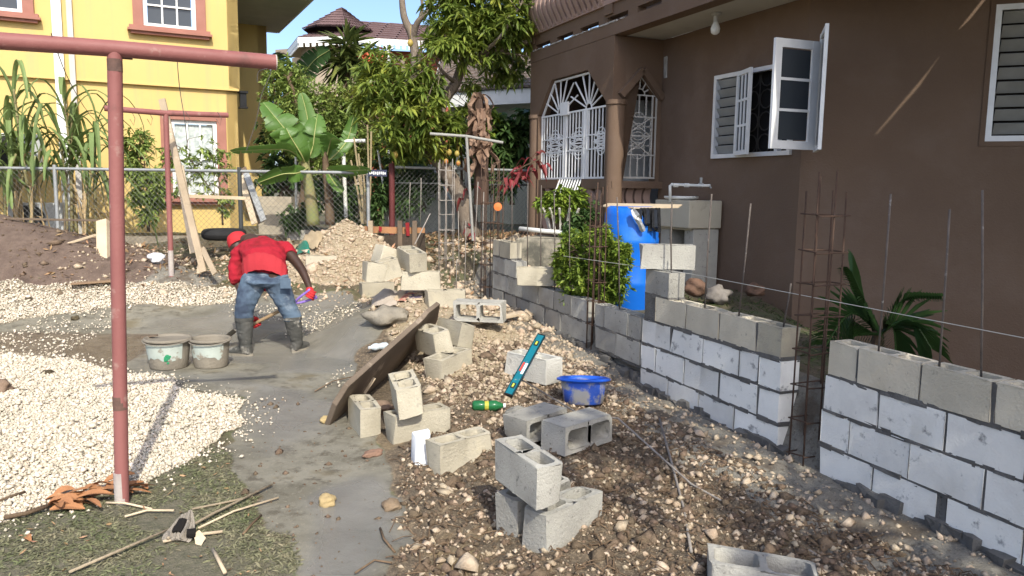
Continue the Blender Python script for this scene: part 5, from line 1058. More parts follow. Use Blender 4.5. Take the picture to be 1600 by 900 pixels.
tree('yard_shrub', 'green leafy shrub against the yellow wall behind the near clothes post', 'shrub', at(230, 350, 13.2), [(px3([(232, 362, 13.2), (230, 300, 13.2), (225, 250, 13.2)]), .03, .01), (px3([(232, 340, 13.2), (255, 300, 13.0), (262, 260, 13)]), .02, .008)], [(215, 225, 24, 13.2, 60), (205, 260, 18, 13.2, 36), (228, 280, 26, 13.1, 60), (240, 310, 24, 13.0, 50), (262, 250, 18, 13.0, 22), (215, 310, 18, 13.0, 30), (258, 290, 22, 12.9, 34), (230, 335, 16, 12.9, 20)], LFS, BRS, leaf_n=11, L=.11, W=.022)
tree('vine_shrub', 'sparse climbing shrub before the lower yellow house window', 'shrub', at(345, 340, 13.0), [(px3([(348, 352, 13), (345, 300, 13), (335, 250, 13)]), .018, .006), (px3([(346, 320, 13), (318, 280, 13), (290, 235, 13)]), .012, .005)], [(330, 235, 24, 13.0, 28), (300, 255, 24, 13.0, 26), (345, 265, 22, 13.0, 26), (290, 285, 18, 13.0, 16), (350, 305, 16, 13.0, 22), (320, 295, 18, 13.0, 14), (275, 230, 16, 13, 10), (350, 330, 12, 13, 14)], LFS, BRS, leaf_n=9, L=.09, W=.017)
# spiky dracaena crown
dr = thing('dracaena_tree', 'tall dracaena with a ball of strap leaves in front of the cream mansion', 'tree', at(545, 300, 17))
mb = MB(); limb(mb, smoothpath(px3([(548, 330, 17), (546, 220, 17), (544, 120, 17), (543, 70, 17)])), .10, .07); limb(mb, smoothpath(px3([(546, 200, 17), (556, 150, 17), (560, 120, 17)])), .06, .05); mb.build('trunk', BRS, dr, smooth=True)
P = []; D = []
for cx_, cy_, n in ((541, 72, 110), (560, 95, 70), (535, 98, 60)):
    c = at(cx_, cy_, 17); d = rdirs(n); d[:, 2] = d[:, 2]*.8+.15; P.append(np.tile(np.array(c), (n, 1))+d*.08); D.append(d)
V, Fc, l = leaves(np.concatenate(P), np.concatenate(D), RNG.uniform(.5, .85, sum(len(x) for x in P)), .045, .35, .3)
link('crown', npmesh('crown', V-np.array(ORG[dr.name]), Fc, mat('strap_leaf', (.12, .15, .04), (.07, .10, .028), scale=3, rough=.45, bump=0, leafattr=True, transl=.2), lv=l), dr)
fl = thing('orange_flowers', 'spray of orange flowers showing above the mango leaves', 'flowers', at(582, 92, 14.6)); V, Fc, l = leaves(np.array([at(random.gauss(582, 9), random.gauss(92, 6), 14.6+random.gauss(0, .15)) for _ in range(130)]), rdirs(130), .09, .03, .1, .2)
link('petals', npmesh('petals', V-np.array(ORG[fl.name]), Fc, mat('orange_petal', (.55, .13, .06), (.42, .10, .05), rough=.6, bump=0), lv=l), fl)
# banana plants
MRB = mat('banana_midrib', (.34, .36, .14), (.30, .30, .11), scale=4, rough=.5, bump=0)
def paddle(mb, pts, w, side, tear=.6, m=7):
    P = smoothpath(pts, m); k = len(P); mb.m = 0
    def width(t): return .012 if t < .13 else w*(max(0, math.sin(math.pi*min(1, (t-.10)/.905)))**.5)
    for s in (-1, 1):
        i = 0.0; segs = []
        while i < k-1.01:
            L_ = random.uniform(1.2, 4.5) if tear < .7 else random.uniform(.6, 1.8); segs.append((i, min(k-1.001, i+L_))); i += L_
        for (a0, a1) in segs:
            dro = random.uniform(0, .35)*tear; skew = random.uniform(0, .25); V_ = []
            n_ = max(2, int((a1-a0)*2)+1)
            for q in range(n_):
                u = a0+(a1-a0)*q/(n_-1); j = int(u); f = u-j; c = P[j].lerp(P[min(j+1, k-1)], f); d = (P[min(j+1, k-1)]-P[max(j-1, 0)]).normalized(); sd = Vector(side); sd = (sd-d*sd.dot(d)).normalized(); nr = sd.cross(d); nr = nr if nr.z > 0 else -nr
                ww = width(u/(k-1))*(1-.10*random.random()); e_ = .06 if (q == 0 or q == n_-1) else 0
                mid = c+sd*s*ww*.5+nr*ww*.16+d*ww*skew*.3; edge = c+sd*s*ww*(1-dro*.25)+nr*ww*(.10-dro)+d*ww*skew-(d*ww*.06 if q == n_-1 else -d*ww*.06 if q == 0 else d*0); V_ += [c, mid, edge]
            F_ = []
            for q in range(n_-1): g = q*3; F_ += [(g, g+1, g+4, g+3), (g+1, g+2, g+5, g+4)]
            mb.add(V_, F_)
    mb.m = 1; mb.tube([p-Vector((0, 0, .004)) for p in P], [.016-.012*i/(k-1) for i in range(k)], 5, False); mb.m = 0
ban = thing('banana_plant', 'banana plant with broad pale green leaves just behind the fence', 'banana plant', at(480, 345, 12.7))
BY = 12.7
st_ = MB(); limb(st_, smoothpath(px3([(490, 352, BY), (484, 300, BY), (478, 265, BY), (477, 240, BY)])), .11, .055, 10); st_.build('stem', STM, ban, smooth=True)
for pts, w, side in [(px3([(478, 256, BY), (470, 232, BY-.05), (440, 195, BY-.15), (411, 160, BY-.1)]), .27, (.9, .3, -.5)), (px3([(480, 252, BY), (476, 225, BY), (481, 190, BY+.1), (471, 145, BY+.1)]), .16, (1, .2, .1)), (px3([(478, 256, BY), (455, 236, BY-.3), (425, 233, BY-.5), (360, 236, BY-.6)]), .24, (.1, .9, -.25)),
     (px3([(482, 262, BY), (465, 270, BY-.6), (440, 272, BY-.75), (404, 285, BY-.8)]), .17, (.2, .7, -.6)), (px3([(480, 252, BY), (488, 232, BY), (492, 205, BY), (496, 178, BY+.2)]), .2, (.9, .2, -.2)), (px3([(478, 258, BY), (470, 240, BY-.2), (455, 215, BY-.3), (447, 200, BY-.3)]), .2, (.8, .4, -.5))]:
    m1 = MB(); paddle(m1, pts, w, side); m1.build('banana_leaf', [LFN, MRB], ban, smooth=True)
b2 = thing('banana_plant', 'thinner banana plant with dark brown stem right of the broad leaved one', 'banana plant', at(512, 345, 12.75))
st_ = MB(); limb(st_, smoothpath(px3([(516, 352, 12.75), (513, 300, 12.75), (509, 262, 12.75), (508, 235, 12.75)])), .085, .04, 10); st_.build('stem', BRS, b2, smooth=True)
for pts, w, side in [(px3([(509, 262, 12.75), (525, 268, 12.5), (548, 266, 12.1), (579, 265, 11.9)]), .15, (.1, .8, -.5)), (px3([(509, 255, 12.75), (530, 235, 12.8), (544, 215, 12.9), (553, 180, 12.9)]), .13, (.9, .2, .1)), (px3([(508, 255, 12.75), (514, 230, 12.7), (520, 215, 12.5), (535, 222, 12.3)]), .18, (.5, .6, -.4)), (px3([(510, 265, 12.75), (522, 285, 12.5), (535, 300, 12.4)]), .10, (.6, .5, .3)), (px3([(508, 252, 12.75), (502, 220, 12.8), (498, 200, 12.9)]), .08, (.9, .3, 0))]:
    m1 = MB(); paddle(m1, pts, w, side); m1.build('banana_leaf', [LFN, MRB], b2, smooth=True)
b3 = thing('banana_plant', 'tall banana leaf arching up behind the end of the clothes post bar', 'banana plant', at(440, 300, 16.5)); st_ = MB(); limb(st_, smoothpath(px3([(452, 320, 16.5), (454, 200, 16.5), (458, 160, 16.5)])), .1, .06); st_.build('stem', STM, b3)
for pts, w, side in [(px3([(458, 165, 16.5), (470, 125, 16.5), (490, 95, 16.4), (515, 78, 16.3)]), .26, (.6, .2, -.8)), (px3([(456, 165, 16.5), (445, 125, 16.5), (436, 95, 16.5), (432, 82, 16.4)]), .25, (.9, .3, .1))]:
    m1 = MB(); paddle(m1, pts, w, side, .8); m1.build('banana_leaf', [mat('dark_banana_leaf', (.035, .075, .025), (.05, .10, .03), rough=.5, bump=.2, bscale=15, transl=.2), MRB], b3, smooth=True)
# dried banana stem with hanging brown leaves
dbn = thing('dried_banana', 'withered banana stem with hanging brown leaves near the porch', 'banana plant', at(752, 300, 13.0)); DBR = mat('withered_leaf', (.16, .095, .065), (.30, .20, .14), scale=5, rough=.9, bump=.3, bscale=30, c3=(.42, .35, .27), c3scale=4, c3pos=(.6, .7), transl=.1)
st_ = MB(); limb(st_, smoothpath(px3([(752, 320, 13), (752, 250, 13), (750, 200, 13), (748, 155, 13)])), .13, .08); st_.build('stem', mat('withered_stem', (.07, .045, .035), (.11, .07, .05), scale=8, rough=.95, bump=.6, stretch=(1, 1, .2)), dbn)
for k in range(26):
    a = random.uniform(0, 6.28); p = at(750+random.uniform(-4, 4), random.uniform(150, 235), 13.0); o_ = Vector((math.cos(a), math.sin(a), 0)); L = random.uniform(.25, .6); w_ = random.uniform(.03, .075); tw = Vector((random.uniform(-.06, .06), random.uniform(-.06, .06), 0)); m1 = MB()
    pts = smoothpath([p, p+o_*.10+Vector((0, 0, .04)), p+o_*.17+tw+Vector((0, 0, -.14)), p+o_*.19-tw+Vector((0, 0, -L*.6)), p+o_*.21+tw+Vector((0, 0, -L))], 3); m1.ribbon(pts, [w_*.3]+[w_*random.uniform(.55, 1.2) for _ in range(len(pts)-2)]+[w_*.3], o_.cross(Vector((0, 0, 1)))+Vector((0, 0, random.uniform(-.4, .4))), random.uniform(.4, 1.0)); m1.build('banana_leaf', DBR, dbn)
# red leaved ti plant
ti = thing('red_leaf_plant', 'plant with drooping dark red and pink leaves reaching towards the white porch grille', 'plant', at(770, 330, 11.6)); TIL = mat('red_leaf', (.30, .045, .055), (.13, .035, .03), scale=5, rough=.45, bump=0, transl=.25, c3=(.50, .16, .15), c3scale=6, c3pos=(.6, .7))
tb = px3([(772, 345, 11.6), (776, 310, 11.6), (790, 280, 11.5), (815, 262, 11.3), (845, 248, 11.2)]); st_ = MB(); limb(st_, smoothpath(tb), .018, .007, 6); st_.build('stem', BRS, ti)
tpts = [(772+74*u+random.uniform(-9, 9), 318-70*u**.8+random.uniform(-12, 14), 11.55-.3*u+random.uniform(-.08, .08)) for u in [random.uniform(.25, 1.0) for _ in range(34)]]+[(random.uniform(722, 742), random.uniform(290, 390), 12.6) for _ in range(9)]
for px, py, Y_ in tpts:
    p = at(px, py, Y_); a = random.uniform(0, 6.28); d = Vector((math.cos(a)*.6, math.sin(a)*.6, 0)); L = random.uniform(.14, .25); dn = random.uniform(.15, .9); m1 = MB(); pts = smoothpath([p, p+d*.08+Vector((0, 0, .03)), p+d*.17+Vector((0, 0, -L*.35*dn)), p+d*.24+Vector((0, 0, -L*dn))], 3); ww = random.uniform(.022, .036)
    m1.ribbon(pts, [.006]+[ww*math.sin(math.pi*(.12+.88*q/(len(pts)-1))**.9)+.002 for q in range(1, len(pts))], d.cross(Vector((0, 0, 1)))+Vector((0, 0, random.uniform(-.5, .5))), .3); m1.build('red_leaf', TIL, ti)
# green bush before the barrel, potted shrub by the gate
def bush(name, label, blobs, base, L=.07, W=.014, n=10, m_=LFB, cat='bush'): return tree(name, label, cat, base, [(px3([(920, 500, 8.1), (918, 440, 8.1), (915, 400, 8.1)]) if name == 'green_bush' else px3([(885, 360, 11.2), (885, 320, 11.2)]), .025, .012)], blobs, m_, BRS, leaf_n=n, L=L, W=W, droop=.2, mult=.9)
bush('green_bush', 'bright feathery green bush behind the rebar cage and left of the blue barrel', [(905, 405, 34, 8.25, 120), (930, 430, 38, 7.95, 150), (900, 440, 34, 8.2, 110), (890, 395, 24, 8.4, 60), (948, 390, 28, 7.85, 90), (962, 418, 20, 7.7, 60), (925, 470, 30, 8.0, 80), (952, 460, 24, 7.8, 60), (878, 420, 20, 8.4, 40), (968, 392, 14, 7.7, 30), (925, 382, 24, 8.1, 60), (900, 470, 24, 8.2, 50), (935, 400, 26, 7.9, 70), (974, 388, 13, 7.6, 22), (978, 412, 10, 7.55, 14), (968, 442, 16, 7.65, 26), (945, 365, 14, 7.9, 18), (890, 372, 14, 8.3, 16)], at(918, 495, 8.1), L=.065, W=.013, n=14)
tree('potted_shrub', 'light green shrub on top of the ribbed white planter by the porch gate', 'shrub', at(885, 335, 11.2), [(px3([(885, 350, 11.2), (885, 325, 11.2)]), .03, .02)], [(862, 314, 14, 11.2, 34), (880, 308, 16, 11.2, 44), (900, 312, 14, 11.2, 34), (905, 330, 14, 11.3, 26), (872, 325, 14, 11.1, 30), (845, 316, 7, 11.2, 8)], LFB, BRS, leaf_n=9, L=.11, W=.026)
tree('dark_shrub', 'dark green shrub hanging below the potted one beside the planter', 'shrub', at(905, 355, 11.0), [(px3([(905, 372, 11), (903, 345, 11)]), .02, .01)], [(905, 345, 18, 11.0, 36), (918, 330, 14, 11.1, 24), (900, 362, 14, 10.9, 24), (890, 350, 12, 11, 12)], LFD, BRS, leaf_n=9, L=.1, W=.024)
pl = thing('ribbed_planter', 'white planter of curved upright ribs holding the light green shrub', 'planter', at(878, 360, 11.25)); cpl = at(879, 368, 11.25)
for k in range(14):
    a = 2*math.pi*k/14; c = Vector((math.cos(a), math.sin(a), 0)); MB().tube(smoothpath([cpl+c*.10, cpl+c*.20+Vector((0, 0, .10)), cpl+c*.24+Vector((0, 0, .24)), cpl+c*.33+Vector((0, 0, .40))], 3), .018, 5).build('rib', mat('old_white_rib', (.55, .52, .46), (.42, .39, .34), rough=.9, bump=.4), pl)
MB().lathe([(.001, 0), (.12, 0), (.12, .06), (.22, .30), (.001, .30)], cpl, 14).build('pot', BRS, pl)
# palm fronds behind the nearest wall
pm = thing('young_palm', 'young palm with arching dark green fronds behind the nearest block wall', 'palm', at(1372, 545, 5.9)); pc0 = at(1372, 520, 5.9); PLM = mat('palm_leaf', (.035, .075, .02), (.05, .10, .028), scale=3, rough=.4, bump=0, transl=.25, var=.2)
for tip, mid, sg in [((1330, 425), (1350, 470), 1), ((1468, 466), (1410, 470), 1), ((1290, 540), (1330, 490), 1), ((1455, 545), (1420, 500), 1), ((1300, 590), (1325, 530), 1), ((1400, 560), (1395, 510), 1)]:
    base_ = pc0+Vector((random.uniform(-.03, .03), random.uniform(-.05, .05), 0)); P = smoothpath([base_, at(*mid, 5.75+random.uniform(-.1, .1)), at(*tip, 5.55+random.uniform(-.1, .15))], 7); m1 = MB(); m1.tube(P, [.012]*5+[.007]*(len(P)-5), 5); k = len(P)
    for i in range(3, k):
        for s in (-1, 1):
            for sub in (0, .5):
                p = P[i-1].lerp(P[i], sub); d = (P[i]-P[i-1]).normalized(); sd = d.cross(Vector((.2, -.6, .75))).normalized()*s; L = (.42 if tip != (1468, 466) else .12)*(1-.55*(i/k)); q = p+(d*.75+sd*.65).normalized()*L+Vector((0, 0, -.10*L)); m1.ribbon([p, p.lerp(q, .5)+Vector((0, 0, .02)), q], [.008, .016, .002], d.cross(sd), .1)
    m1.build('frond', PLM, pm)
MB().lathe([(.05, -.5), (.055, -.2), (.04, .02), (.001, .06)], pc0, 8).build('stem', BRS, pm)
# sugar cane clumps
def cane(label, stalks, seed):
    rs = random.Random(seed); b = at(stalks[0][0], stalks[0][1], stalks[0][4]); t = thing('sugar_cane', label, 'sugar cane', b, 'sugar cane clumps behind the fence')
    for (x0, y0, x1, y1, Y, nl) in stalks:
        p0 = at(x0, y0, Y); p1 = at(x1, y1, Y-.1); mid = (p0+p1)/2+Vector((rs.uniform(-.08, .08), rs.uniform(-.1, .1), 0)); P = smoothpath([p0, mid, p1], 6)
        m1 = MB(); m1.tube(P, [.024]*7+[.018]*(len(P)-7), 7)
        for q in P[1:-2]: m1.tube([q, q+Vector((0, 0, .015))], .029, 7)
        m1.build('stalk', mat('cane_stalk', (.24, .22, .10), (.17, .14, .07), scale=5, rough=.7, bump=.2, c3=(.36, .32, .2), c3scale=3), t, smooth=True)
        for k in range(nl):
            t_ = .45+.55*(k+rs.random())/nl; i = min(len(P)-1, int(t_*(len(P)-1))); q = P[i]; a = rs.uniform(0, 6.28); o_ = Vector((math.cos(a), .55*math.sin(a), 0)); L = rs.uniform(.7, 1.5); up = rs.uniform(.35, .85); dr_ = rs.uniform(.1, 1.0)
            pts = smoothpath([q, q+o_*L*.16+Vector((0, 0, up*L*.42)), q+o_*L*.42+Vector((0, 0, up*L*.62-.05*dr_)), q+o_*L*.66+Vector((0, 0, up*L*.5-.45*dr_*L)), q+o_*L*.74+Vector((0, 0, up*L*.3-.85*dr_*L))], 3); kk_ = len(pts)
            m2 = MB(); m2.ribbon(pts, [.012+.026*math.sin(math.pi*min(1, .15+.85*j/(kk_-1)))**.8 for j in range(kk_)], o_.cross(Vector((0, 0, 1))), .35); m2.build('cane_leaf', LFC, t)
        for k in range(3):
            q = P[rs.randint(2, 6)]; a = rs.uniform(0, 6.28); o_ = Vector((math.cos(a), .4*math.sin(a), 0)); L = rs.uniform(.6, 1.1); pts = smoothpath([q, q+o_*.15+Vector((0, 0, .1)), q+o_*.28+Vector((0, 0, -.4*L)), q+o_*.32+Vector((0, 0, -L))], 3)
            m2 = MB(); m2.ribbon(pts, [.012, .02, .026, .028, .026, .022, .02, .016, .01, .004], o_.cross(Vector((0, 0, 1))), .5); m2.build('dry_leaf', DRYL, t)
    return t
cane('big sugar cane clump cut by the left edge of the photo', [(30, 362, 15, 180, 12.9, 12), (20, 362, 50, 190, 12.8, 12), (55, 365, 20, 130, 12.7, 12), (0, 360, -20, 190, 12.9, 10), (45, 365, 62, 235, 12.6, 9), (10, 362, 25, 240, 12.6, 9)], 3)
cane('sugar cane stalks with bare dry stems left of the near clothes post', [(112, 365, 100, 150, 12.8, 13), (105, 365, 92, 200, 12.7, 9), (120, 366, 112, 180, 12.9, 9)], 5)
cane('slender sugar cane standing against the yellow wall beside the downpipe', [(150, 365, 150, 190, 12.9, 11), (135, 366, 148, 230, 12.8, 7)], 9)
# the tree and the palm that stand beside the house behind the viewer and dapple the ground
def shadetree(label, c, R, n, base, name='breadfruit_tree'):
    t = thing(name, label, 'tree', base); mb = MB(); b = Vector(base); c = Vector(c)
    limb(mb, smoothpath([b, b.lerp(c, .5)+Vector((.2, 0, 0)), c]), .2, .08)
    d = rdirs(n); rad = RNG.random(n)**.4; pos = np.array(c)+d*rad[:, None]*np.array(R)
    for p in pos[::12]: limb(mb, [c, Vector(p)], .04, .01, 4)
    mb.build('trunk', BARK, t); k = 9; P = np.repeat(pos, k, 0); D = rdirs(n*k); D[:, 2] *= .5; V, Fc, l = leaves(P, D, RNG.uniform(.22, .42, len(P)), .07, .3); link('crown', npmesh('crown', V-np.array(b), Fc, LFM, lv=l), t); return t
shadetree('broad tree standing in the yard behind the viewer, shading the nearest wall', (4.05, -1.2, 6.0), (1.9, 2.3, 1.5), 130, (4.5, -1.6, -.1))
# ================================================================== CLOTHES POSTS, FENCE, PIPES
REDP = mat('red_oxide_paint', (.265, .105, .095), (.225, .085, .077), scale=3, rough=.55, bump=.15, bscale=40, c3=(.33, .20, .17), c3scale=11, c3pos=(.60, .72), c4=(.13, .065, .055), c4scale=5, c4pos=(.60, .76))
RUSTP = mat('rust_band', (.10, .065, .055), (.16, .09, .07), scale=14, rough=.9, bump=.4)
CEMP = mat('cement_splashed_pipe', (.36, .30, .28), (.42, .38, .34), scale=6, rough=.9, bump=.3)
WD = mat('weathered_wood', (.42, .33, .23), (.33, .26, .18), scale=3, rough=.9, bump=.35, bscale=30, c3=(.52, .44, .33), c3scale=5, stretch=(1, 1, 1))
WDP = mat('pale_wood', (.58, .47, .33), (.48, .38, .26), scale=4, rough=.9, bump=.3, bscale=40)
WDD = mat('dark_wood', (.12, .09, .065), (.18, .13, .09), scale=4, rough=.95, bump=.4, bscale=35)
def upz(px, py, Y): return at(px, py, Y)
p0 = gp(190, 786); t = thing('clothes_post', 'near red painted pipe post with crossbar standing at the edge of the white gravel', 'clothes post', p0, 'red clothes posts')
a = at(179, 76, p0.y+.02); L_ = at(-60, 60, 3.64); R_ = at(430, 97.5, 4.24); zb_ = (L_.z+R_.z)/2
autosmooth(MB().tube([p0-Vector((0, 0, .1)), p0.lerp(a, .5), a], .0345, 18).build('pole', REDP, t)); autosmooth(MB().tube([L_, a, R_], .040, 18).build('crossbar', REDP, t))
for f_, h_, m_ in ((.965, .03, RUSTP), (.233, .035, RUSTP), (.03, .10, CEMP)): q = p0.lerp(a, f_); autosmooth(MB().tube([q-Vector((0, 0, h_)), q+Vector((0, 0, h_))], .0352, 18).build('worn_band', m_, t))
q = L_.lerp(R_, .455); autosmooth(MB().tube([q, q+(R_-L_).normalized()*.07], .0407, 18).build('worn_band', RUSTP, t)); MB().lathe([(.028, -.001), (.040, -.001), (.040, .0), (.028, 0)], (0, 0, 0), 16)
autosmooth(MB().tube([R_, R_+(R_-L_).normalized()*.006], .041, 18).build('pipe_rim', mat('pale_rim', (.5, .42, .38), rough=.7), t))
WIR = mat('wire', (.10, .09, .08), rough=.6, bump=0)
for P in ([(277, 97), (281, 140), (289, 190), (293, 230)], [(424, 108), (421, 120), (408, 150), (400, 190), (385, 235)], [(418, 107), (404, 112), (402, 128)]):
    MB().tube(smoothpath([at(x, y, 4.15) for x, y in P], 4), .0022, 4).build('hanging_wire', WIR, t)
MB().tube(smoothpath([at(80, 52, 3.75), at(110, 130, 5.0), at(150, 190, 7), at(195, 222, 9.5)], 4), .0025, 4).build('clothes_wire', WIR, t)
p1 = gp(268, 431); t = thing('clothes_post', 'far red painted pipe post with crossbar and cement splashed foot, near the yellow house', 'clothes post', p1, 'red clothes posts'); k = p1.y
a = at(259, 177, k); autosmooth(MB().tube([p1-Vector((0, 0, .1)), a], .034, 14).build('pole', REDP, t)); autosmooth(MB().tube([at(163, 169, k*.96), a, at(356, 180, k*1.05)], .036, 14).build('crossbar', REDP, t))
autosmooth(MB().tube([p1, p1.lerp(a, .16)], .0352, 14).build('worn_band', CEMP, t))
for x in (205, 232, 290, 340): MB().tube([at(x, 172+x*.02, k)+Vector((0, 0, .03)), at(x+6, 185, k), at(x+4, 196, k), at(x-2, 186, k)], .004, 4).build('hanging_wire', WIR, t)
# chain link fence
GAL = mat('galvanised_pipe', (.34, .35, .35), (.27, .28, .28), scale=8, rough=.5, bump=.1, metal=.3); MSH = mat('chain_wire', (.13, .13, .125), (.10, .10, .095), rough=.6, bump=0, metal=.2)
FA = at(-40, 262, 12.3); FB = at(575, 270, 12.2); FA.z = FB.z = (FA.z+FB.z)/2
fn = thing('chain_link_fence', 'grey chain link fence with pipe rail in front of the yellow house', 'fence', (FA.x, FA.y, .6))
def fence(t, A_, B_, zbot, posts, pm, cell=.085):
    autosmooth(MB().tube([A_, B_], .024, 10).build('top_rail', GAL, t))
    for f_, m_, r in posts:
        p = A_.lerp(B_, f_); autosmooth(MB().tube([(p.x, p.y, zbot-.15), (p.x, p.y, p.z+.06)], r, 10).build('fence_post', m_, t))
    d = B_-A_; L = d.length; d.normalize(); zt = A_.z-.02; H_ = zt-zbot; n = int((L+H_)/cell); mb = MB(); nn = Vector((d.y, -d.x, 0))*.012
    for s in (1, -1):
        for i in range(n):
            x0 = i*cell-(H_ if s > 0 else 0); za, zb = zbot, zt; xa, xb = (x0, x0+H_) if s > 0 else (x0+0, x0-H_)
            # clip to the panel
            def cl(x): return min(max(x, 0), L)
            ya = zbot+abs(cl(xa)-xa); yb = zt-abs(cl(xb)-xb)
            if yb-ya < .03: continue
            a = A_+d*cl(xa)+nn; b = A_+d*cl(xb)+nn; mb.tube([(a.x, a.y, ya), (b.x, b.y, yb)], .0019, 3, False)
    o = mb.build('chain_mesh', MSH, t); o['kind'] = 'stuff'
fence(fn, FA, FB, .66, [(0.03, GAL, .03), (.205, GAL, .03), (.675, mat('dark_post', (.06, .065, .065), rough=.5), .034), (1.0, GAL, .028)], None)
fn2 = thing('chain_link_fence', 'dark chain link fence stretching behind the mango trunk', 'fence', at(620, 300, 13.2)); FC = at(612, 261, 13.0); FD = at(835, 262, 14.2); FD.z = FC.z
fence(fn2, FC, FD, .8, [(0, mat('dark_red_post', (.13, .035, .035), (.09, .025, .025), rough=.6), .05), (.5, GAL, .03)], None)
MB().tube([FC+Vector((0, 0, -.26)), FD+Vector((0, 0, -.26))], .014, 6).build('middle_rail', mat('dark_post', (.06, .065, .065)), fn2)
sg = thing('fence_sign', 'small dark plate with white writing hung on the fence rail', 'sign', at(590, 270, 12.1)); c = at(590, 270.5, 12.1); MB().box(c, (.29, .015, .10)).build('plate', mat('dark_blue_plate', (.03, .04, .09), (.05, .05, .07), rough=.4), sg)
wm = MB()
for k in range(9): wm.box(c+Vector((-.115+k*.029, -.009, random.uniform(-.004, .004))), (.018, .003, random.uniform(.03, .05)))
wm.build('white_marks', WCL, sg)
# white pipe frames
WPI = mat('white_pipe', (.70, .70, .66), (.58, .57, .53), scale=5, rough=.5, bump=.05)
def pipe(label, segs, r, group=None, m_=WPI, name='white_clothesline'):
    mb0 = at(*segs[0][0]); t = thing(name, label, 'pipe frame', mb0, group)
    for k, s in enumerate(segs): autosmooth(MB().tube([at(*q) for q in s], r, 10).build('upright' if k == 0 else 'arm', m_, t))
pipe('white pipe frame shaped like an upside down L beside the banana plants', [[(541, 352, 12.9), (536, 221, 12.9)], [(534, 221, 12.9), (571, 220, 12.9)]], .032)
pipe('white pipe frame with long crossarm standing by the mango trunk', [[(739, 376, 12.3), (729, 214, 12.3)], [(672, 209, 12.3), (729, 213, 12.3), (786, 223, 12.4)]], .023, None, mat('dull_pipe', (.33, .325, .30)))
pipe('thin white pipe upright behind the banana leaves', [[(463, 338, 13.2), (462, 238, 13.2)]], .02); pipe('thin pale pipe leaning near the red fence post', [[(608, 350, 13.4), (590, 232, 13.4)]], .018)
ws = thing('woody_stems', 'bundle of thin pale upright stems growing through the fence', 'stems', at(572, 345, 12.6))
for (x0, x1, y1) in ((568, 560, 240), (571, 553, 215), (575, 574, 195), (573, 580, 205), (570, 566, 255), (566, 548, 250)): MB().tube(smoothpath([at(x0, 350, 12.6), at((x0+x1)/2+2, 300, 12.6), at(x1, y1, 12.6)], 3), [.02]*3+[.014]*4, 5).build('stem', mat('pale_stem', (.36, .29, .17), (.27, .21, .12), rough=.9), ws)
# form board with stakes, red patches
fb = thing('form_board', 'orange stained timber form board on stakes beyond the rubble heap', 'timber', at(600, 360, 11.9)); a = at(548, 358, 11.9); b = at(664, 361, 11.9)
MB().bar(a, b, .03, .10).build('board', mat('orange_wood', (.38, .19, .09), (.28, .15, .08), scale=3, rough=.9, bump=.3), fb)
for px in (579, 625, 648): q = at(px, 352, 11.82); MB().box(q-Vector((0, 0, .18)), (.07, .04, .5)).build('stake', WD if px < 600 else WDD, fb)
for px, w in ((594, .05), (637, .07)): MB().box(at(px, 358, 11.8), (w*.7, .02, .08 if px < 600 else .20), None, .012).build('red_rag', mat('red_cloth', (.27, .022, .025), (.2, .018, .02), rough=.9), fb)
MB().bar(at(556, 385, 11.85), at(664, 378, 11.85), .05, .28).build('earth_edge', mat('dark_earth', (.05, .038, .028), (.08, .06, .045), scale=6, rough=.95, bump=.6), fb)
dsc = thing('orange_reflector', 'round orange disc hanging on the tall rebar cage', 'reflector', at(777, 323, 10.2)); MB().lathe([(.001, 0), (.05, 0), (.054, .006), (.001, .014)], at(778, 323, 10.25), 18, A=Matrix.Rotation(math.pi/2, 3, 'X')).build('disc', mat('orange_plastic', (.75, .20, .06), (.68, .18, .05), rough=.4, bump=0), dsc)

# ================================================================== SINK, BARREL, YARD THINGS
sk = thing('outdoor_sink', 'concrete wash sink on block legs against the brown wall', 'sink', at(1077, 360, 9.67)); K = at(1077, 330, 9.67); K.z = 0
def SKp(a, b, z): return K+UB*a+NB*b+Vector((0, 0, z))
SKM = mat('sink_concrete', (.44, .40, .315), (.38, .345, .27), scale=2.5, rough=.9, bump=.3, bscale=50, c3=(.32, .29, .23), c3scale=4)
mb = MB(); grid_solid(mb, [0, .10, .66, .76], [0, .08, .42, .50], lambda i, j: not (i == 1 and j == 1), lambda x, y, t: tuple(SKp(x, y, t)), 1.20, 1.55); mb.prism([SKp(.06, .06, 1.17), SKp(.70, .06, 1.17), SKp(.70, .46, 1.17), SKp(.06, .46, 1.17)], (0, 0, .12)); mb.build('basin', SKM, sk, bevel=.015)
MB().prism([SKp(.03, .10, .3), SKp(.22, .10, .3), SKp(.22, .49, .3), SKp(.03, .49, .3)], (0, 0, .89)).build('leg', GRY, sk, bevel=.01); MB().prism([SKp(.52, .08, .3), SKp(.72, .08, .3), SKp(.72, .49, .3), SKp(.52, .49, .3)], (0, 0, .89)).build('leg', GRY, sk, bevel=.01)
MB().lathe([(.02, 1.545), (.19, 1.555), (.22, 1.575), (.22, 1.60), (.19, 1.60), (.17, 1.57), (.02, 1.56)], SKp(.46, .2, 0), 20).build('enamel_bowl', WPI, sk, smooth=True)
tp_ = thing('wall_tap', 'white standpipe with valve and tap above the concrete sink', 'tap', at(1047, 300, 10)); Yt = 9.95
MB().tube([at(1047, 316, Yt), at(1047, 290, Yt), at(1049, 288, Yt), at(1092, 290, Yt-.1), at(1110, 290, Yt-.2)], .018, 8).build('pipe', WPI, tp_, smooth=True)
for px in (1056, 1073, 1095): q = at(px, 289.5, Yt-.06); MB().tube([q-Vector((.03, 0, 0)), q+Vector((.03, 0, 0))], .026, 8).build('joint', WPI, tp_)
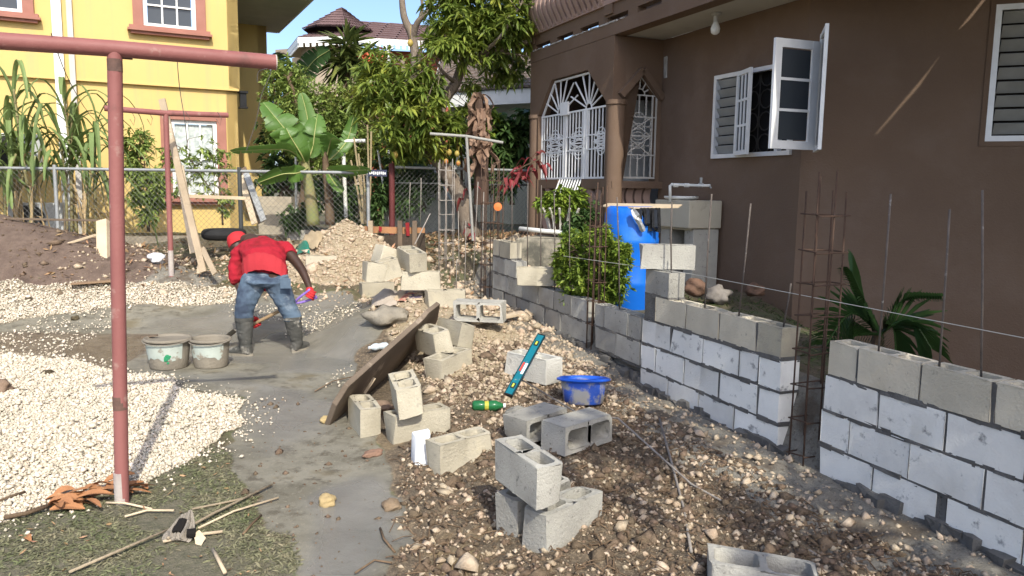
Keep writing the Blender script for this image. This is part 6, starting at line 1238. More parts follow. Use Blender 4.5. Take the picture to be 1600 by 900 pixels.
q = at(1095, 288, Yt-.1); MB().box(q+Vector((0, 0, .05)), (.03, .02, .07)).build('valve_handle', GAL, tp_); q = at(1108, 290, Yt-.2); MB().tube([q, q+Vector((.03, 0, -.03))], .012, 6).build('spout', GAL, tp_)
BLU = mat('blue_plastic', (.008, .14, .62), (.006, .115, .54), scale=2, rough=.38, bump=.03, spec=.4, c3=(.30, .38, .50), c3scale=26, c3pos=(.68, .76), c4=(.03, .17, .52), c4scale=3, streak=(.06, .19, .50)); bc = at(985, 400, 8.2); br = thing('blue_barrel', 'tall bright blue plastic barrel behind the short grey wall', 'barrel', (bc.x, bc.y, .30)); z0 = .30; Hb = 1.20; R = .285
prof = [(.001, 0), (R*.92, 0), (R, .04), (R*1.0, .36), (R*1.03, .38), (R*1.03, .42), (R, .44), (R*.995, .80), (R*1.03, .82), (R*1.03, .86), (R, .88), (R*.99, Hb-.10), (R*.93, Hb-.03), (R*.80, Hb), (R*.74, Hb-.02), (.001, Hb-.02)]
MB().lathe([(r, z+z0) for r, z in prof], (bc.x, bc.y, 0), 36).build('body', BLU, br, smooth=True)
bt = z0+Hb; pb_ = thing('plywood_lid', 'warped pale plywood laid across the top of the blue barrel', 'board', (bc.x, bc.y, bt)); MB().prism([at(940, 323, 8.3), at(950, 319, 8.5), at(1035, 321, 8.55), at(1066, 321, 8.5), at(1060, 325, 8.15), at(990, 326, 7.9)], (0, 0, .012)).build('sheet', WDP, pb_)
bgm = mat('black_shade', (.010, .010, .011), (.016, .016, .018), rough=.25, bump=.5, bscale=14, spec=.6); m1 = MB();  # black sheet stands in for the plywood's shade on the barrel
for k in range(7):
    x0 = 992+k*6; pts = smoothpath([at(x0, 325, 7.92+.02*(k % 2)), at(x0+1, 340+k*3, 7.9+.03*((k+1) % 2)), at(x0+1, 345+k*4-abs(k-4)*3, 7.93)], 3); m1.ribbon(pts, [.028]*len(pts), (1, 0, .0), .4)
bgo = m1.build('shade_sheet', bgm, None, label='black sheet painting the triangle of shade under the plywood on the barrel side', cat='plastic sheet')
m1 = MB(); m1.ribbon(smoothpath([at(988, 327, 7.86), at(998, 345, 7.84), at(1006, 362, 7.86)], 3), [.02, .03, .035, .03, .025, .03, .02], (1, 0, .2), .5); m1.build('foil_strip', mat('foil', (.55, .55, .55), (.30, .30, .31), scale=20, rough=.3, metal=.6, bump=.4, bscale=40), None, label='crumpled silvery plastic strip hanging beside the black sheet on the barrel', cat='plastic sheet')
tr_ = thing('concrete_trough', 'low weathered concrete trough behind the farthest block wall', 'trough', at(840, 390, 10.7)); a = at(806, 372, 10.8); b = at(882, 372, 10.6); MB().prism([(a.x, a.y, .3), (b.x, b.y, .3), (b.x, b.y, a.z), (a.x, a.y, a.z)], (.3, .9, 0)).build('body', mat('mossy_concrete', (.36, .32, .25), (.22, .20, .15), scale=3, rough=.95, bump=.5, bscale=30, c3=(.11, .105, .085), c3scale=3, c3pos=(.5, .62)), tr_, bevel=.03)
MB().tube([at(812, 357, 11.3), at(850, 361, 11.1), at(905, 365, 10.9)], .032, 10).build('white_pipe', WPI, None, smooth=True, label='white plastic pipe lying along the foot of the porch', cat='pipe')
def lump(name, label, px, py, r, m_, flat=.7, seed=0, Y=None, cat='stone', sub=3, amp=.22, scale=(1, 1), sink=.4, group=None):
    p = gp(px, py) if Y is None else at(px, py, Y); bm = bmesh.new(); bmesh.ops.create_icosphere(bm, subdivisions=sub, radius=1); from mathutils import noise as mn
    for v in bm.verts:
        d = v.co.normalized(); k = 1+amp*mn.noise(d*1.6+Vector((seed*7.1, seed*3.3, 0)))*2+amp*.5*mn.noise(d*4+Vector((seed, 0, 5))); v.co = Vector((d.x*scale[0], d.y*scale[1], d.z*flat))*k*r
    me = bpy.data.meshes.new(name); bm.to_mesh(me); bm.free(); me.materials.append(m_); me.shade_smooth()
    return link(name, me, None, label, cat, group, M=Matrix.Translation(p+Vector((0, 0, r*flat*(1-sink)))) @ Matrix.Rotation(seed, 4, 'Z'))
ST1 = mat('grey_stone', (.24, .215, .19), (.17, .15, .13), scale=8, rough=.9, bump=.4, bscale=40); ST2 = mat('yellow_stone', (.48, .36, .17), (.36, .27, .14), scale=9, rough=.95, bump=.5, bscale=50); ST3 = mat('brown_husk', (.19, .11, .075), (.13, .08, .055), scale=8, rough=.95, bump=.5)
lump('stone', 'grey rounded stone lying against the wall foot behind the middle wall', 1122, 462, .13, ST1, .75, 1, Y=8.4, sink=.9); lump('coconut_husk', 'brown husk on the ground against the brown wall', 1180, 454, .10, ST3, .8, 2, Y=8.7, cat='coconut', sink=.9); lump('stone', 'dark brown stone half hidden beside the tan block pillar', 1088, 450, .12, ST3, .8, 3, Y=8.6, sink=.9)
lump('stone', 'yellow stone sitting in the wet cement path', 511, 790, .045, ST2, .8, 4, sink=.3); lump('stone', 'brown stone at the edge of the wet cement', 612, 795, .05, mat('brown_stone', (.27, .2, .13), (.2, .14, .09), scale=9, rough=.95, bump=.6), .6, 5, sink=.3); lump('mud_clod', 'yellow mud clod stuck at the foot of the leaning board', 510, 660, .045, ST2, .6, 6, cat='clod', sink=.3)
lump('brick_piece', 'reddish broken brick piece lying in the grey mud', 582, 713, .05, mat('red_brick', (.25, .15, .105), (.19, .12, .085), scale=8, rough=.95, bump=.5), .5, 7, scale=(1.4, .7), cat='brick', sink=.3); lump('dirt_lump', 'reddish brown dirt lump under the leaning board', 592, 645, .10, mat('red_dirt', (.24, .17, .12), (.17, .11, .08), scale=9, rough=.95, bump=.6), .6, 9, cat='clod', sink=.4)
lump('rubble_lump', 'grey broken concrete lump near the blue basin', 808, 655, .08, mat('grey_lump', (.30, .285, .25), (.2, .19, .165), scale=8, rough=.95, bump=.6), .7, 11, sink=.4); lump('rubble_lump', 'pale broken concrete lump left of the blue basin', 850, 645, .07, PAL, .6, 12, sink=.4)
lump('cement_sack', 'hardened grey cement lump slumped at the edge of the wet path', 608, 505, .19, mat('hard_cement', (.30, .265, .21), (.22, .195, .155), scale=6, rough=.95, bump=.8, bscale=30, c3=(.20, .17, .13), c3scale=5), .55, 13, cat='cement lump', scale=(1.2, .8), sink=.35, amp=.3); lump('mud_clod', 'brown mud lump at the left edge of the gravel', 0, 615, .075, mat('brown_sacking', (.26, .18, .125), (.2, .14, .1), rough=.95, bump=.4), .8, 14, cat='clod', scale=(1.1, 1), sink=.2)
for i, (px, py) in enumerate(((75, 588), (45, 470), (118, 500))): lump('mud_clod', ('grey brown clod on top of the near gravel bed', 'dark clod on the far gravel strip', 'dark clod lying in the muddy water')[i], px, py, .05, CLD, .6, 15+i, cat='clod', sink=.3)
# crumpled sacks
def cloth(name, label, pts, m_, amp=.05, lift=.05, cat='sack', seed=0):
    n = 14; c = [gp(*p) for p in pts]; mb = MB(); idx = []
    for i in range(n+1):
        for j in range(n+1):
            u, v = i/n, j/n; p = c[0]*(1-u)*(1-v)+c[1]*u*(1-v)+c[2]*u*v+c[3]*(1-u)*v; h = float(vnoise(p.x+seed, p.y, 9)*amp+vnoise(p.x, p.y+seed, 22)*amp*.5)
            mb.v.append((p.x, p.y, hz1(p.x, p.y)+lift*math.sin(math.pi*u)*math.sin(math.pi*v)+h))
    for i in range(n):
        for j in range(n): mb.f.append((i*(n+1)+j, (i+1)*(n+1)+j, (i+1)*(n+1)+j+1, i*(n+1)+j+1)); mb.mi.append(0)
    return mb.build(name, m_, None, smooth=True, label=label, cat=cat)
cloth('printed_bag', 'flattened paper cement bag with red and dark blue print', [(608, 476), (660, 474), (662, 452), (622, 450)], mat('printed_paper', (.55, .44, .30), (.48, .37, .25), scale=5, rough=.85, bump=.2, c3=(.42, .16, .13), c3scale=4.5, c3pos=(.54, .58), c4=(.13, .11, .16), c4scale=5.5, c4pos=(.56, .60)), .03, .04, 'bag'); cloth('paper_bag', 'torn grey paper bag crumpled in front of the far block pile', [(580, 482), (618, 484), (625, 462), (588, 460)], mat('grey_paper', (.47, .40, .33), (.38, .32, .26), rough=.9, bump=.4), .04, .05, 'bag', 2)
cloth('crumpled_sack', 'beige crumpled sack behind the bending man', [(440, 402), (492, 400), (505, 376), (450, 378)], mat('beige_sack', (.40, .31, .20), (.31, .24, .15), scale=6, rough=.95, bump=.4), .10, .10, 'sack', 4); cloth('green_sheet', 'small green plastic sheet among the crumpled sacks', [(462, 402), (484, 400), (484, 390), (466, 391)], mat('green_plastic', (.03, .20, .14), (.02, .14, .1), rough=.4), .04, .09, 'plastic sheet', 5); cloth('pink_cloth', 'pink cloth scrap on top of the crumpled sacks', [(480, 380), (500, 380), (500, 370), (484, 370)], mat('pink_cloth', (.50, .14, .13), (.40, .18, .15), rough=.9), .06, .08, 'cloth', 6)
lump('plastic_bag', 'crumpled white plastic bag on the dry grass left of the far clothes post', 246, 412, .10, mat('white_plastic', (.78, .78, .80), (.66, .66, .69), scale=12, rough=.35, bump=.8, bscale=18, transl=.2), .8, 21, cat='plastic bag', amp=.35, sink=.15)
# tyre
tc_ = at(350, 366, 12.0); mb = MB(); mb.lathe([(.17+.09+.075*math.cos(a), .085*math.sin(a)) for a in [2*math.pi*i/12 for i in range(13)]], tc_, 24); mb.build('tyre', mat('tyre_rubber', (.016, .016, .017), (.025, .025, .025), rough=.8, bump=.3, bscale=40), None, smooth=True, label='black tyre lying flat at the fence foot below the small shrub', cat='tyre')
# timber near the far clothes post
def plank(label, a, b, w, h, m_=WD, up=(0, 0, 1), name='plank', cat='timber'): return MB().bar(a, b, w, h, up).build(name, m_, None, bevel=.003, seg=1, label=label, cat=cat)
plank('long board leaning behind the far clothes post', at(253, 155, 10.9), at(318, 425, 10.3), .09, .035, WD, (0, 1, 0)); plank('pale upright board standing behind the leaning one', at(280, 260, 11.6), at(304, 395, 11.2), .13, .03, WDP, (0, 1, 0)); plank('thin cross batten nailed at the leaning board', at(282, 306, 11.0), at(384, 310, 11.6), .03, .05, WDP)
plank('short prop forming a triangle at the foot of the leaning board', at(316, 388, 10.4), at(336, 428, 10.1), .07, .03, WD, (0, 1, 0)); plank('second short prop at the foot of the leaning board', at(316, 388, 10.5), at(311, 428, 10.3), .06, .03, WD, (0, 1, 0))
plank('squat wooden post left of the near clothes post, at the foot of the fence', at(162, 346, 10.9), at(163, 408, 10.6), .15, .12, WDP, (0, 1, 0), 'wooden_post'); plank('dark horizontal rail at the left edge', at(-20, 341, 11.0), at(168, 345, 11.0), .03, .03, WDD, name='rail', cat='rail')
plank('flat brown board lying on the soil heap', gp(112, 446)+Vector((0, 0, .03)), gp(182, 441)+Vector((0, 0, .03)), .3, .02, mat('brown_board', (.27, .18, .11), (.21, .14, .09), rough=.9, bump=.3)); plank('pale lath lying on the ground by the soil heap', at(92, 385, 10.6), at(150, 367, 11), .03, .03, WDP)
for i, (x0, y0, x1, y1, m_) in enumerate(((380, 262, 408, 348, WDD), (376, 275, 398, 350, WDP), (384, 270, 412, 345, mat('silver_foil_board', (.5, .5, .48), (.3, .3, .29), scale=9, rough=.4, metal=.3)))): plank(('dark board leaning on the fence post beside the steps', 'pale board leaning among the dark ones beside the steps', 'silvery sheet leaning beside the steps')[i], at(x0, y0, 12.9-.1*i), at(x1, y1, 12.5-.1*i), .10, .02, m_, (0, 1, 0))
# pale plank on the rubble, big leaning board, plank piece
plank('pale plank lying on rubble below the farthest wall', gp(742, 512)+Vector((0, 0, .05)), gp(806, 500)+Vector((0, 0, .06)), .09, .03, WDP)
C_ = gz(514, 661, .0); G_ = gz(640, 562, .02); A_ = at(688, 475, 6.9); n_ = (G_-C_).cross(A_-C_).normalized(); n_ = n_ if n_.x < 0 else -n_
def onb(px, py):
    v = ray(px, py); o_ = Vector((0, 0, CAMH)); t_ = (C_-o_).dot(n_)/v.dot(n_); return o_+v*t_
B_ = onb(545, 604)
LB = mat('leaning_board', (.20, .155, .115), (.15, .115, .085), scale=2.5, rough=.85, bump=.3, bscale=18, c3=(.36, .29, .22), c3scale=3, stretch=(1, 1, 1)); m1 = MB(); m1.prism([C_-Vector((0, 0, .03)), onb(540, 657), onb(606, 606), onb(652, 562), onb(684, 500), A_, onb(670, 489), onb(664, 497), B_, onb(526, 634)], n_*.04); m1.build('leaning_board', LB, None, bevel=.004, seg=1, label='wide brown board propped on edge over the block piles beside the wet path', cat='board')
s_ = MB(); s_.bar(onb(566, 612)-n_*.012, onb(582, 588)-n_*.012, .012, .04, n_); s_.build('splinter', WDP, None, label='bright splinter of wood on the dark side of the propped board', cat='splinter')
# buckets
BKC = mat('cement_bucket', (.235, .205, .16), (.30, .265, .21), scale=5, rough=.9, bump=.5, bscale=50, c3=(.56, .62, .56), c3scale=3.2, c3pos=(.50, .54)); BKW = mat('bucket_label', (.42, .46, .41), (.34, .38, .34), scale=6, rough=.7, bump=.15, c3=(.24, .21, .165), c3scale=9, c3pos=(.56, .62)); CST = mat('wet_cement', (.27, .24, .19), (.22, .195, .155), scale=8, rough=.7, bump=.4)
BKD = mat('bucket_cement', (.19, .165, .13), (.24, .21, .165), scale=5, rough=.9, bump=.5, bscale=50)
def bucket(label, px, py, rt, rb, h, fill, green, name='mortar_bucket'):
    c = gp(px, py)+Vector((0, rb*.8, 0)); c.z = hz1(c.x, c.y); t = thing(name, label, 'bucket', c, 'buckets on the wet cement'); n = 32; hh = [0, .25, .45, .65, .92, 1.0]
    pr = [(.001, 0), (rb*.97, 0), (rb, .01)]+[(rb+(rt-rb)*q, h*q) for q in (.25, .45, .65, .9)]+[(rt+.012, h*.9), (rt+.016, h*.94), (rt+.008, h), (rt-.004, h), (rt-.01, h*.93), (rb+(rt-rb)*.7-.01, h*fill), (.001, h*fill)]
    MB().lathe(pr, c, n, sy=.93).build('tub', BKD, t, smooth=True)
    # painted side left clean between the cement splashes
    m1 = MB(); N_ = 26; rows = 6
    for i in range(N_+1):
        a = math.pi*1.12+math.pi*.72*i/N_; lo = .28+.16*float(vnoise(a*3+px, 1, 1.5)); 
        for j in range(rows+1):
            q = lo+(.86-lo)*j/rows; r = rb+(rt-rb)*q+.0025; m1.v.append((c.x+r*math.cos(a), c.y+r*math.sin(a)*.93, c.z+h*q))
    for i in range(N_):
        for j in range(rows): m1.f.append((i*(rows+1)+j, (i+1)*(rows+1)+j, (i+1)*(rows+1)+j+1, i*(rows+1)+j+1)); m1.mi.append(0)
    m1.build('painted_side', BKW, t, smooth=True)
    if green:
        m1 = MB(); a0 = math.pi*1.60
        for k in range(16):
            a = a0+random.gauss(0, .07); q = random.gauss(.40, .08); r = rb+(rt-rb)*q+.004; p = Vector((c.x+r*math.cos(a), c.y+r*math.sin(a)*.93, c.z+h*q)); m1.lathe([(.001, .003), (random.uniform(.006, .018), .0)], p, 7, A=Matrix.Rotation(a, 3, 'Z') @ Matrix.Rotation(math.pi/2, 3, 'Y'))
        m1.build('green_paint', mat('green_paint', (.03, .26, .12), (.025, .2, .09), rough=.6), t)
    # wire handle resting on the rim
    m1 = MB(); m1.tube([c+Vector((math.cos(a)*(rt+.02), math.sin(a)*(rt+.02)*.93, h*.96-.03*math.sin(math.pi*i/12))) for i, a in [(i, math.pi+math.pi*i/12) for i in range(13)]], .005, 5); m1.build('handle', mat('cement_wire', (.25, .22, .18)), t)
    return t
b1 = bucket('left bucket filled with mortar, pale side splashed with green paint', 254, 579, .195, .165, .275, .93, True); b2_ = bucket('right bucket standing half empty with handle lying over its rim, next to the boot', 322, 577, .172, .148, .265, .55, False)
MB().bar(at(222, 527, 6.95), at(246, 524, 6.95), .03, .012).build('wood_scrap', WDD, None, label='small dark stick lying on the mortar in the left bucket', cat='stick')
# blue basin
c = gp(914, 640)+Vector((0, .14, 0)); c.z = hz1(c.x, c.y)+.03; BT = Matrix.Rotation(math.radians(-9), 3, 'X'); bs = thing('blue_basin', 'bright blue plastic basin smeared with dry cement among the blocks', 'basin', c); rt, h = .185, .20
BBS = mat('smeared_blue_plastic', (.03, .09, .42), (.04, .11, .48), scale=4, rough=.5, bump=.2, bscale=50, c3=(.34, .33, .31), c3scale=7, c3pos=(.46, .56)); BRM = mat('blue_rim_plastic', (.02, .11, .58), (.02, .09, .5), rough=.4, bump=.05, c3=(.3, .3, .3), c3scale=8, c3pos=(.66, .7))
MB().lathe([(.001, 0), (.135, 0), (.15, .01), (rt-.01, h*.9), (rt-.015, h*.9), (.142, .06), (.001, .06)], c, 30, A=BT).build('bowl', BBS, bs, smooth=True); MB().lathe([(rt-.018, h*.88), (rt-.008, h*.86), (rt+.022, h*.90), (rt+.022, h*.96), (rt+.004, h), (rt-.016, h*.97), (rt-.018, h*.88)], c, 30, A=BT).build('rim', BRM, bs, smooth=True)
# spirit level
la = gp(794, 622)+Vector((0, 0, .02)); lb_ = at(846, 524, 6.15); lv_ = thing('spirit_level', 'teal spirit level leaning on the pale block', 'spirit level', la); dl_ = (lb_-la).normalized(); sd = dl_.cross(Vector((-.25, -.9, .4))).normalized(); nn = sd.cross(dl_).normalized(); nn = nn if nn.y < 0 else -nn
TEA = mat('teal_paint', (.005, .145, .19), (.006, .12, .16), scale=5, rough=.4, bump=.04, spec=.5, c3=(.26, .30, .29), c3scale=24, c3pos=(.60, .70)); A3 = Matrix((sd, dl_, nn)).transposed(); Ll = (lb_-la).length
def LV(c_, s_, m_, nm): 
    m1 = MB(); m1.box(la+dl_*(c_[1]*Ll)+sd*c_[0]+nn*c_[2], s_, A3); return m1.build(nm, m_, lv_, bevel=.002, seg=1)
LV((0, .5, 0), (.062, Ll, .022), TEA, 'beam'); LV((-.029, .5, .002), (.007, Ll*.995, .028), mat('dark_teal', (.003, .05, .07), rough=.4), 'flange'); LV((.029, .5, .002), (.007, Ll*.995, .028), mat('dark_teal', (.003, .05, .07)), 'flange')
for q in (.14, .84): LV((0, q, .009), (.034, .055, .014), mat('dark_plastic', (.03, .03, .03)), 'vial_housing'); LV((0, q, .014), (.014, .036, .012), mat('yellow_vial', (.55, .60, .08), rough=.2, bump=0), 'vial')
LV((.012, .42, .0115), (.022, .12, .003), mat('white_sticker', (.7, .7, .7), rough=.4), 'sticker'); LV((-.012, .44, .0115), (.016, .10, .003), mat('red_sticker', (.5, .06, .04), rough=.4), 'sticker')
for q in (.004, .996): LV((0, q, 0), (.066, .012, .03), mat('black_rubber', (.012, .012, .012), rough=.6), 'end_cap')
# bottles
def bottle(name, label, px, py, ang, L, r, m_, capm, lab):
    p = gp(px, py)+Vector((0, 0, r*.9)); t = thing(name, label, 'bottle', p); A3 = Matrix.Rotation(ang, 3, 'Z') @ Matrix.Rotation(math.pi/2, 3, 'Y')
    MB().lathe([(.001, 0), (r*.7, 0), (r, .015), (r, L*.30), (r*.86, L*.36), (r*.86, L*.5), (r, L*.56), (r, L*.70), (r*.55, L*.86), (r*.36, L*.92), (r*.36, L*.95)], p, 18, A=A3).build('body', m_, t, smooth=True)
    MB().lathe([(.001, L*.93), (r*.42, L*.93), (r*.42, L), (.001, L)], p, 12, A=A3).build('cap', capm, t)
    if lab: MB().lathe([(r*.875, L*.37), (r*.875, L*.49)], p, 18, A=A3).build('label', lab, t)
bottle('green_bottle', 'green plastic bottle with yellow label lying on the rubble', 738, 641, .06, .24, .038, mat('green_pet', (.03, .20, .07), (.02, .15, .05), rough=.15, bump=.1, bscale=30, spec=.6, transl=.25), WPT, mat('yellow_label', (.5, .42, .05), (.3, .35, .05), scale=30, rough=.5)); bottle('clear_bottle', 'clear plastic bottle with white cap beside the propped board', 606, 545, 3.75, .20, .035, mat('clear_pet', (.45, .52, .56), (.60, .66, .70), scale=20, rough=.12, bump=.2, bscale=30, spec=.7), WPT, None)
# sticks, dry leaves and palm chunk in the near left corner
STK = mat('dry_stick', (.36, .29, .20), (.27, .215, .15), scale=8, rough=.95, bump=.5, bscale=50); 
for lb_, pts, r, m_ in [('long grey stick running down to the bottom edge', [(108, 900, .01), (180, 872, .02), (265, 838, .03)], .007, STK), ('long dry stick slanting up to the wet cement', [(262, 850, .02), (330, 815, .03), (425, 764, .02)], .007, STK), ('pale split stick beside the palm chunk', [(255, 852, .01), (300, 845, .02), (348, 836, .01)], .008, WDP), ('short pale stick at the foot of the near post', [(166, 790, .01), (195, 792, .015), (238, 800, .01)], .006, WDP), ('pale stick between the post and the palm chunk', [(195, 812, .01), (230, 805, .02), (272, 805, .02)], .006, WDP), ('thin stick along the edge of the cement', [(300, 800, .01), (350, 790, .01), (395, 780, .01)], .006, STK), ('pale forked stick on the wet cement', [(310, 830, .01), (365, 805, .015), (435, 782, .01)], .006, WDP), ('dark twig lying in the wet cement', [(380, 838, .005), (395, 822, .01), (408, 808, .005)], .006, TWG), ('pale wedge of wood at the bottom edge', [(333, 868, .02), (342, 885, .02), (352, 905, .02)], .009, WDP), ('dark twig on the gravel left of the leaf pile', [(0, 790, .02), (20, 782, .02), (40, 776, .02)], .007, BRS), ('dark stick ending in the leaf pile', [(8, 818, .02), (40, 812, .02), (75, 800, .02)], .012, BRS), ('thin twig on the wet cement beside the propped board', [(492, 614, .01), (520, 600, .02), (555, 592, .02)], .005, TWG), ('curved twig beside the brown dirt', [(594, 830, .01), (600, 850, .02), (617, 868, .01)], .006, TWG), ('twig lying across the path at the bottom', [(555, 900, .01), (585, 880, .01), (612, 884, .01)], .005, TWG)]:
    lying(pts, r, m_, lb_, 'stick', r)
lf = thing('leaf_pile', 'heap of brown dried leaves and husk left of the near clothes post foot', 'leaf pile', gp(120, 790)); RL = mat('rust_leaf', (.36, .17, .075), (.25, .115, .055), scale=7, rough=.85, bump=.3, c3=(.45, .28, .15), c3scale=6, var=.2)
for k in range(34):
    px = random.uniform(70, 182); py = 798-(px-70)*.24+random.uniform(-14, 8); p = gp(px, py)+Vector((0, 0, random.uniform(.01, .05))); a = random.gauss(.35, .5); d = Vector((math.cos(a), math.sin(a), random.uniform(-.1, .2))); L = random.uniform(.06, .22); m1 = MB(); m1.ribbon(smoothpath([p, p+d*L*.5+Vector((0, 0, .015)), p+d*L], 3), [.006, .016, .022, .024, .022, .014, .004], d.cross(Vector((random.uniform(-.5, .5), random.uniform(-.5, .5), 1))), random.uniform(.2, .7)); m1.build('dry_leaf', RL, lf)
for (px, py) in ((222, 762), (40, 842)):
    p = gp(px, py)+Vector((0, 0, .012)); m1 = MB(); d = Vector((.6, -.5, 0)); m1.ribbon([p, p+d*.05+Vector((0, 0, .01)), p+d*.09], [.008, .016, .004], (.5, .6, .3), .4); m1.build('dry_leaf', RL, None, label='brown curled leaf on the grass %s' % ('right of the near post foot' if px > 100 else 'in the near left corner'), cat='leaf')
pc_ = gp(282, 842); ck = thing('palm_chunk', 'grey dried palm stem chunk with dark hollow end on the grass', 'wood chunk', pc_); FIB = mat('grey_fibre', (.34, .30, .25), (.22, .19, .155), scale=14, rough=.95, bump=.9, bscale=60, stretch=(1, 1, .3))
for k in range(5):
    a = -1.0+.5*k; b0 = pc_+Vector((.035*math.sin(a*1.3), -.03, .012)); m1 = MB(); pts = smoothpath([b0+Vector((.02*math.sin(a), -.03, .02)), b0+Vector((.035*math.sin(a), .0, .055+.02*math.cos(a))), b0+Vector((.02*math.sin(a), .07, .10+.02*math.cos(a))), b0+Vector((-.005, .13, .15+.015*k))], 3); m1.ribbon([pc_+Vector(((v-pc_).x*.75, (v-pc_).y*.8, (v-pc_).z*.5)) for v in pts], [.022, .026, .027, .026, .024, .022, .019, .015, .009, .004], (math.cos(a), .1, -math.sin(a)*.8), .35); o = m1.build('sheath', FIB, ck); sm_ = o.modifiers.new('thick', 'SOLIDIFY'); sm_.thickness = .012
m1 = MB(); m1.tube([pc_+Vector((0, -.03, .035)), pc_+Vector((0, .04, .07))], [.032, .026], 9); m1.build('hollow', mat('hollow_shade', (.012, .010, .009), rough=.95), ck)  # black tubes paint the shade inside the hollow ends
m1 = MB(); m1.tube([pc_+Vector((.05, -.045, .05)), pc_+Vector((.085, -.03, .045))], [.02, .024], 9); m1.build('hollow', mat('hollow_shade', (.012, .010, .009)), ck)
m1 = MB(); m1.ribbon([pc_+Vector((.09, -.03, .05)), pc_+Vector((.115, -.045, .02)), pc_+Vector((.11, -.06, .0))], [.015, .024, .014], (.5, .5, .6), .2); m1.build('torn_sheath', WDP, ck)
# ================================================================== THE MAN WITH THE SHOVEL
def remesh(mb, name, m_, vox, parent, smooth_it=6, amp=0.0, freq=9, fac=.5):
    me = mb.mesh('tmp', m_); o = bpy.data.objects.new('tmp', me); COL.objects.link(o)
    r = o.modifiers.new('r', 'REMESH'); r.mode = 'VOXEL'; r.voxel_size = vox; s = o.modifiers.new('s', 'SMOOTH'); s.iterations = smooth_it; s.factor = fac
    bpy.context.view_layer.update(); dg = bpy.context.evaluated_depsgraph_get(); me2 = bpy.data.meshes.new_from_object(o.evaluated_get(dg)); bpy.data.objects.remove(o); me2.name = name
    org = ORG[parent.name]; from mathutils import noise as mn
    me2.materials.clear(); me2.materials.append(m_)
    n = len(me2.vertices); co = np.empty(n*3); me2.vertices.foreach_get('co', co); co = co.reshape(-1, 3)
    if amp:
        no = np.empty(n*3); me2.vertices.foreach_get('normal', no); no = no.reshape(-1, 3)
        k = np.array([mn.noise(Vector((p[0]*freq, p[1]*freq, p[2]*freq*2.2)))+.5*mn.noise(Vector((p[0]*freq*2.3, p[1]*freq*2.3, p[2]*freq*4))) for p in co]); co = co+no*(k*amp)[:, None]
    me2.vertices.foreach_set('co', (co-np.array(org)).ravel()); me2.update(); me2.shade_smooth()
    return link(name, me2, parent)
def loft(mb, st, n=18):
    """st: (centre, side vector, up vector, half width, half height)"""
    vs = []; fs = []
    for c, s, u, a, b in st:
        c, s, u = Vector(c), Vector(s).normalized(), Vector(u).normalized()
        for j in range(n): t = 2*math.pi*j/n; vs.append(c+s*(a*math.cos(t))+u*(b*math.sin(t)))
    k = len(st)
    for i in range(k-1):
        for j in range(n): fs.append((i*n+j, i*n+(j+1) % n, (i+1)*n+(j+1) % n, (i+1)*n+j))
    fs.append(tuple(range(n-1, -1, -1))); fs.append(tuple((k-1)*n+j for j in range(n))); return mb.add(vs, fs)
def chain(mb, pts, rs, m=4, n=14): P = smoothpath(pts, m); k = len(P); q = [float(np.interp(i/m, range(len(rs)), rs)) for i in range(k)]; return mb.tube(P, q, n)
SKN = mat('dark_skin', (.055, .030, .021), (.045, .025, .018), scale=6, rough=.45, bump=.05, spec=.45)
RSH = mat('red_shirt', (.34, .013, .026), (.28, .011, .021), scale=4, rough=.9, bump=.15, bscale=120, c3=(.17, .010, .014), c3scale=4.2, c3pos=(.48, .66), c4=(.40, .09, .075), c4scale=9, c4pos=(.62, .8)); RSL = mat('red_shirt_hem', (.37, .028, .036), (.32, .024, .031), scale=4, rough=.9, bump=.15, bscale=120)
JEN = mat('worn_jeans', (.085, .125, .175), (.125, .175, .235), scale=5, rough=.9, bump=.3, bscale=150, c3=(.25, .29, .33), c3scale=5, c3pos=(.56, .72), c4=(.04, .055, .085), c4scale=3.4, c4pos=(.5, .7)); BOT = mat('cement_boots', (.055, .055, .05), (.095, .09, .08), scale=7, rough=.75, bump=.3, bscale=50, c3=(.33, .31, .27), c3scale=6, c3pos=(.54, .66), c4=(.035, .033, .03), c4scale=8, c4pos=(.58, .70)); SOL = mat('muddy_sole', (.27, .24, .19), (.22, .195, .155), scale=7, rough=.8, bump=.4)
GLV = mat('red_glove', (.55, .035, .04), (.45, .03, .03), scale=8, rough=.85, bump=.3, bscale=150); CAPM = mat('red_cap', (.48, .03, .035), (.42, .025, .03), scale=5, rough=.85, bump=.15); CAPB = mat('black_brim', (.018, .017, .018), (.025, .024, .025), rough=.8)
fl_ = gz(383, 556, 0); fr_ = gz(463, 551, 0)
LFz = hz1(fl_.x, fl_.y); RFz = hz1(fr_.x, fr_.y)
pr_ = thing('person', 'man in red shirt and rubber boots bending over a shovel on the wet cement', 'person', (fl_+fr_)/2)
hipL = at(397, 437, 7.62); hipR = at(430, 437, 7.60); pel = at(414, 430, 7.62); knL = at(384, 474, 7.52); knR = at(446, 472, 7.60); anL = Vector((fl_.x, fl_.y+.02, LFz+.09)); anR = Vector((fr_.x, fr_.y+.02, RFz+.09))
bl_ = at(381.5, 497, 7.50); br_ = at(457, 496, 7.62)
wst = at(414, 412, 7.72); cst = at(411, 391, 7.98); shl = at(377, 398, 8.04); shr = at(446, 391, 8.05); nck = at(391, 374, 8.12); hd_ = at(374, 381, 8.20)
elL = at(368, 428, 8.02); haL = at(396, 508, 7.72); elR = at(471, 421, 7.90); haR = at(486, 456, 7.72)
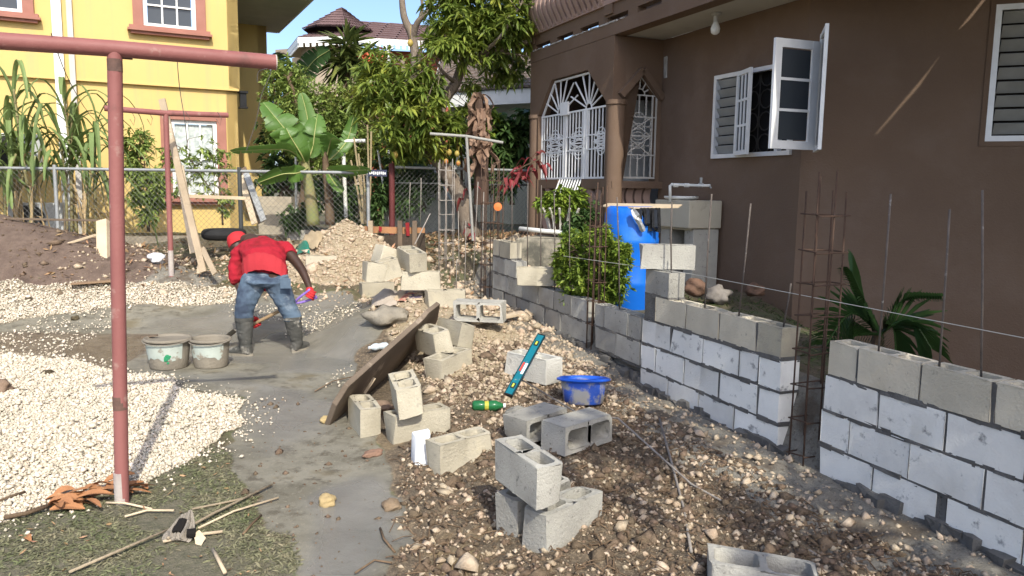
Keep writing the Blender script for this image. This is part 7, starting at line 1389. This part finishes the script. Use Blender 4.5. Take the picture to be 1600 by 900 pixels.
# body: one continuous surface
b = MB(); X = (pel-hipL).normalized()
loft(b, [(pel+Vector((0, .06, -.03)), (1, 0, 0), (0, -.3, 1), .09, .04), (wst+Vector((0, 0, -.03)), (1, 0, 0), (0, -.5, 1), .12, .06), (cst, (1, 0, .05), (0, -.4, 1), .19, .12), (cst+(nck-cst)*.6, (1, 0, 0), (0, -.2, 1), .13, .09)])
chain(b, [cst.lerp(nck, .4), nck, hd_], [.08, .066, .066]); b.lathe([(.001, -.12), (.05, -.105), (.078, -.06), (.088, 0), (.084, .05), (.06, .09), (.001, .105)], hd_, 16, A=Matrix.Rotation(.5, 3, 'Y') @ Matrix.Rotation(-.9, 3, 'X'))
b.lathe([(.001, -.02), (.012, -.008), (.014, .012), (.001, .022)], hd_+Vector((-.06, .075, -.02)), 8)           # nose
for s in (-1, 1): b.lathe([(.001, -.03), (.015, -.015), (.017, .015), (.001, .03)], hd_+Vector((.055*s+.02, -.045 if s > 0 else .02, .0)), 8)
chain(b, [shr+(cst-shr)*.4, shr, elR, haR+(elR-haR)*.12], [.07, .066, .046, .030]); chain(b, [shl+(cst-shl)*.4, shl, elL, haL+(elL-haL)*.1], [.07, .062, .045, .030])
chain(b, [pel+Vector((0, .06, -.05)), hipL, knL, anL], [.04, .065, .055, .04]); chain(b, [pel+Vector((0, .06, -.05)), hipR, knR, anR], [.04, .065, .055, .04])
remesh(b, 'body', SKN, .011, pr_, 5)
# shirt with long left sleeve and short right sleeve
s = MB(); up = Vector((0, -.45, 1))
loft(s, [(at(415, 441, 7.60), (1, 0, -.10), (0, .1, 1), .195, .098), (at(415, 426, 7.63), (1, 0, -.10), (0, -.1, 1), .216, .148), (at(413, 409, 7.76), (1, 0, -.06), (0, -.4, 1), .222, .15), (at(411, 396, 7.92), (1, 0, 0), (0, -.4, 1), .242, .155), (at(409, 389, 8.06), (1, 0, .03), (0, -.3, 1), .235, .14), (at(405, 388, 8.16), (1, 0, .03), (0, -.2, 1), .15, .10), (at(400, 389, 8.22), (1, 0, 0), (0, 0, 1), .07, .06)], 24)
chain(s, [shl+(cst-shl)*.35, shl, at(371, 410, 8.02), at(371, 434, 7.96), at(372.5, 441, 7.93)], [.11, .10, .088, .075, .07]); chain(s, [shr+(cst-shr)*.4, shr, shr.lerp(elR, .30)], [.11, .095, .08])
remesh(s, 'shirt', RSH, .012, pr_, 4, .020, 8)
hm = MB(); n = 40
for k_, (c0, a_, b_) in enumerate(((at(415, 440, 7.575), .213, .120), (at(414.5, 431, 7.60), .222, .150), (at(413.5, 418, 7.69), .229, .158))):
    for j in range(n+1): t = math.pi*(-.02+1.04*j/n); r = 1+.02*math.sin(j*1.3+k_)+.012*math.sin(j*2.9); hm.v.append(c0+Vector((1, 0, -.1)).normalized()*(a_*r*math.cos(t))+Vector((0, -.25+.0*k_, 1)).normalized()*(b_*r*math.sin(t)))
for k_ in range(2):
    for j in range(n): hm.f.append((k_*(n+1)+j, k_*(n+1)+j+1, (k_+1)*(n+1)+j+1, (k_+1)*(n+1)+j)); hm.mi.append(0)
hm.v = [tuple(v) for v in hm.v]; hm.build('shirt_hem', RSL, pr_, smooth=True)
# jeans
j_ = MB(); loft(j_, [(at(414, 424, 7.64), (1, 0, -.07), (0, 1, .5), .17, .08), (at(414, 427, 7.60), (1, 0, -.07), (0, 1, .4), .197, .135), (at(414, 433, 7.58), (1, 0, -.06), (0, 1, .25), .206, .155), (at(414, 440, 7.57), (1, 0, 0), (0, 1, 0), .205, .158), (at(414, 447, 7.58), (1, 0, 0), (0, 1, 0), .16, .11)], 20)
chain(j_, [hipL+Vector((0, 0, .01)), hipL.lerp(knL, .3), knL, bl_, bl_.lerp(anL, .15)], [.125, .122, .098, .086, .07]); chain(j_, [hipR+Vector((0, 0, .01)), hipR.lerp(knR, .3), knR, br_, br_.lerp(anR, .15)], [.125, .122, .098, .086, .07])
jo = remesh(j_, 'jeans', JEN, .011, pr_, 4, .011, 9)
pk = MB(); q = at(446, 443, 7.44); pk.box(q, (.10, .006, .10), Matrix.Rotation(.25, 3, 'Z') @ Matrix.Rotation(.1, 3, 'X')); pk.build('back_pocket', mat('pocket_denim', (.075, .11, .16), (.115, .16, .215), scale=9, rough=.9, bump=.3, bscale=150), jo, bevel=.002, seg=1)
# boots
def boot(top, an, toe, nm):
    m1 = MB(); t = Vector(toe); an = Vector(an); z = an.z-.09
    chain(m1, [top, top.lerp(an, .5), an+Vector((0, 0, .03)), an+Vector((0, 0, -.03))], [.088, .078, .062, .058]); a, f = an+Vector((0, 0, -.045))-t*.035, an+t*.175+Vector((0, 0, -.055))
    loft(m1, [(a-t*.03+Vector((0, 0, -.0)), t.cross(Vector((0, 0, 1))), (0, 0, 1), .036, .042), (a, t.cross(Vector((0, 0, 1))), (0, 0, 1), .045, .05), (a.lerp(f, .45), t.cross(Vector((0, 0, 1))), (0, 0, 1), .047, .052), (a.lerp(f, .8), t.cross(Vector((0, 0, 1))), (0, 0, 1), .052, .042), (f+t*.02, t.cross(Vector((0, 0, 1))), (0, 0, 1), .03, .025)], 16)
    o = remesh(m1, 'boot', BOT, .009, pr_, 3, .005, 22); s1 = MB(); sd_ = t.cross(Vector((0, 0, 1))); P = []
    for i in range(20):
        th = 2*math.pi*i/20; x = math.cos(th); y = math.sin(th); P.append(Vector((an.x, an.y, z-.004))+t*(.07+.15*x)+sd_*(y*(.056 if x > 0 else .048)))
    s1.prism(P, (0, 0, .028)); s1.build('sole', SOL, o); r1 = MB(); r1.tube([top+Vector((.0, 0, .01)), top+Vector((0, 0, -.02))], .091, 18); r1.build('boot_rim', BOT, o); return o
boot(bl_, anL, Vector((-.93, .25, 0)).normalized(), 'l'); boot(br_, anR, Vector((.35, .93, 0)).normalized(), 'r')
# cap
cp = MB(); ca = hd_+Vector((-.01, .0, .015)); A3 = Matrix.Rotation(.75, 3, 'Y') @ Matrix.Rotation(-.55, 3, 'X') if False else Matrix.Rotation(-.55, 3, 'Y') @ Matrix.Rotation(-.35, 3, 'X')
cp.lathe([(.108, -.03), (.112, .0), (.108, .04), (.088, .085), (.05, .11), (.001, .118)], ca, 20, A=A3); o = cp.build('cap', CAPM, pr_, smooth=True)
bb = MB(); 
for i in range(13):
    t = -1.25+2.5*i/12; d = A3 @ Vector((math.sin(t)*.8, -math.cos(t)*.25+.55*0, 0)); 
E_ = [A3 @ Vector((.108*math.sin(t), .108*math.cos(t), -.02)) for t in [(-1.3+2.6*i/12)+1.0 for i in range(13)]]; F_ = [A3 @ Vector((.175*math.sin(t)+.02*math.sin(1.0), .175*math.cos(t)+.04, -.03+.012*math.cos((t-1.0)*2))) for t in [(-1.0+2.0*i/12)+1.0 for i in range(13)]]
for v in E_+F_+[p+Vector((0, 0, .008)) for p in E_]+[p+Vector((0, 0, .008)) for p in F_]: bb.v.append(tuple(ca+v))
for i in range(12):
    for q in (0, 26): bb.f.append((q+i, q+i+1, q+14+i, q+13+i)); bb.mi.append(0)
    bb.f.append((13+i, 14+i, 40+i, 39+i)); bb.mi.append(0)
bb.build('cap_brim', CAPB, o)
# gloves: palm, four fingers closed round the handle, thumb
sh0 = at(489, 459, 7.70); sh1 = at(395, 507, 7.74); dsh = (sh1-sh0).normalized()
def glove(wrist, grip, ax, palm_dir, thumb_side):
    m1 = MB(); ax = Vector(ax).normalized(); pd = Vector(palm_dir); pd = (pd-ax*pd.dot(ax)).normalized(); bi = ax.cross(pd); wr = Vector(wrist); g = Vector(grip)
    chain(m1, [wr, wr.lerp(g+pd*.045, .55), g+pd*.042], [.036, .040, .036], 3, 12)
    loft(m1, [(g+pd*.045-ax*.045, bi, pd, .030, .016), (g+pd*.046, bi, pd, .036, .018), (g+pd*.045+ax*.045, bi, pd, .030, .016)], 12)
    for k, L in enumerate((.94, 1.0, .96, .82)):
        o_ = ax*(-.036+.024*k); P = [g+o_+pd*.040+bi*.022, g+o_+pd*.020*L+bi*.046, g+o_-pd*.018*L+bi*.042, g+o_-pd*.034*L+bi*.012, g+o_-pd*.026*L-bi*.012*L]; chain(m1, P, [.0115, .0108, .0102, .0095, .008], 3, 8)
    P = [g+pd*.038-ax*.03*thumb_side-bi*.02, g+pd*.018-ax*.05*thumb_side-bi*.040, g-pd*.012-ax*.045*thumb_side-bi*.036, g-pd*.028-ax*.035*thumb_side-bi*.010]; chain(m1, P, [.014, .0125, .011, .009], 3, 8)
    remesh(m1, 'glove', GLV, .0045, pr_, 2)
glove(haR+(elR-haR).normalized()*.05, at(488, 460, 7.70), Vector((.5, .1, .9)), elR-haR, 1); glove(haL+(elL-haL).normalized()*.08, sh0.lerp(sh1, .97), dsh, elL-haL, -1)
# shovel
sv = thing('shovel', 'long shovel with wooden shaft and purple plastic grip held by the bending man', 'shovel', sh1); tip = sh1+dsh*.16; tip.z = max(tip.z, hz1(tip.x, tip.y)+.10)
MB().tube([sh0.lerp(sh1, .28), sh1, tip], .017, 10).build('shaft', mat('shovel_wood', (.30, .21, .12), (.24, .165, .095), scale=5, rough=.7, bump=.2), sv, smooth=True)
PUR = mat('purple_plastic', (.27, .17, .55), (.22, .14, .47), rough=.4, bump=.03); m1 = MB(); e = sh0.lerp(sh1, .30); px_ = Vector((.2, -.5, .9)); px_ = (px_-dsh*px_.dot(dsh)).normalized(); gq = sh0.lerp(sh1, .0); m1.tube([e+dsh*.05, e], [.019, .022], 10); m1.tube(smoothpath([e, e-dsh*.06+px_*.03, gq+dsh*.02+px_*.055, gq+px_*.055, gq-px_*.055, gq+dsh*.02-px_*.055, e-dsh*.06-px_*.03, e], 3), .0125, 8); m1.build('grip', PUR, sv, smooth=True)
bt_ = tip+dsh*.02; fw = Vector((dsh.x, dsh.y, 0)).normalized(); sd_ = fw.cross(Vector((0, 0, 1))); gzb = hz1(bt_.x, bt_.y); m1 = MB(); P = []
for i in range(9):
    v = i/8
    for j in range(7):
        u = j/6-.5; w = .20*(1-.55*max(0, v-.6)/.4); p = tip+fw*(.02+.28*v)+Vector((0, 0, (gzb+.012-tip.z)*min(1, v*1.4)+.045*(abs(u)*2)**2))+sd_*(u*w); m1.v.append(tuple(p))
for i in range(8):
    for j in range(6): m1.f.append((i*7+j, i*7+j+1, (i+1)*7+j+1, (i+1)*7+j)); m1.mi.append(0)
m1.build('blade', mat('shovel_steel', (.25, .22, .18), (.30, .28, .24), scale=6, rough=.6, metal=.3, bump=.2), sv, smooth=True)
